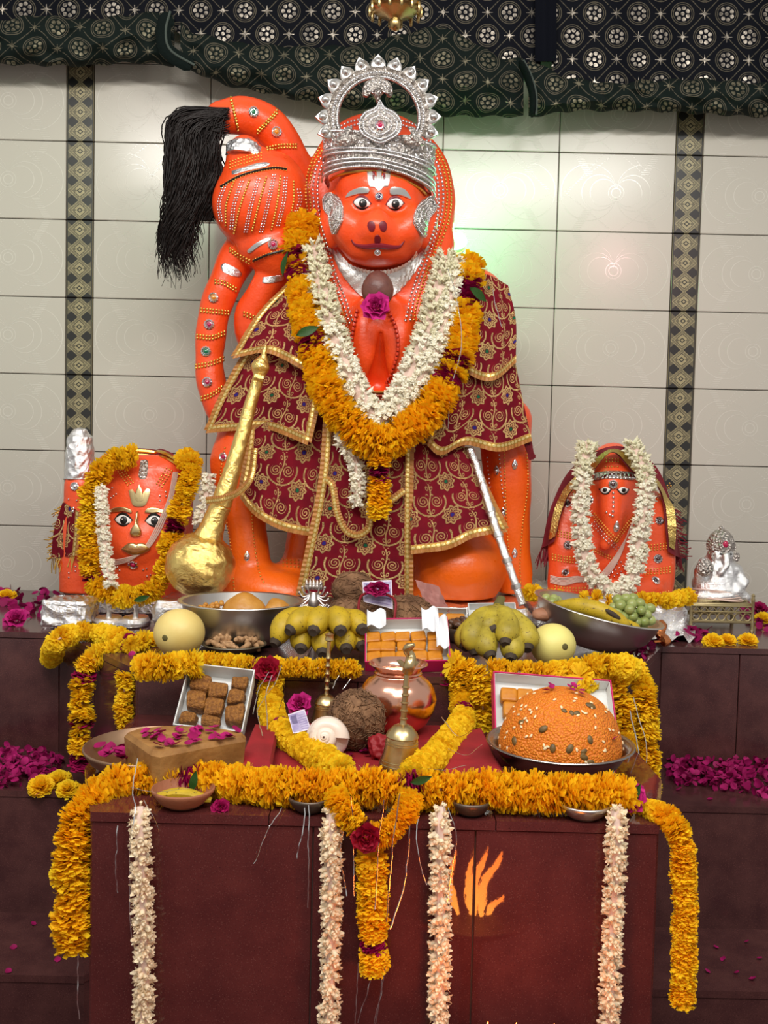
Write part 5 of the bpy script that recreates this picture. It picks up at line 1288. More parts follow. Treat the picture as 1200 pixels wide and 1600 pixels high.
B3.cap([P(900, 905, 3.25), P(940, 920, 3.20), P(985, 925, 3.20), P(1020, 915, 3.25)], m(16, 3.2), .03)
B3.noise(.003, 24, 9); B3.a[:, :, :1] = .01
B3.build('body', ORANGE_L, S3)
for x in (946, 973): 
    px_plate('eye', [(x-8, 766), (x-3, 761.5), (x+3, 761.5), (x+8, 765), (x+3, 770), (x-3, 771)], .002, WHITE, S3, B3, dome=.002)
    px_plate('pupil', [(x-2, 763), (x+2.5, 763), (x+3, 767), (x, 769.5), (x-3, 767)], .005, BLACK, S3, B3, dome=.002)
    px_line('eye_line', [(x-9, 764), (x-3, 771), (x+4, 771), (x+9, 764)], .0022, BLACK, S3, B3, .002, 10)
hbp = [(926, 739), (957, 737), (991, 739), (991, 750), (957, 748), (926, 750)]
px_plate('silver_headband', hbp, .004, SILVER, S3, B3)
for k in range(11): px_plate('band_stud', [(927+6*k, 741), (931+6*k, 741), (931+6*k, 748), (927+6*k, 748)], .006, SILV_B, S3, B3)
R3 = lambda *a: rows2(B3, S3, *a)
R3([(948, 722), (966, 722)], [(0, 0), (0, -4), (-1, 8)], 3.5, .0032, GOLD, 'gold_bead_row')
R3([(926, 805), (945, 828), (962, 848)], [(0, 0), (3, -3)], 3.6, .0034, GOLD, 'gold_bead_row'); R3([(925, 818), (945, 842), (962, 858)], [(0, 0), (4, -3)], 4.5, .0036, SILV_B, 'silver_bead_row')
R3([(992, 808), (975, 830), (964, 846)], [(0, 0), (-3, -3)], 3.6, .0034, GOLD, 'gold_bead_row'); R3([(926, 856), (945, 866), (962, 872)], [(0, 0), (0, 4)], 3.6, .0034, GOLD, 'gold_bead_row')
R3([(940, 902), (956, 886), (970, 878)], [(0, 0), (3, 6), (6, 12)], 5, .0036, SILV_B, 'silver_bead_row')
for y in (828, 866): R3([(864, y), (884, y+4), (904, y+6)], [(0, 0), (0, 4), (0, 8)], 4, .0036, GOLD, 'gold_bead_band')
for y in (848, 886): R3([(1008, y+4), (1026, y+3), (1046, y)], [(0, 0), (0, 4), (0, 8)], 4, .0036, GOLD, 'gold_bead_band')
R3([(868, 916), (890, 918), (915, 918)], [(0, 0), (0, 4)], 4, .0034, GOLD, 'gold_bead_band'); R3([(995, 926), (1020, 927), (1044, 924)], [(0, 0), (0, 4)], 4, .0034, GOLD, 'gold_bead_band')
R3([(1046, 755), (1030, 772), (1014, 784)], [(0, 0), (2, 4)], 4, .0034, GOLD, 'gold_bead_row'); R3([(885, 752), (892, 766), (898, 772)], [(0, 0), (3, -3)], 4, .0034, GOLD, 'gold_bead_row')
R3([(958, 770), (958, 790), (957, 806)], [(0, 0)], 5.5, .005, SILV_B, 'trunk_studs'); R3([(948, 800), (953, 804)], [(0, 0)], 5, .004, SILV_B, 'trunk_studs')
for x, y in ((886, 787), (887, 852), (884, 895), (1030, 814), (1028, 873), (1024, 907), (922, 782)): jewel(B3, x, y, 7, 'k', S3)
jewel(B3, 958, 757, 7, 'k', S3); jewel(B3, 963, 822, 9, 's', S3, True)
thr = thing('cotton_thread', 'bundle of pale thread slung across the elephant-faced statue\'s belly', 'thread', P(960, 930, 3.15))
for k in range(7): q = MB(); q.tube(np.array(strip(B3, [(990+k*1.2, 806), (984, 826-k), (965+k, 862), (945+k*2, 888), (932+k*2.4, 902)], 5, .008)), .0020, 4); q.build('strand', STRING, thr)
thr = thing('cotton_thread', 'pale thread wound low on the elephant-faced statue\'s left-hand leg', 'thread', P(885, 920, 3.15))
for k in range(6): q = MB(); q.tube(np.array(strip(B3, [(862, 900+2*k), (880, 904+2*k), (900, 902+1.5*k), (914, 904+k)], 5, .006)), .0020, 4); q.build('strand', STRING, thr)
RIBG = mat('gold_lame', (.70, .50, .16, 1), .35, 1.0, bs=160, bst=.8, bd=.004)
hood = thing('red_head_cloth', 'red net cloth with gold band draped over the elephant-faced statue', 'cloth', P(957, 760, 3.2))
Gd, uv = panel([(846, 856, 3.36), (862, 790, 3.34), (895, 730, 3.31), (957, 697, 3.24), (1012, 716, 3.31), (1042, 764, 3.34), (1064, 872, 3.37)], [(866, 846, 3.34), (888, 776, 3.27), (926, 738, 3.22), (957, 707, 3.20), (988, 738, 3.22), (1030, 766, 3.27), (1044, 862, 3.34)],
    [(846, 856, 3.36), (856, 852, 3.35), (866, 846, 3.34)], [(1064, 872, 3.37), (1054, 868, 3.36), (1044, 862, 3.34)], 80, 14, sdf=B3, wr=.004, ph=.8, dq=2)
q = MB(); q.grid(Gd, .004, uv); q.build('cloth', CLOTHR, hood, uv=True)
e = Gd[-1]; Q = np.zeros((3, 80, 3))
for j in range(80):
    d = Gd[-5, j]-e[j]; d /= np.linalg.norm(d)+1e-9
    for i in range(3): Q[i, j] = e[j]+d*(.006+.014*i)+np.array((0, -.008-.002*math.sin(j*1.3), 0))
q = MB(); q.grid(Q[:, 2:-2], .003); q.build('gold_band', RIBG, hood)
q = MB(); fringe(q, [P(846, 856, 3.36), P(866, 846, 3.34)], (-.01, 0, -.06), 22, .008, 1.0); fringe(q, [P(1052, 795, 3.36), P(1064, 872, 3.37)], (.03, 0, -.012), 30, .006, 1.0); fringe(q, [P(1044, 862, 3.35), P(1064, 872, 3.37)], (.006, 0, -.04), 22, .006, 1.0)
o = q.build('fringe', CLOTHR, hood); o['kind'] = 'stuff'
buds('white_flower_garland', 'thick white blossom garland looped down the elephant-faced statue', W([(918, 694, 3.22), (912, 730, 3.17), (908, 780, 3.145), (909, 830, 3.14), (915, 872, 3.135), (932, 906, 3.12), (958, 925, 3.11), (980, 914, 3.12), (994, 880, 3.135), (1000, 835, 3.14), (1008, 785, 3.145), (1008, 738, 3.17), (988, 696, 3.22)]), m(15, 3.13), .034, 6, .36)
for pts, lab in (([(828, 926), (850, 930), (872, 932)], 'marigold row at the left end of the elephant-faced statue\'s plinth'), ([(916, 936), (950, 938)], 'short marigold row at the front middle of the elephant-faced statue\'s plinth'), ([(1006, 938), (1040, 938), (1074, 932)], 'marigold row at the right end of the elephant-faced statue\'s plinth')):
    marigolds('marigold_row', lab, [G(x, y, ZR+.034) for x, y in pts], m(15, 3.1), .55, yel=True, jit=.3, loose=.2)
# ---------------------------------------------------------------- small silver idol on its throne
YT = 3.22; tc = G(1130, 986, ZA); hw = m(47, YT)
tn = thing('lattice_throne', 'small pierced pale-brass throne under the silver idol on the right', 'throne', tc)
BRS = mat('dull_brass', lin(176, 160, 120), .42, .85, bs=140, bst=.3, bd=.002)
cx = tc[0]; zt = ZA+.092
q = MB(); q.box((cx, YT+.10, zt-.006), (2*hw, .19, .012), bev=.003); q.build('seat', BRS, tn)
for y_ in (YT+.006, YT+.19): 
    q = MB()
    q.box((cx, y_, ZA+.028), (2*hw, .008, .010), bev=.002); q.box((cx, y_, ZA+.062), (2*hw, .008, .006), bev=.002); q.box((cx, y_, zt-.01), (2*hw, .008, .008), bev=.002)
    for k in range(7):
        x = cx-hw+(k+.5)*2*hw/7
        th2 = np.linspace(0, 2*PI, 13); q.tube(np.array([(x+.0125*math.cos(a), y_, ZA+.045+.0125*math.sin(a)) for a in th2]), .0028, 5, caps=False)
        q.tube(np.array([(x-.013, y_, ZA+.064), (x, y_, ZA+.078), (x+.013, y_, ZA+.064)]), .0026, 5)
    o = q.build('pierced_panel', BRS, tn); o['kind'] = 'stuff'
for sx in (-1, 1):
    for y_ in (YT+.004, YT+.192):
        q = MB(); q.lathe([(.008, 0), (.006, .012), (.007, .02), (.005, .03), (.006, .10), (.008, .105), (.005, .112), (.007, .120), (0, .127)], 10, TRS((cx+sx*(hw+.003), y_, ZA))); q.build('post', BRS, tn)
BI = SDF((cx-.12, YT-.02, zt-.004), (cx+.12, YT+.24, zt+.30), .0042)
ic = np.array((P(1122, 900, YT+.09)[0], YT+.10, zt))
BI.ell(ic+(0, 0, .05), (.082, .075, .062), .02); BI.ell(ic+(.004, 0, .10), (.066, .058, .055), .02); BI.ell(ic+(.006, -.01, .155), (.045, .045, .042), .015)
BI.cap([ic+(-.065, -.02, .06), ic+(-.078, -.045, .10), ic+(-.070, -.06, .135)], [.022, .018, .016], .01); BI.cap([ic+(.06, -.02, .10), ic+(.078, -.035, .07), ic+(.05, -.06, .04)], [.024, .02, .018], .012)
BI.cap([ic+(-.07, -.05, .015), ic+(0, -.075, .02), ic+(.075, -.05, .015)], [.022, .02, .022], .015)
BI.cap([ic+(.006, -.055, .155), ic+(.008, -.068, .125), ic+(-.01, -.07, .10)], [.016, .012, .009], .01)
BI.noise(.002, 60, 4); BI.a[:, :, :1] = .01
idl = thing('silver_idol', 'small seated silver-foil idol with a crown on the pierced throne', 'idol', ic)
crinkle(BI.build('body', FOIL_S, idl), .0016, .022, 0, 11)
CRN = mat('pinkish_gilt', lin(196, 166, 140), .4, .8, bs=160, bst=.6, bd=.003)
q = MB(); q.lathe([(.047, 0), (.05, .012), (.046, .03), (.036, .052), (.022, .066), (.010, .072), (.008, .080), (0, .086)], 20, TRS(ic+(.006, -.008, .172)), wob=lambda th, s: .05*math.cos(10*th)); q.build('crown', SILVER, idl)
q = MB(); q.ell(ic+(.006, -.054, .195), (.010, .006, .012), 10, 7); q.build('crown_gem', GEMR, idl)
for sx, r in ((-.034, .014), (.046, .018)): q = MB(); q.ell(ic+(sx+.006, -.036, .152), (r*.6, .006, r), 10, 7); q.build('ear_ring', SILVER, idl)
for sx in (-.014, .018): q = MB(); q.ell(ic+(sx+.006, -.053, .162), (.006, .004, .004), 8, 6); q.build('eye', BLACK, idl)
q = MB(); q.lathe([(0, 0), (.02, .003), (.03, .012), (.028, .020), (.02, .026)], 14, TRS(ic+(-.070, -.066, .115), rotm(PI/2, 0, 0))); q.build('hand_disc', SILVER, idl)
for k in range(7):
    q = MB(); z = zt+.008+.0045*k; r1, r2 = .094-.002*k, .092-.002*k
    q.tube(np.array([(ic[0]+r1*math.cos(a), ic[1]-.004+r2*math.sin(a), z+.004*math.sin(2*a+k)) for a in np.linspace(PI*.9, 2.1*PI, 26)]), .0024, 4); q.build('wound_thread', STRING, idl)
# ---------------------------------------------------------------- offerings on the bench
random.seed(202)
STEEL = mat('brushed_steel', (.58, .56, .53, 1), .36, 1.0, bs=6, bst=.05); COPPER = mat('polished_copper', (.86, .46, .33, 1), .2, 1.0, bs=14, bst=.12, bd=.006)
BRASS = mat('worn_brass', (.62, .48, .25, 1), .3, 1.0, c2=(.50, .38, .19, 1), vs=30, bs=60, bst=.15, bd=.002); CLAY = mat('terracotta', lin(150, 92, 62), .7, bs=50, bst=.2); TINP = mat('dull_tin', (.13, .10, .08, 1), .45, .8, bs=20, bst=.1)
MELON = mat('melon_rind', lin(226, 204, 128), .5, c2=lin(216, 186, 104), vs=9, bs=90, bst=.15, bd=.002); MELON2 = mat('pale_melon_rind', lin(232, 222, 132), .5, c2=lin(222, 206, 116), vs=9, bs=90, bst=.15, bd=.002)
STEMC = mat('dry_stem', lin(92, 84, 40), .8); BANT = mat('banana_tip', lin(62, 50, 38), .8)
def mat_banana(name, a, b, sp):
    t = NT(name); n = t.noise(26, 4); v = t.vor(46); v2 = t.noise(150, 3)
    c = t.mix(t.ramp(n, .35, .7), a, b); c = t.mix(t.ramp(v2, .62, .70)*sp, c, lin(84, 62, 26)); t.p(col=c, rough=.48, spec=.35); t.bump(n, .1, .004); return t.m
BAN = mat_banana('ripe_banana', lin(196, 164, 34), lin(164, 138, 34), .9); BANG = mat_banana('greenish_banana', lin(182, 162, 52), lin(140, 124, 40), .95)
HUSK = mat('coconut_husk', lin(146, 108, 76), .9, c2=lin(104, 72, 48), vs=26, bs=110, bst=.7, bd=.006)
SWEET = mat('orange_sweet', lin(204, 130, 16), .45, c2=lin(178, 104, 10), vs=30, bs=120, bst=.3, bd=.003); LADDU = mat('amber_sweet', lin(200, 144, 62), .42, c2=lin(180, 118, 40), vs=20, bs=70, bst=.35, bd=.005)
CARD = mat('white_card', lin(222, 224, 222), .55); PINKB = mat('magenta_card', lin(206, 30, 100), .4); TISSUE = mat('tissue_paper', lin(230, 232, 236), .6, bs=20, bst=.3, bd=.006)
NUT = mat('peanut_shell', lin(190, 150, 108), .75, c2=lin(150, 112, 76), vs=60, bs=200, bst=.5, bd=.003); GRAPE = mat('green_grape', lin(160, 168, 104), .3, spec=.45, sss=.15, rnd=lin(136, 148, 80)); DATE = mat('dried_date', lin(92, 62, 44), .35, bs=90, bst=.5)
REDC = mat('red_velvet_cloth', lin(150, 16, 28), .8, c2=lin(128, 12, 22), vs=12, bs=300, bst=.25, bd=.001); CRIMP = mat('red_paper', lin(140, 14, 26), .6)
def bowl(name, label, c, prof, mt, R=None, group=None, n=48):
    """prof: outside profile from the foot to the lip; the inside follows it 3 mm in"""
    ins = [(max(.001, r-.003), z+.003) for r, z in prof[::-1]]; ins[-1] = (0, ins[-1][1])
    lip = prof[-1]; full = [(0, prof[0][1])]+list(prof)+[(lip[0]-.001, lip[1]+.0025)]+ins
    q = MB(); q.lathe(full, n, TRS(c, R)); o = q.build(name, mt, sharp=60)
    return tag(o, label, 'bowl', group)
c0_ = P(377, 941, 2.79); c0_[2] = ZA+.001
bowl('steel_bowl', 'large round steel bowl holding amber sweets, left on the bench', c0_, [(.085, 0), (.115, .012), (.150, .05), (.166, .10), (.172, .125), (.184, .127)], STEEL)
def lump(name, label, cat, c, r, mt, seed, grp=None, h=.006, amp=.12):
    B_ = SDF(c-np.array(r)*1.3, c+np.array(r)*1.3, max(h, min(r)/14)); B_.ell(c, r, .01); rr = np.random.default_rng(seed)
    for _ in range(9):
        d = rr.normal(0, 1, 3); d /= np.linalg.norm(d); B_.ell(c+d*np.array(r)*.68, np.array(r)*rr.uniform(.28, .5), min(r)*.15)
    V, Q = B_.mesh(); o = _finish(name, V, Q.tolist(), mt, None, True, None, 0, None); return tag(o, label, cat, grp)
lump('amber_sweet', 'large cracked amber sweet ball in the left steel bowl', 'sweet', np.array((c0_[0]+m(4, 2.8), 2.80, ZA+.092)), (.066, .058, .052), LADDU, 1)
lump('amber_sweet', 'smaller amber sweet ball at the right inside the left steel bowl', 'sweet', np.array((c0_[0]+m(56, 2.8), 2.80, ZA+.085)), (.040, .038, .050), LADDU, 2)
q = MB(); q.ell((0, 0, 0), (.006, .006, .005), 7, 5); cr_m = q.mesh('sweet_crumb', LADDU)
for k in range(16):
    o = inst('sweet_crumb', cr_m, TRS(c0_+(m(-48, 2.8)+random.uniform(-.032, .035), random.uniform(-.03, .03), .112+random.uniform(-.006, .006)), randrot(), random.uniform(.8, 1.5))); tag(o, 'amber sweet crumb beside the big sweet ball in the left steel bowl', 'sweet', 'sweet crumbs in the left steel bowl')
lump('amber_sweet', 'flat amber sweet under the crumbs at the left inside the steel bowl', 'sweet', np.array((c0_[0]+m(-48, 2.8), 2.80, ZA+.066)), (.05, .045, .042), LADDU, 3)
def melon(label, x, y, r, Y, mt, seed, stem):
    rr = m(r, Y); c = P(x, y, Y); c[2] = ZA+rr*.93
    t = thing('melon', label, 'melon', (c[0], c[1], ZA)); random.seed(seed)
    q = MB(); q.ell(c, (rr, rr, rr*.94), 40, 26, fn=lambda d: 1+.008*math.sin(5*math.atan2(d[1], d[0]))*(1-d[2]**2)); q.build('rind', mt, t, sharp=0)
    d = np.array(stem); d = d/np.linalg.norm(d); a_, b_, z_ = frame(d); q = MB(); q.lathe([(.010, 0), (.008, .002), (.006, .0035), (0, .003)], 12, mat4(c+d*rr*.972, a_, b_, z_)); q.build('stem_scar', STEMC, t)
melon('cream-yellow round melon beside the left steel bowl', 280, 992, 40, 2.60, MELON, 1, (-.35, -.9, -.05)); melon('pale yellow round melon beside the right banana bunch', 864, 1012, 36, 2.58, MELON2, 2, (.35, -.9, .1))
# dish of peanuts
c0_ = G(366, 1014, ZA+.012); c0_[2] = ZA+.001
bowl('peanut_dish', 'shallow dish heaped with peanuts beside the left melon', c0_, [(.045, 0), (.060, .006), (.080, .020), (.090, .026)], mat('dark_leaf_dish', lin(96, 86, 66), .3))
q = MB(); q.lathe([(0, -.017), (.005, -.015), (.0075, -.009), (.0062, -.001), (.0078, .008), (.0055, .015), (0, .017)], 9); pn = q.mesh('peanut', NUT)
for k in range(70):
    r = .072*math.sqrt(random.random()); a = random.uniform(0, 6.28)
    o = inst('peanut', pn, TRS(c0_+(r*math.cos(a), r*.9*math.sin(a), .022+.020*(1-(r/.075)**2)+random.uniform(-.003, .006)), randrot(), random.uniform(.85, 1.1))); tag(o, 'tan peanut in the shallow dish beside the left melon', 'peanut', 'peanuts in the shallow dish')
def banana(parent, tip, mid, root, r, mt, name='banana', tipm=BANT, label=None):
    c_ = resample(np.array([root, mid, tip]), 16); t_ = np.linspace(0, 1, 16); rr = r*np.clip(np.minimum(.34+2.2*t_, np.minimum(1, np.sqrt(np.maximum(0, 1.03-t_))*2.3)), .32, 1)
    q = MB(); q.tube(c_, rr, 11); o = q.build(name, mt, parent, sharp=0)
    d = c_[-1]-c_[-2]; d /= np.linalg.norm(d); a_, b_, z_ = frame(d)
    if parent is None: WL[o.name] = np.array(o.location)
    q = MB(); q.lathe([(r*.55, -.003), (r*.42, .004), (r*.36, .009), (0, .008)], 8, mat4(c_[-1], a_, b_, z_)); q.build('blossom_end', tipm, o); return o
def bunch(label, crown, tips, r, mt, base):
    t = thing('banana_bunch', label, 'bananas', base)
    for (tx, ty, TY), (mx_, my_, MY) in tips: banana(t, P(tx, ty, TY), P(mx_, my_, MY), crown+rng.normal(0, .006, 3), r, mt)
    q = MB(); q.tube(resample(np.array([crown+(0, .0, -.01), crown+(.004, .012, .016), crown+(.012, .03, .030)]), 6), [.020, .018, .016, .014, .013, .012], 8, flat=.6); q.build('crown_stem', STEMC, t); return t
crn = P(510, 974, 2.70)
bunch('ripe banana bunch with blunt tips to the front, left of the pink sweet box', crn,
      [((430, 1004, 2.52), (455, 968, 2.58)), ((453, 985, 2.50), (478, 966, 2.56)), ((490, 986, 2.49), (500, 966, 2.56)), ((532, 986, 2.49), (528, 966, 2.56)), ((566, 984, 2.52), (552, 970, 2.58)),
       ((470, 1014, 2.51), (476, 988, 2.58)), ((504, 1020, 2.50), (506, 990, 2.57)), ((541, 1014, 2.51), (538, 990, 2.58)), ((566, 1010, 2.53), (556, 990, 2.60))], m(20, 2.5), BAN, (crn[0], 2.55, ZA))
crn = P(778, 953, 2.60)
bunch('greenish banana bunch propped upright, right of the pink sweet box', crn,
      [((772, 986, 2.50), (766, 978, 2.53)), ((790, 1004, 2.47), (792, 978, 2.52)), ((742, 1018, 2.49), (740, 985, 2.52)), ((766, 1024, 2.46), (758, 996, 2.51)), ((798, 1028, 2.46), (800, 1000, 2.51)), ((824, 1012, 2.49), (820, 988, 2.53)), ((728, 1010, 2.53), (732, 990, 2.57))], m(20, 2.48), BANG, (crn[0], 2.52, ZA))
# coconuts
def coconut(label, c, r, eyes=True, seed=0, grp=None, tuft=0):
    random.seed(seed); t = thing('coconut', label, 'coconut', (c[0], c[1], c[2]-r[2]))
    q = MB(); q.ell(c, r, 30, 20, fn=lambda d: 1+.03*math.sin(7*math.atan2(d[1], d[0])+2*d[2])+.02*math.sin(11*d[2]+3*d[0])); q.build('shell', HUSK, t, sharp=0)
    q = MB(); R0 = np.array(r)
    for k in range(150+tuft):
        d = rng.normal(0, 1, 3); d[1] = -abs(d[1]); d /= np.linalg.norm(d); e = rng.normal(0, 1, 3); e -= e.dot(d)*d; e /= np.linalg.norm(e); L = random.uniform(.2, .55); pts = []
        for s_ in np.linspace(0, 1, 5):
            v = d+e*L*s_; v /= np.linalg.norm(v); pts.append(c+v*R0*(1.02+.10*s_*s_*random.random()))
        q.tube(np.array(pts), .0012, 3, caps=False)
    o = q.build('husk_fibres', HUSK, t, sharp=0); o['kind'] = 'stuff'; return t
coconut('brown coconut standing on a lower coconut in front of the sash', P(552, 920, 2.96), (m(34, 2.95), .062, m(27, 2.95)), seed=1)
c_ = P(545, 962, 2.92); c_[2] = ZA+.064; coconut('brown coconut under another one, left of the folded banknote', c_, (m(35, 2.92), .065, .064), seed=2)
c_ = P(636, 958, 2.90); c_[2] = ZA+.070; coconut('fibrous brown coconut right of the folded banknote', c_, (m(43, 2.9), .075, .070), seed=3, tuft=120)
c_ = P(590, 966, 2.85); c_[2] = ZA+.058; coconut('dark coconut tied with red thread behind the pink sweet box', c_, (m(26, 2.85), .05, .058), seed=5)
NOTE = NT('lilac_banknote'); u, v = NOTE.uv()
nn = NOTE.noise(40, 4); cc = NOTE.mix(NOTE.ramp(nn, .4, .6), lin(150, 138, 178), lin(184, 174, 202)); bb = ((u-.28).abs().lt(.16))*((v-.68).abs().lt(.2)); cc = NOTE.mix(bb*.8, cc, lin(92, 84, 120)); ln = ((v*9).fr().lt(.28))*(u.gt(.5))*(v.lt(.8)); cc = NOTE.mix(ln*.7, cc, lin(120, 104, 150)); bd = (u-.5).abs().gt(.46).mx((v-.5).abs().gt(.45)); cc = NOTE.mix(bd, cc, lin(222, 214, 226)); NOTE.p(col=cc, rough=.6)
def note(label, quad, bend=.006, thick=.0006):
    A_ = [P(*k) for k in quad]; n = 10; Gd = np.zeros((n, n, 3)); uv = np.zeros((n, n, 2))
    for i in range(n):
        for j in range(n):
            s_, t_ = j/(n-1), i/(n-1); Gd[i, j] = (1-t_)*((1-s_)*A_[0]+s_*A_[1])+t_*((1-s_)*A_[3]+s_*A_[2])+np.array((0, -bend*math.sin(PI*s_)*math.sin(PI*t_)*2-.003*math.sin(7*s_), 0)); uv[i, j] = (s_, 1-t_)
    q = MB(); q.grid(Gd, thick, uv); o = q.build('banknote', NOTE.m, uv=True); return tag(o, label, 'banknote')
note('lilac banknote folded and tied upright before the coconuts', [(566, 909, 2.80), (612, 906, 2.80), (614, 952, 2.78), (568, 940, 2.785)])
q = MB(); q.tube(resample(np.array(W([(562, 980, 2.76), (560, 950, 2.77), (566, 930, 2.775), (590, 926, 2.765), (616, 936, 2.775), (617, 960, 2.76), (612, 985, 2.75)])), 30), .004, 6); o = q.build('red_thread', CRIMP); tag(o, 'red thread tied around the lilac banknote and coconut', 'thread')
o = inst('rose', ROSE[1], mat4(P(590, 920, 2.765), (1, 0, 0), (0, 0, 1), (0, -1, 0), (.034, .020, .018))); tag(o, 'dark pink crushed rose tucked on the lilac banknote', 'flower')
# silver many-armed emblem
ORN = mat('cast_silver', (.64, .58, .54, 1), .42, 1.0)
c_ = P(489, 985, 2.95); c_[2] = ZA; em = thing('silver_emblem', 'small silver many-armed standing emblem in front of the sash foot', 'ornament', c_)
q = MB(); q.lathe([(.040, 0), (.038, .008), (.022, .014), (.014, .022), (.010, .05), (.016, .058), (.009, .066)], 20, TRS(c_)); q.build('foot', ORN, em)
q = MB(); q.tube(resample(np.array([c_+(0, 0, .06), c_+(0, -.004, .10), c_+(0, 0, .135)]), 8), [.010, .012, .015, .017, .018, .016, .012, .010], 10); q.build('figure', ORN, em)
for k in range(5): q = MB(); q.ell(c_+(.011*(k-2), -.004, .152), (.007, .007, .010), 8, 6); q.lathe([(.006, .008), (.004, .016), (0, .024)], 8, TRS(c_+(.011*(k-2), -.004, .152))); q.build('head', ORN, em)
for sx in (-1, 1):
    for k in range(5):
        a = math.radians(-25+22*k); q = MB(); e = c_+(sx*(.046*math.cos(a)), -.01, .118+.050*math.sin(a)); q.tube(resample(np.array([c_+(sx*.012, -.004, .118+.004*k), c_+(sx*.034*math.cos(a), -.012, .112+.03*math.sin(a)), e]), 8), .0028, 6); q.ell(e, (.0045, .004, .0055), 8, 6); q.build('arm', ORN, em)
# boxes of sweets: local frame from three corners
def open_box(label, TL, TR, BL, depth, wall_m, in_m, floor_in=0.004, name='sweet_box'):
    TL, TR, BL = map(V3, (TL, TR, BL)); X_ = TR-TL; w_ = np.linalg.norm(X_); X_ /= w_; Y_ = TL-BL; Y_ -= X_*X_.dot(Y_); h_ = np.linalg.norm(Y_); Y_ /= h_; Z_ = np.cross(X_, Y_)
    c = BL+X_*w_/2+Y_*h_/2-Z_*depth; M_ = mat4(c, X_, Y_, Z_); lo = c.copy(); lo[2] = min((BL-Z_*depth)[2], BL[2])
    t = thing(name, label, 'box', lo); tk = .003
    def part(nm, boxes, mt):
        q = MB()
        for cc_, ss in boxes: q.box(cc_, ss, bev=.0008)
        q.v = [v @ M_[:3, :3].T+M_[:3, 3] for v in q.v]; return q.build(nm, mt, t, smooth=False)
    part('base', [((0, 0, tk/2), (w_, h_, tk))], wall_m)
    for sx in (-1, 1): part('side_wall', [((sx*(w_/2-tk/2), 0, depth/2), (tk, h_, depth))], wall_m)
    for sy in (-1, 1): part('side_wall', [((0, sy*(h_/2-tk/2), depth/2), (w_-2*tk, tk, depth))], wall_m)
    if in_m is not wall_m:
        part('lining', [((0, 0, tk+.001), (w_-2*tk, h_-2*tk, .0015))], in_m)
        for sx in (-1, 1): part('lining', [((sx*(w_/2-tk-.0008), 0, depth/2), (.001, h_-2*tk-.003, depth-.006))], in_m)
        for sy in (-1, 1): part('lining', [((0, sy*(h_/2-tk-.0008), depth/2), (w_-2*tk-.003, .001, depth-.006))], in_m)
    return t, M_, w_, h_
def inbox(M_, x, y, z): return (M_ @ np.array((x, y, z, 1)))[:3]
def crumbly(mt, seed, size, name, amp=.012):
    s_ = np.array(size)/2; h = min(size)/9; B_ = SDF(-s_*1.35, s_*1.35, h); B_.box((0, 0, 0), s_, min(s_)*.45, .002); B_.noise(amp*min(size)*4, 2.2/min(size), seed); V, Q = B_.mesh()
    o = _finish(name, V, Q.tolist(), mt, None, True, None, 0, None); me = o.data; me.transform(Matrix.Translation(o.location)); bpy.data.objects.remove(o); return me
bx, Mx, w_, h_ = open_box('magenta sweet box with white tissue and orange sweets behind the copper pot', P(568, 966, 2.56), P(697, 964, 2.56), P(570, 1034, 2.44), .045, PINKB, CARD)
sw = [crumbly(SWEET, 10+k, (.040, .034, .022), 'orange_sweet', .006) for k in range(3)]
for i in range(5):
    for j in range(3):
        o = inst('orange_sweet', sw[(i+j) % 3], mat4(inbox(Mx, -w_*.40+i*.040+random.uniform(-.003, .003), -h_*.30+j*.034, .022), *(Mx[:3, :3] @ rotm(random.uniform(-.1, .1), random.uniform(-.1, .1), random.uniform(-.15, .15))).T)); tag(o, 'flat orange sweet slice in the magenta box behind the copper pot', 'sweet', 'orange sweets in the magenta box')
tz = lambda x, y, z: inbox(Mx, x, y, z)
for nm, (x0, x1, y0, y1) in (('left sheet', (-.105, -.055, .035, .085)), ('right sheet', (.04, .085, .02, .09)), ('far right sheet', (.075, .108, -.04, .06))):
    Gd = np.array([[tz(x0+(x1-x0)*j/9, y0+(y1-y0)*i/9, .056+.008*math.sin(j*.8+i*.3)+.010*i/9) for j in range(10)] for i in range(10)]); q = MB(); q.grid(Gd, .0006); o = q.build('tissue_sheet', TISSUE, bx)
bx2, Mx, w_, h_ = open_box('white sweet box with orange slabs, left of two behind the brown dates', P(658, 948, 2.96), P(728, 950, 2.96), P(660, 990, 2.90), .035, CARD, CARD)
for x, y, k in ((-.03, .012, 0), (.032, .012, 1), (-.03, -.03, 2), (.032, -.03, 0)): o = inst('orange_sweet', sw[k], mat4(inbox(Mx, x, y, .020), *(Mx[:3, :3]*np.array((1.5, 1.15, 1))).T)); tag(o, 'orange sweet slab in the left white box behind the dates', 'sweet', 'orange slabs in the left white box')
bx3, Mx, w_, h_ = open_box('white sweet box with one orange slab, leaning behind the right banana bunch', P(733, 942, 2.98), P(807, 941, 2.98), P(736, 1000, 2.88), .035, CARD, CARD)
o = inst('orange_sweet', sw[1], mat4(inbox(Mx, -.03, .0, .018), *(Mx[:3, :3]*np.array((1.8, 1.2, .9))).T)); tag(o, 'orange sweet slab in the leaning white box behind the bananas', 'sweet')
c_ = G(722, 1004, ZA); bowl('date_bowl', 'small dark bowl of brown dates beside the right banana bunch', c_, [(.030, 0), (.045, .012), (.055, .035), (.058, .045)], mat('dark_bowl', lin(70, 56, 46), .4))
q = MB(); q.ell((0, 0, 0), (.010, .010, .017), 9, 7); dt = q.mesh('date', DATE)
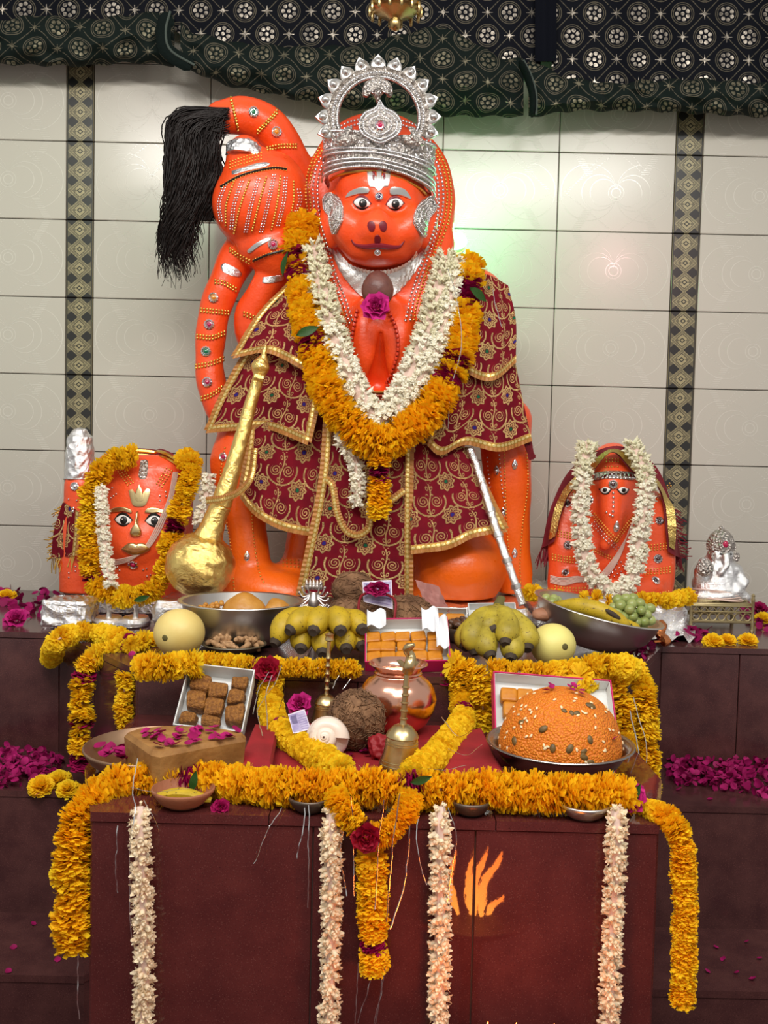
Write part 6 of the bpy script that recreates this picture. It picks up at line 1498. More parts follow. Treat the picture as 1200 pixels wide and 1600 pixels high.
for k in range(22):
    r = .044*math.sqrt(random.random()); a = random.uniform(0, 6.28); o = inst('date', dt, TRS(c_+(r*math.cos(a), r*math.sin(a), .046+.02*(1-(r/.046)**2)+random.uniform(-.003, .004)), randrot())); tag(o, 'wrinkled brown date in the small dark bowl', 'date', 'dates in the small dark bowl')
# tilted fruit bowl on the right
TL_ = rotm(math.radians(3), math.radians(12), 0); c_ = P(922, 975, 2.80); c_[2] = ZA+.022
bowl('steel_bowl', 'tilted steel fruit bowl with grapes and bananas, right on the bench', c_, [(.085, 0), (.115, .012), (.155, .045), (.176, .085), (.180, .105), (.192, .107)], STEEL, TL_)
lb = lambda x, y, z: c_+TL_ @ np.array((x, y, z))
for lab, tp, md, rt, r in (('upper long ripe banana with a dark scar in the tilted steel bowl', (984, 982, 2.66), (930, 952, 2.68), (866, 944, 2.74), 14), ('lower long ripe banana lying in the tilted steel bowl', (948, 974, 2.72), (902, 957, 2.72), (858, 950, 2.76), 11), ('banana half hidden under the grapes in the tilted steel bowl', (1000, 990, 2.68), (985, 982, 2.70), (960, 972, 2.76), 12)):
    o = banana(None, P(*tp), P(*md), P(*rt), m(r, 2.7), BAN, label=lab); tag(o, lab, 'banana')
    if r == 14: q = MB(); q.ell(P(958, 960, 2.645), (.026, .006, .0075), 12, 7, R=rotm(0, math.radians(32), 0)); q.build('dark_scar', BANT, o)
q = MB(); q.ell((0, 0, 0), (.0155, .0155, .017), 12, 8); gr = q.mesh('grape', GRAPE)
def grapes(lab, cx, cy, Y, n, sx, sy):
    t = thing('grape_bunch', lab, 'grapes', P(cx, cy+sy, Y)); pts = []; tries = 0
    while len(pts) < n and tries < 5000:
        tries += 1; a = random.uniform(0, 6.28); r = math.sqrt(random.random()); p = P(cx+sx*r*math.cos(a), cy+sy*r*math.sin(a), Y-.045*(1-r*r)*random.random()+.02)
        if all(np.linalg.norm(p-o_) > .021 for o_ in pts): pts.append(p)
    for p in pts: inst('grape', gr, TRS(p, randrot(), random.uniform(.9, 1.08)), t)
    q = MB(); q.tube(resample(np.array([P(cx-sx*.9, cy-sy*.3, Y), P(cx, cy, Y), P(cx+sx*.8, cy+sy*.4, Y)]), 10), .003, 5); q.build('stalk', STEMC, t)
grapes('big pale green grape bunch at the right inside the tilted steel bowl', 985, 962, 2.76, 44, 34, 30); grapes('small pale green grape bunch at the left inside the tilted steel bowl', 862, 942, 2.80, 8, 14, 10)
lump('pinkish_sweet', 'pinkish lump half hidden at the left inside the tilted steel bowl', 'sweet', P(850, 960, 2.76), (.035, .03, .02), mat('pink_brown_lump', lin(176, 122, 92), .6, bs=60, bst=.3), 8)
o = MB().tube(resample(np.array(W([(1018, 978, 2.9), (1034, 975, 2.88), (1030, 990, 2.86), (1040, 1000, 2.84), (1022, 1003, 2.82)])), 20), [.004]*4+[.018]*12+[.004]*4, 9, flat=.7).build('wrapped_candy', mat('copper_wrapper', (.70, .24, .08, 1), .2, 1.0, bs=60, bst=.6)); tag(o, 'shiny copper-wrapped candy right of the tilted steel bowl', 'candy')
for x, y, z, a, lab in ((302, 1006, ZA+.012, .4, 'fresh green leaf between the left melon and the peanut dish'), (236, 1000, ZA+.012, 1.2, 'green leaf left of the left melon')):
    o = inst('leaf', LEAF, mat4(G(x, y, z), (math.cos(a), math.sin(a)*.8, -.3), (-math.sin(a), math.cos(a)*.8, .4), np.cross((math.cos(a), math.sin(a)*.8, -.3), (-math.sin(a), math.cos(a)*.8, .4)), .026)); tag(o, lab, 'leaf')
# foil and plastic lying by the right bowl
Gd = np.array([[G(1005+9*j, 962+4.5*i, ZA+.004)+np.array((0, 0, .018*abs(math.sin(i*1.3+j*.9))+.008*math.sin(j*2.1))) for j in range(10)] for i in range(10)]); q = MB(); q.grid(Gd, .0006, away=(0, 0, -1)); o = q.build('plastic_sheet', mat('clear_crinkled_film', (.86, .86, .86, 1), .12, .6, bs=30, bst=.8, bd=.01)); tag(o, 'crumpled silvery film right of the tilted fruit bowl', 'film')

Gd = np.array([[P(648+4.6*j+2.0*i, 906+4.4*i+1.2*j, 2.98-.010*i/9)+np.array((0, .010*math.sin(j*1.3+i*.7), .004*math.sin(i*1.9))) for j in range(9)] for i in range(10)]); q = MB(); q.grid(Gd, .0006); o = q.build('pink_paper', mat('dusty_pink_paper', lin(176, 120, 112), .7)); tag(o, 'crumpled dusty pink paper behind the right coconut', 'paper')
# ---------------------------------------------------------------- offerings on the front block
random.seed(303); ZT = ZC+.014
# red cloth under the bell and the conch
def red_cloth(label, quad, z, amp, ph):
    A_ = [G(x, y, z) for x, y in quad]; n = 26; Gd = np.zeros((n, n, 3))
    for i in range(n):
        for j in range(n):
            s_, t_ = j/(n-1), i/(n-1); p = (1-t_)*((1-s_)*A_[0]+s_*A_[1])+t_*((1-s_)*A_[3]+s_*A_[2]); e = min(s_, 1-s_, t_, 1-t_)
            Gd[i, j] = p+np.array((0, 0, amp*(math.sin(s_*7+ph)*math.sin(t_*5+ph))*min(1, e*6)-.010*max(0, 1-e*12)))
    q = MB(); q.grid(Gd, .004, away=(0, 0, -1)); o = q.build('red_cloth', REDC); return tag(o, label, 'cloth')
red_cloth('red cloth spread under the conch and brass bells on the front block', [(418, 1124), (706, 1128), (738, 1212), (420, 1202)], ZT, .002, .4)
red_cloth('folded red cloth left of the left marigold strand on the front block', [(398, 1128), (436, 1130), (424, 1196), (372, 1186)], ZT+.028, .003, 1.1)
red_cloth('folded red cloth right of the right marigold strand on the front block', [(716, 1140), (752, 1132), (792, 1208), (688, 1206)], ZT+.022, .003, 2.0)
# copper pot
c_ = P(621, 1100, 2.26); c_[2] = ZT+.002
pot = thing('copper_pot', 'shiny round copper water pot with a flared rim on the red cloth', 'pot', c_)
k_ = m(1, 2.26); q = MB(); H = 118*k_*1.02
q.lathe([(0, .002), (.032, 0), (.05, .004), (.072, .025), (.088, .055), (.093, .082), (.086, .108), (.072, .126), (.058, .136), (.053, .142), (.055, .150), (.066, .160), (.071, .164), (.069, .167), (.060, .161), (.050, .150), (.049, .142), (.055, .132), (.080, .105), (.087, .08), (.06, .02), (0, .012)], 56, TRS(c_)); q.build('pot_body', COPPER, pot, sharp=60)
q = MB(); q.lathe([(.0545, .138), (.057, .140), (.0575, .143), (.055, .146)], 48, TRS(c_)); q.build('neck_ring', COPPER, pot)
# front coconut, conch, little shell
coconut('large hairy coconut between the conch and the copper pot', np.array((P(558, 1108, 2.13)[0], 2.13, ZT+.066)), (m(44, 2.13), .06, .066), seed=9, tuft=200)
def mat_conch():
    t = NT('banded_conch_shell'); n = t.noise(24, 4); n2 = t.noise(9, 2)
    t.p(col=t.mix(t.ramp(n, .58, .70)*.75, t.mix(n2, lin(238, 226, 212), lin(226, 200, 182)), lin(150, 98, 82)), rough=.32, spec=.5); t.bump(n, .15, .003); return t.m
CON = mat_conch(); c_ = np.array((P(508, 1142, 2.03)[0], 2.035, ZT+.050))
cn = thing('conch', 'white spiral conch shell with its whorl facing the front', 'shell', (c_[0], c_[1], ZT))
# whorls wind round an axis that points to the viewer, a little up and left
axd = np.array((-.08, -.93, .30)); axd /= np.linalg.norm(axd); xa, ya, za = frame(axd, (0, 0, 1)); R0 = m(37, 2.03)
N, K = 150, 12; V = []; 
for i in range(N):
    s_ = i/(N-1); th = s_*2*PI*3.6; rad = R0*(.62*math.exp(-s_*2.7)); tr = R0*(.40*math.exp(-s_*2.5)+.02); h_ = R0*(-.25+.72*(1-math.exp(-s_*2.2)))
    for j in range(K):
        a = 2*PI*j/K; rr = rad+tr*math.cos(a); V.append(c_+(xa*math.cos(th)+ya*math.sin(th))*rr+za*(h_+tr*1.15*math.sin(a)))
f = [(i*K+j, i*K+(j+1) % K, (i+1)*K+(j+1) % K, (i+1)*K+j) for i in range(N-1) for j in range(K)]+[tuple(range(K))[::-1], tuple(range((N-1)*K, N*K))]
q = MB(); q.add(V, f); q.build('whorls', CON, cn)
q = MB(); q.ell(c_-za*R0*.72, (R0*.94, R0*.94, R0*.78), 26, 16, R=np.stack([xa, ya, za], 1)); q.tube(resample(np.array([c_-za*R0*.9, c_-za*R0*1.5+(.0, 0, -.004), c_-za*R0*2.0]), 8), [R0*.6, R0*.5, R0*.42, R0*.34, R0*.28, R0*.2, R0*.14, R0*.06], 12); q.build('body_whorl', CON, cn)
q = MB(); sp = []
for i in range(140):
    s_ = i/139; th = s_*2*PI*3.6; rad = R0*(.62*math.exp(-s_*2.7)); tr = R0*(.40*math.exp(-s_*2.5)+.02); h_ = R0*(-.25+.72*(1-math.exp(-s_*2.2)))
    sp.append(c_+(xa*math.cos(th)+ya*math.sin(th))*(rad-tr*.62)+za*(h_+tr*.95))
q.tube(np.array(sp), .0016, 4); q.build('suture_line', mat('brown_line', lin(96, 62, 54), .5), cn)
c2_ = np.array((P(496, 1103, 2.16)[0], 2.16, ZT+.016)); q = MB(); N = 60; V = []
for i in range(N):
    s_ = i/(N-1); th = s_*2*PI*3; rad = .012*math.exp(-s_*1.8); tr = .011*math.exp(-s_*1.8)+.001
    for j in range(8):
        a = 2*PI*j/8; V.append(c2_+np.array(((s_*.034-.01)+tr*math.sin(a)*1.1, math.cos(th)*(rad+tr*math.cos(a)), math.sin(th)*(rad+tr*math.cos(a))+.004)))
q.add(V, [(i*8+j, i*8+(j+1) % 8, (i+1)*8+(j+1) % 8, (i+1)*8+j) for i in range(N-1) for j in range(8)]+[tuple(range(8))[::-1], tuple(range((N-1)*8, N*8))]); o = q.build('small_shell', CON); tag(o, 'tiny white whelk shell just behind the conch', 'shell')
o.location.z += ZC+.028-o.location.z if o.location.z < ZC+.01 else 0
o = inst('rose', ROSEPK, mat4(P(469, 1101, 2.20), (1, 0, 0), (0, .5, .86), (0, -.86, .5), .025)); tag(o, 'pink rose behind the conch beside the left marigold strand', 'flower')
note('lilac banknote lying rumpled left of the conch', [(450, 1116, 2.13), (476, 1108, 2.16), (486, 1140, 2.08), (458, 1146, 2.06)], .004)
# brass hand bells
def bell(label, base, rb, hb, hh, finial, lean=0.0):
    R = rotm(0, lean, 0); M_ = TRS(base, R); t = thing('hand_bell', label, 'bell', base)
    q = MB(); q.lathe([(rb*.9, 0), (rb, 0), (rb*1.02, hb*.04), (rb*.98, hb*.12), (rb*.84, hb*.36), (rb*.76, hb*.60), (rb*.74, hb*.72), (rb*.66, hb*.86), (rb*.44, hb*.98), (rb*.22, hb*1.03), (0, hb*1.03), (0, hb*.95), (rb*.6, hb*.75), (rb*.72, hb*.4), (rb*.9, hb*.02)], 40, M_); q.build('bell_cup', BRASS, t, sharp=50)
    for z in (.14, .22, .60, .66): q = MB(); r = np.interp(z, [.12, .36, .60, .72], [.98, .84, .76, .74])*rb; q.lathe([(r, hb*(z-.012)), (r+.0012, hb*z), (r, hb*(z+.012))], 40, M_); q.build('turned_ring', BRASS, t)
    q = MB(); q.lathe([(rb*.74, hb*.74), (rb*.78, hb*.77), (rb*.70, hb*.86), (rb*.45, hb*1.0), (rb*.2, hb*1.06)], 40, M_); q.build('shoulder', BRASS, t)
    pr = [(rb*.20, hb*1.04), (rb*.15, hb*1.1)]
    for k in range(5): z = hb*1.1+hh*(.05+.15*k); pr += [(rb*.14, z), (rb*.19, z+hh*.015), (rb*.19, z+hh*.03), (rb*.14, z+hh*.045)]
    pr += [(rb*.13, hb*1.1+hh*.80), (rb*.13, hb*1.1+hh)]
    q = MB(); q.lathe(pr, 16, M_); q.build('handle', BRASS, t); zt_ = hb*1.1+hh; rot3 = lambda p: base+R @ np.array(p)
    if finial:
        q = MB(); c_ = resample(np.array([rot3((0, 0, zt_-.005)), rot3((.004, -.006, zt_+.012)), rot3((.006, .004, zt_+.028)), rot3((-.004, .0, zt_+.044)), rot3((.010, -.010, zt_+.056))]), 22); q.tube(c_, np.interp(np.linspace(0, 1, 22), [0, .2, .6, .85, 1], [.011, .013, .009, .009, .004]), 10); q.build('winged_figure', BRASS, t)
        for sx in (-1, 1):
            q = MB(); q.plate([(0, -.004), (.012, .0), (.020, .012), (.012, .014), (.004, .010)], .003, mat4(rot3((sx*.004, -.004, zt_+.008)), R @ np.array((sx, 0, 0)), R @ np.array((0, 0, 1.)), R @ np.array((0, -1. if sx > 0 else -1., 0)))); q.build('wing', BRASS, t)
    else: q = MB(); q.lathe([(rb*.13, zt_), (rb*.3, zt_+.004), (rb*.25, zt_+.012), (rb*.3, zt_+.018), (0, zt_+.024)], 14, M_); q.build('knob', BRASS, t)
    return t
c_ = np.array((P(625, 1188, 1.985)[0], 1.985, ZT+.002)); bell('large brass hand bell with a winged figure on its handle, front of the copper pot', c_, m(34, 1.98), m(68, 1.98), m(84, 1.98), True, .05)
c_ = np.array((P(508, 1120, 2.35)[0], 2.35, ZC+.001)); bell('smaller brass hand bell standing behind the conch', c_, m(24, 2.35), m(48, 2.35), m(82, 2.35), False, .03)
c_ = np.array((P(598, 1148, 2.04)[0], 2.06, ZT+.022)); o = lump('red_paper_flower', 'crumpled red paper flower between coconut and large bell', 'flower', c_, (.036, .030, .032), CRIMP, 6, h=.003); crinkle(o, .006, .022, 0, 5)
# plate with the halwa wedge
HALWA = mat('brown_halwa', lin(164, 118, 62), .6, c2=lin(134, 90, 40), vs=18, bs=70, bst=.35, bd=.005)
c_ = G(238, 1192, ZC+.01); c_[2] = ZC+.001; pc = c_.copy()
bowl('copper_plate', 'round dull copper plate with a raised rim under the halwa wedge', c_, [(.085, 0), (.105, .004), (.128, .022), (.140, .040), (.143, .046)], mat('dull_copper', (.40, .25, .15, 1), .42, .85, c2=(.32, .19, .12, 1), vs=20))
zt_ = ZC+.085; top = [G(x, y, zt_) for x, y in ((194, 1147), (214, 1140), (256, 1136), (330, 1137), (384, 1147), (384, 1154), (316, 1166), (250, 1179), (236, 1176))]
q = MB(); n = len(top); 
lo3 = np.array(top)-np.array((0, 0, .066)); ctr = np.mean(top, 0)
hi = np.array(top)+np.array((0, 0, 0)); 
hi2 = ctr+(hi-ctr)*.93; hi2[:, 2] = zt_+.004; hi[:, 2] -= .006
lo3 = ctr+(lo3-ctr)*.96
V = np.vstack([lo3, hi, hi2]); f = [tuple(range(n))]+[tuple(range(2*n, 3*n))[::-1]]
for i in range(n): j = (i+1) % n; f += [(i, n+i, n+j, j), (n+i, 2*n+i, 2*n+j, n+j)]
q.add(V, f); o = q.build('halwa_wedge', HALWA, smooth=False); me = o.data
bm__ = bmesh.new(); bm__.from_mesh(me); bmesh.ops.recalc_face_normals(bm__, faces=bm__.faces); bmesh.ops.triangulate(bm__, faces=bm__.faces); bmesh.ops.subdivide_edges(bm__, edges=bm__.edges, cuts=5, use_grid_fill=True)
bm__.to_mesh(me); bm__.free(); tag(o, 'thick brown halwa wedge strewn with rose petals on the copper plate', 'sweet')
def fallen(label, group, pts, s0=.013, lift=.003):
    for k, p in enumerate(pts):
        o = inst('rose_petal', RP[k % 4], TRS(np.array(p)+(0, 0, lift+random.uniform(0, .003)), rotm(random.uniform(-.5, .5), random.uniform(-.5, .5), random.uniform(0, 6.28)), s0*random.uniform(.8, 1.3))); tag(o, label, 'petal', group)
poly_in = lambda: None
pts = []
while len(pts) < 40:
    x, y = random.uniform(225, 370), random.uniform(1139, 1170)
    if y < 1174-(x-240)*.16 and y > 1139: pts.append(G(x, y, zt_+.006))
fallen('pink rose petal lying on top of the brown halwa wedge', 'petals on the halwa wedge', pts, .017)
fallen('pink rose petal lying inside the copper plate left of the wedge', 'petals in the copper plate', [G(random.uniform(158, 202), random.uniform(1170, 1192), ZC+.03) for _ in range(26)], .020, .006)
# white box of brown cubes
BARK = mat('brown_grain_sweet', lin(164, 108, 42), .6, c2=lin(118, 70, 22), vs=130, bs=170, bst=1.0, bd=.010)
bx, Mx, w_, h_ = open_box('open white box of brown cube sweets leaning against the bench', P(302, 1036, 2.345), P(405, 1047, 2.345), P(270, 1132, 2.215), .050, CARD, CARD)
cb = [crumbly(BARK, 30+k, (.044, .040, .034), 'brown_cube_sweet', .02) for k in range(4)]
for k, (x, y, sx, sy) in enumerate([(-.042, .048, 1.1, 1.1), (.006, .030, 1.05, 1.05), (.050, .062, .95, .9), (.054, .018, 1, 1.05), (-.042, -.006, 1, 1.15), (.006, -.022, 1, 1.2), (.054, -.034, 1.1, 1.3), (-.048, -.060, .95, .8), (.004, -.066, 1, .7)]):
    o = inst('brown_cube_sweet', cb[k % 4], mat4(inbox(Mx, x-.004, y*.92, .024), *(Mx[:3, :3] @ rotm(random.uniform(-.1, .1), random.uniform(-.1, .1), random.uniform(-.12, .12))*np.array((sx, sy, 1))).T)); tag(o, 'grainy brown cube sweet at the %s of the leaning white box' % ('top left', 'upper middle', 'top right', 'middle of the right side', 'middle of the left side', 'centre', 'lower right', 'bottom left', 'bottom middle')[k], 'sweet', 'brown cubes in the white box')
# pink box behind the dome sweet
bx, Mx, w_, h_ = open_box('magenta-edged white box propped up behind the orange dome sweet', P(770, 1048, 2.30), P(954, 1062, 2.30), P(774, 1150, 2.17), .045, PINKB, CARD)
for k, (x, y) in enumerate([(-.105, .035), (-.066, .036), (-.100, -.005), (-.060, -.005)]):
    o = inst('brown_fudge_piece', sw[k % 3], mat4(inbox(Mx, x, y, .022), *(Mx[:3, :3]*np.array((1.0, 1.15, 1.1))).T)); tag(o, 'tan fudge piece at the left in the box behind the dome sweet', 'sweet', 'fudge in the propped magenta box')
# dome of boondi in its bowl
c_ = np.array((P(875, 1165, 2.03)[0], 2.03, ZC+.001)); dc = c_.copy()
bowl('steel_bowl', 'wide shallow steel bowl under the orange dome sweet', c_, [(.070, 0), (.095, .008), (.125, .030), (.142, .055), (.147, .062), (.158, .066)], mat('dark_steel', (.36, .32, .30, 1), .25, 1.0))
def mat_boondi():
    t = NT('orange_boondi'); v = t.vor(210); n = t.noise(20, 3)
    t.p(col=t.mix(t.ramp(v, .1, .5), t.mix(n, lin(244, 158, 28), lin(234, 142, 20)), lin(214, 112, 12)), rough=.55); t.bump(v*-1.0+1.0, .8, .004); return t.m
dm = thing('dome_sweet', 'big orange boondi dome sweet dotted with seeds in the steel bowl', 'sweet', dc+(0, 0, .03)); dR = m(97, 2.03); hz = .132; zb = ZC+.052
q = MB(); prof = [(0, -.024), (dR*.9, -.024), (dR*.98, -.006)]+[(dR*math.cos(a)**.92, hz*math.sin(a)) for a in np.linspace(.02, PI/2-.001, 22)]+[(0, hz)]
q.lathe(prof, 64, TRS((dc[0], dc[1], zb)), wob=lambda th, s: .012*math.sin(4*th+3*s)+.006*math.sin(9*th-7*s)); q.build('boondi', mat_boondi(), dm, sharp=0)
def dome_pt(a, e, o=0): r = dR*math.cos(e)**.92+o; return np.array((dc[0]+r*math.cos(a), dc[1]+r*math.sin(a), zb+(hz+o)*math.sin(e))), np.array((math.cos(a)*math.cos(e), math.sin(a)*math.cos(e), math.sin(e)))
SEED = mat('pale_melon_seed', lin(236, 214, 170), .5); RAIS = mat('dark_raisin', lin(112, 84, 36), .5, c2=lin(84, 66, 34), vs=40)
q = MB(); q.ell((0, 0, 0), (.0026, .0046, .0018), 8, 5); sm = q.mesh('melon_seed', SEED); q = MB(); q.ell((0, 0, 0), (.006, .009, .003), 9, 6); rm = q.mesh('raisin', RAIS)
for k in range(64):
    a, e = random.uniform(-PI-.3, .3), math.asin(random.uniform(.03, .97)); p, n_ = dome_pt(a, e, .001); x_, y_, z_ = frame(n_); c_, s_ = math.cos(k), math.sin(k); inst('melon_seed', sm, mat4(p, x_*c_+y_*s_, y_*c_-x_*s_, z_), dm)
for k in range(14):
    a, e = random.choice([random.uniform(-2.0, -1.1), random.uniform(-PI, 0)]), math.asin(random.uniform(.05, .85)); p, n_ = dome_pt(a, e, .0005); x_, y_, z_ = frame(n_); c_, s_ = math.cos(k*2), math.sin(k*2); inst('raisin', rm, mat4(p, x_*c_+y_*s_, y_*c_-x_*s_, z_, random.uniform(.7, 1.4)), dm)
pts = []
for k in range(10): p, n_ = dome_pt(random.uniform(-PI, 0), random.uniform(1.15, 1.5), .003); pts.append(p)
fallen('pink rose petal on the crown of the orange dome sweet', 'petals on the dome sweet', pts, .012, .004)
fallen('pink rose petal around the rim of the dome sweet\'s bowl', 'petals by the dome bowl', [P(960, 1158, 1.95), P(945, 1152, 1.97), P(962, 1165, 1.99), P(795, 1170, 1.95)], .012)
# shallow cups along the front edge, half under the garland
def cup(label, x, y, r, mt, Y=1.795, h=.026):
    c_ = P(x, y, Y); c_[2] = ZC+.001; return bowl('shallow_cup', label, c_, [(r*.5, 0), (r*.75, h*.3), (r*.95, h*.8), (r, h)], mt, n=32)
cup('clay cup holding a banana piece at the left end of the front edge', 286, 1262, .060, CLAY, 1.785, .032); cup('dark cup half hidden under the garland left of the middle', 484, 1262, .042, TINP, 1.772); cup('dark cup half hidden under the garland right of the middle', 735, 1266, .040, TINP, 1.775); cup('bright metal cup under the right end of the front garland', 912, 1270, .050, STEEL, 1.772)
c_ = resample(np.array([P(246, 1244, 1.775), P(285, 1240, 1.77), P(330, 1250, 1.775)]), 14); q = MB(); q.tube(c_, .016*np.sin(np.linspace(.45, PI-.35, 14))**.7, 9, flat=.7); o = q.build('banana_piece', BAN); tag(o, 'spotted banana piece lying in the left clay cup', 'banana')
for x, y, Y, s_, me, lab in ((345, 1263, 1.765, .016, ROSE[0], 'small magenta rose right of the clay cup on the front edge'), (986, 1246, 1.78, .026, ROSEPK, 'magenta rose at the right end of the front garland')):
    o = inst('rose', me, mat4(P(x, y, Y), (1, 0, 0), (0, .5, .86), (0, -.86, .5), s_)); tag(o, lab, 'flower')
for x, y, Y, a, lab in ((303, 1220, 1.815, .2, 'dark green leaf strapped over the rose petals in the left part of the front garland'), (658, 1218, 1.735, 1.3, 'dark green leaf over the middle rose petals of the front garland'), (992, 1240, 1.77, .5, 'green leaf beside the rose at the right end of the front garland')):
    o = inst('leaf', LEAF, mat4(P(x, y, Y), (math.cos(a), 0, -math.sin(a)), (math.sin(a), 0, math.cos(a)), (0, -1, 0), .026)); tag(o, lab, 'leaf')
fallen('pink rose petal on the red cloth in front of the conch', 'petals before the conch', [G(random.uniform(515, 600), random.uniform(1172, 1190), ZT+.002) for _ in range(26)], .013, .004)
o = inst('rose', ROSERD, mat4(G(418, 1046, ZA+.02), (1, 0, 0), (0, .4, .9), (0, -.9, .4), .03)); tag(o, 'dark red rose on the bench edge above the left marigold strand', 'flower')
# ---------------------------------------------------------------- petals, loose flowers, tinsel, fire
random.seed(404)
def heap(label, quad, z, n, hmax, s0=.016):
    A_ = [G(x, y, z) for x, y in quad]; q = MB()
    vs = []
    for me in RP: v = np.zeros(len(me.vertices)*3); me.vertices.foreach_get('co', v); c = np.zeros(len(me.vertices)*4); me.color_attributes['col'].data.foreach_get('color', c); vs.append((v.reshape(-1, 3), [tuple(p.vertices) for p in me.polygons], c.reshape(-1, 4)[:, :3]))
    for k in range(n):
        s_, t_ = random.random(), random.random(); p = (1-t_)*((1-s_)*A_[0]+s_*A_[1])+t_*((1-s_)*A_[3]+s_*A_[2]); e = min(1, 4*min(s_+.15, 1-s_+.15, t_+.2, 1-t_+.1))
        v, f, c = vs[k % 4]; q.add(v, f, TRS(p+np.array((0, 0, .003+hmax*e*random.random())), randrot() if random.random() < .5 else rotm(random.uniform(-.8, .8), random.uniform(-.8, .8), random.uniform(0, 6.28)), s0*random.uniform(.8, 1.4)), c=np.clip(c*random.uniform(.15, 1.15), 0, 1))
    o = q.build('petal_heap', ROSEP, sharp=0, col=True); return tag(o, label, 'petals', None, 'stuff')
heap('heap of pink rose petals on the left end of the lower step', [(-60, 1176), (100, 1190), (84, 1226), (-60, 1238)], ZB, 420, .040)
heap('heap of pink rose petals along the right end of the lower step', [(1040, 1196), (1260, 1196), (1260, 1256), (1046, 1226)], ZB, 560, .034)
heap('dark rose petals scattered at the left end of the bench', [(-40, 918), (96, 920), (70, 965), (-40, 975)], ZA, 70, .012, .024)
heap('dark rose petals around the small throne at the right end of the bench', [(1150, 945), (1250, 940), (1250, 990), (1170, 985)], ZA, 60, .02, .022)
heap('dark rose petals in front of the throne foot', [(1062, 984), (1110, 986), (1100, 1004), (1050, 1002)], ZA, 36, .016, .02)
heap('rose petals behind the copper wrapped candy at the bench corner', [(985, 1008), (1030, 1010), (1010, 1030), (970, 1028)], ZA, 40, .012, .018)
fallen('single pink petal fallen on the lower step and treads', 'scattered fallen petals', [G(x, y, z) for x, y, z in ((96, 1228, ZB), (60, 1244, ZB), (112, 1240, ZB), (1060, 1236, ZB), (1110, 1250, ZB), (20, 1482, ZD), (52, 1446, ZD), (90, 1500, ZD), (12, 1520, ZD), (1118, 1482, ZD), (1166, 1474, ZD), (1186, 1500, ZD), (1150, 1522, ZD), (1176, 1532, ZD), (1130, 1500, ZD), (1106, 1520, ZD))], .014)
fallen('pink petal fallen on the bench edge among the garlands', 'petals on the bench edge', [G(x, y, ZA) for x, y in ((262, 1046), (312, 1042), (205, 1024), (196, 1012), (555, 1046), (330, 1020), (250, 1028))], .016)
for x, y, z, s_, me, lab in ((26, 976, ZA, .036, ROSEPK, 'bright pink rose lying alone at the left end of the bench'), (1186, 958, ZA, .030, ROSE[0], 'magenta rose at the far right end of the bench'), (700, 1068, ZA-.02, .022, ROSE[0], 'magenta rose at the top of the right marigold strand')):
    o = inst('rose', me, mat4(G(x, y, z)+np.array((0, 0, s_*.45)), (1, 0, 0), (0, .8, .6), (0, -.6, .8), s_)); tag(o, lab, 'flower')
def pom(lab, x, y, z, r, tilt=.5):
    o = inst('marigold_flower', random.choice(POM), mat4(G(x, y, z)+np.array((0, 0, r*.15)), (1, 0, 0), (0, math.cos(tilt), math.sin(tilt)), (0, -math.sin(tilt), math.cos(tilt)), (r, r, r*.9))); return tag(o, lab, 'flower')
pom('yellow marigold head, left one of three at the left end of the lower step', 64, 1234, ZB, .036); pom('yellow marigold head, middle one of three at the left end of the lower step', 92, 1226, ZB, .038); pom('yellow marigold head, right one of three at the left end of the lower step', 106, 1238, ZB, .032)
pom('yellow marigold head on the bench edge below the throne, left one', 1114, 1008, ZA, .034); pom('yellow marigold head on the bench edge below the throne, second one', 1136, 1006, ZA, .030); pom('yellow marigold head on the bench edge right of the throne', 1168, 1006, ZA, .032); pom('yellow marigold head behind the throne at the right edge', 1192, 972, ZA, .034); pom('yellow marigold head at the far left end of the bench', 10, 938, ZA, .04)
pom('yellow marigold head lying left of the left melon', 236, 1008, ZA, .034)
# tinsel
def tinsel(lab, strands, r=.0009):
    c_ = P(*strands[0][0]); t = thing('tinsel', lab, 'tinsel', c_)
    for s_ in strands:
        a = resample(np.array(W(s_)), 24); a[1:, :2] += np.cumsum(rng.normal(0, .0006, (23, 2)), 0); q = MB(); q.tube(a, r, 4, flat=.35); q.build('strand', SILVER_T, t)
tinsel('silver tinsel hanging over the left end of the front block', [[(215, 1185, 1.82), (206, 1235, 1.76), (212, 1262, 1.72), (206, 1300, 1.70)], [(205, 1230, 1.76), (240, 1238, 1.74), (300, 1232, 1.75)], [(184, 1290, 1.72), (182, 1340, 1.72), (181, 1395, 1.72)], [(206, 1280, 1.72), (203, 1380, 1.72), (205, 1480, 1.72)], [(225, 1250, 1.70), (246, 1290, 1.70), (244, 1330, 1.70)], [(122, 1490, 1.74), (121, 1540, 1.74), (124, 1590, 1.74)]])
tinsel('silver tinsel ends hanging below the left part of the front garland', [[(440, 1262, 1.73), (420, 1300, 1.72), (398, 1352, 1.72)], [(446, 1264, 1.73), (420, 1310, 1.715), (405, 1355, 1.72)], [(412, 1278, 1.72), (404, 1310, 1.72), (402, 1340, 1.72)], [(482, 1258, 1.73), (483, 1340, 1.72), (484, 1420, 1.72)], [(476, 1262, 1.73), (472, 1300, 1.72), (464, 1340, 1.72)]])
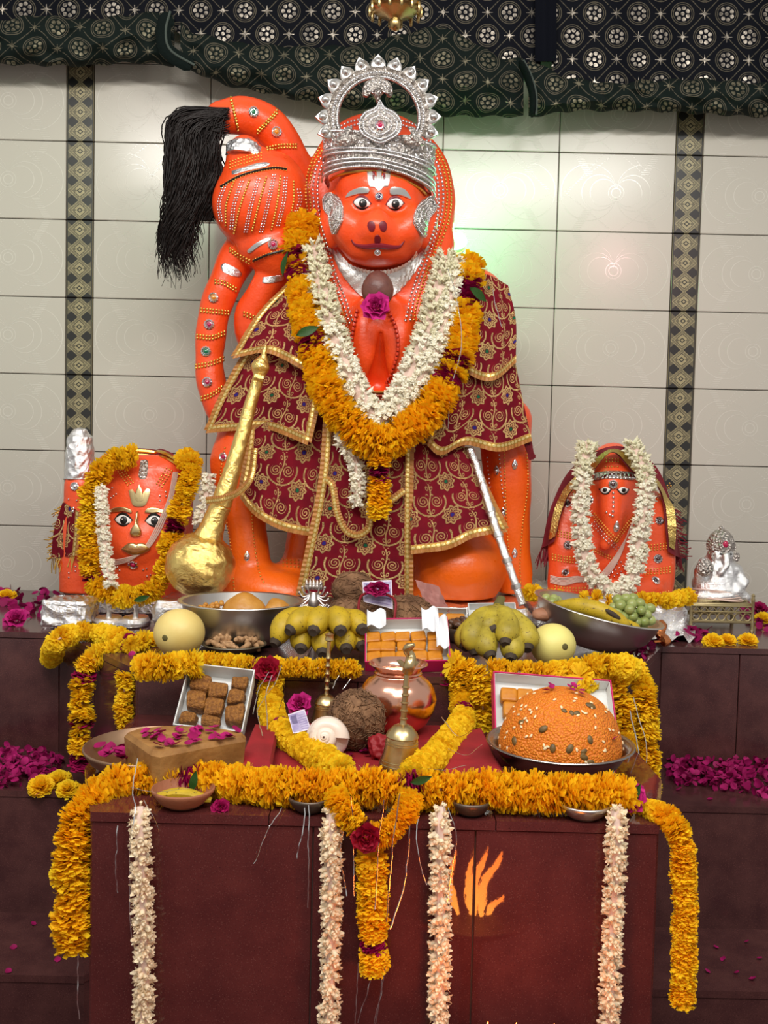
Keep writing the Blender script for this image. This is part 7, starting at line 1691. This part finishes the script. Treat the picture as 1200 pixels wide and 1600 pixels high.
tinsel('silver tinsel trailing around the hanging marigold tassel', [[(548, 1245, 1.68), (550, 1320, 1.70), (549, 1400, 1.70)], [(600, 1250, 1.66), (590, 1330, 1.67), (582, 1420, 1.67)], [(625, 1240, 1.68), (612, 1340, 1.68), (604, 1440, 1.69)], [(640, 1290, 1.70), (632, 1380, 1.70), (606, 1450, 1.69)], [(585, 1500, 1.70), (576, 1550, 1.70), (560, 1600, 1.70)], [(598, 1500, 1.70), (592, 1560, 1.70), (580, 1640, 1.70)], [(604, 1495, 1.70), (598, 1540, 1.70), (586, 1600, 1.70)], [(560, 1505, 1.70), (556, 1570, 1.70), (552, 1640, 1.70)], [(536, 1300, 1.71), (530, 1340, 1.71), (538, 1400, 1.71)], [(655, 1275, 1.72), (650, 1320, 1.71), (664, 1382, 1.71)], [(700, 1262, 1.70), (712, 1310, 1.70), (700, 1410, 1.70)]])
tinsel('silver tinsel along the left marigold strand on the red cloth', [[(440, 1040, 2.32), (428, 1070, 2.30), (402, 1110, 2.22), (410, 1150, 2.08)], [(432, 1045, 2.33), (446, 1075, 2.32), (440, 1110, 2.22)], [(420, 1050, 2.33), (405, 1075, 2.30), (396, 1115, 2.2)], [(425, 1055, 2.33), (415, 1085, 2.30), (418, 1140, 2.15)], [(540, 1030, 2.4), (528, 1055, 2.37), (520, 1075, 2.36)], [(552, 1040, 2.4), (548, 1060, 2.37), (536, 1078, 2.36)]], .0012)
tinsel('silver tinsel along the right marigold strand on the red cloth', [[(690, 1120, 2.2), (716, 1150, 2.05), (742, 1140, 2.05)], [(700, 1170, 1.98), (730, 1180, 1.98), (754, 1164, 2.0)], [(640, 1195, 1.9), (690, 1204, 1.88), (730, 1196, 1.92)], [(560, 1195, 1.86), (576, 1215, 1.81), (586, 1240, 1.79)]], .0012)
tinsel('silver tinsel hanging down the right marigold columns', [[(990, 1090, 2.33), (1000, 1130, 2.32), (1010, 1170, 2.32), (1006, 1220, 2.3)], [(984, 1110, 2.32), (994, 1160, 2.31), (1000, 1210, 2.3)], [(900, 1040, 2.42), (930, 1048, 2.40), (960, 1060, 2.36)], [(996, 1180, 2.31), (1004, 1215, 2.3), (996, 1240, 2.29)]], .0014)
tinsel('silver tinsel hanging over the right sleeve beside the garland', [[(700, 420, 3.10), (714, 470, 3.06), (722, 540, 3.04), (706, 610, 3.02), (702, 670, 3.06)], [(738, 500, 3.08), (718, 560, 3.05), (704, 640, 3.03)], [(770, 452, 3.24), (774, 480, 3.22), (782, 510, 3.22)]], .0012)
# ---- fire in a brass pan just below the frame: its tip shows at the bottom edge, the polished granite mirrors it
fx, fy = .214, 1.41
t = NT('flame'); g = t.n('ShaderNodeTexCoord'); sp = t.n('ShaderNodeSeparateXYZ'); t.t.links.new(g.outputs['Generated'], sp.inputs[0]); zz = E(t, sp.outputs[2])
t.p(col=(0, 0, 0, 1), emis=t.mix(zz, (1, .30, .04, 1), (1, .17, .02, 1)), emit=26.0); FLAME = t.m
pan = thing('fire_pan', 'sooty iron fire pan on a stand below the frame, its flame tip just showing', 'fire pan', (fx, fy, 0))
q = MB(); q.lathe([(.10, 0), (.09, .02), (.03, .05), (.02, .10), (.024, .18), (.018, .26), (.03, .34), (.08, .375), (.13, .405), (.15, .425), (.142, .424), (.075, .405), (0, .40)], 36, TRS((fx, fy, 0))); q.build('pan_stand', mat('sooty_iron', lin(36, 30, 28), .6, .6), pan)
for dx, dy, z0_, z1_, r, ln in ((-.052, .01, .405, .550, .009, .014), (-.004, 0, .40, .556, .0075, .008), (.012, .0, .40, .553, .010, .020), (.034, .012, .405, .548, .010, .030), (.012, -.03, .40, .455, .012, 0), (.060, .0, .40, .445, .008, .01)):
    c_ = resample(np.array([(fx+dx*.6, fy+dy, z0_), (fx+dx*.9-.006, fy+dy, (z0_+z1_)/2), (fx+dx+ln*.6, fy+dy, z0_*.2+z1_*.8), (fx+dx+ln, fy+dy, z1_)]), 18); q = MB(); q.tube(c_, r*np.clip(np.interp(np.linspace(0, 1, 18), [0, .25, .6, .85, 1], [.5, 1, .85, .5, .04]), .04, 1), 10); q.build('flame', FLAME, pan, sharp=0)
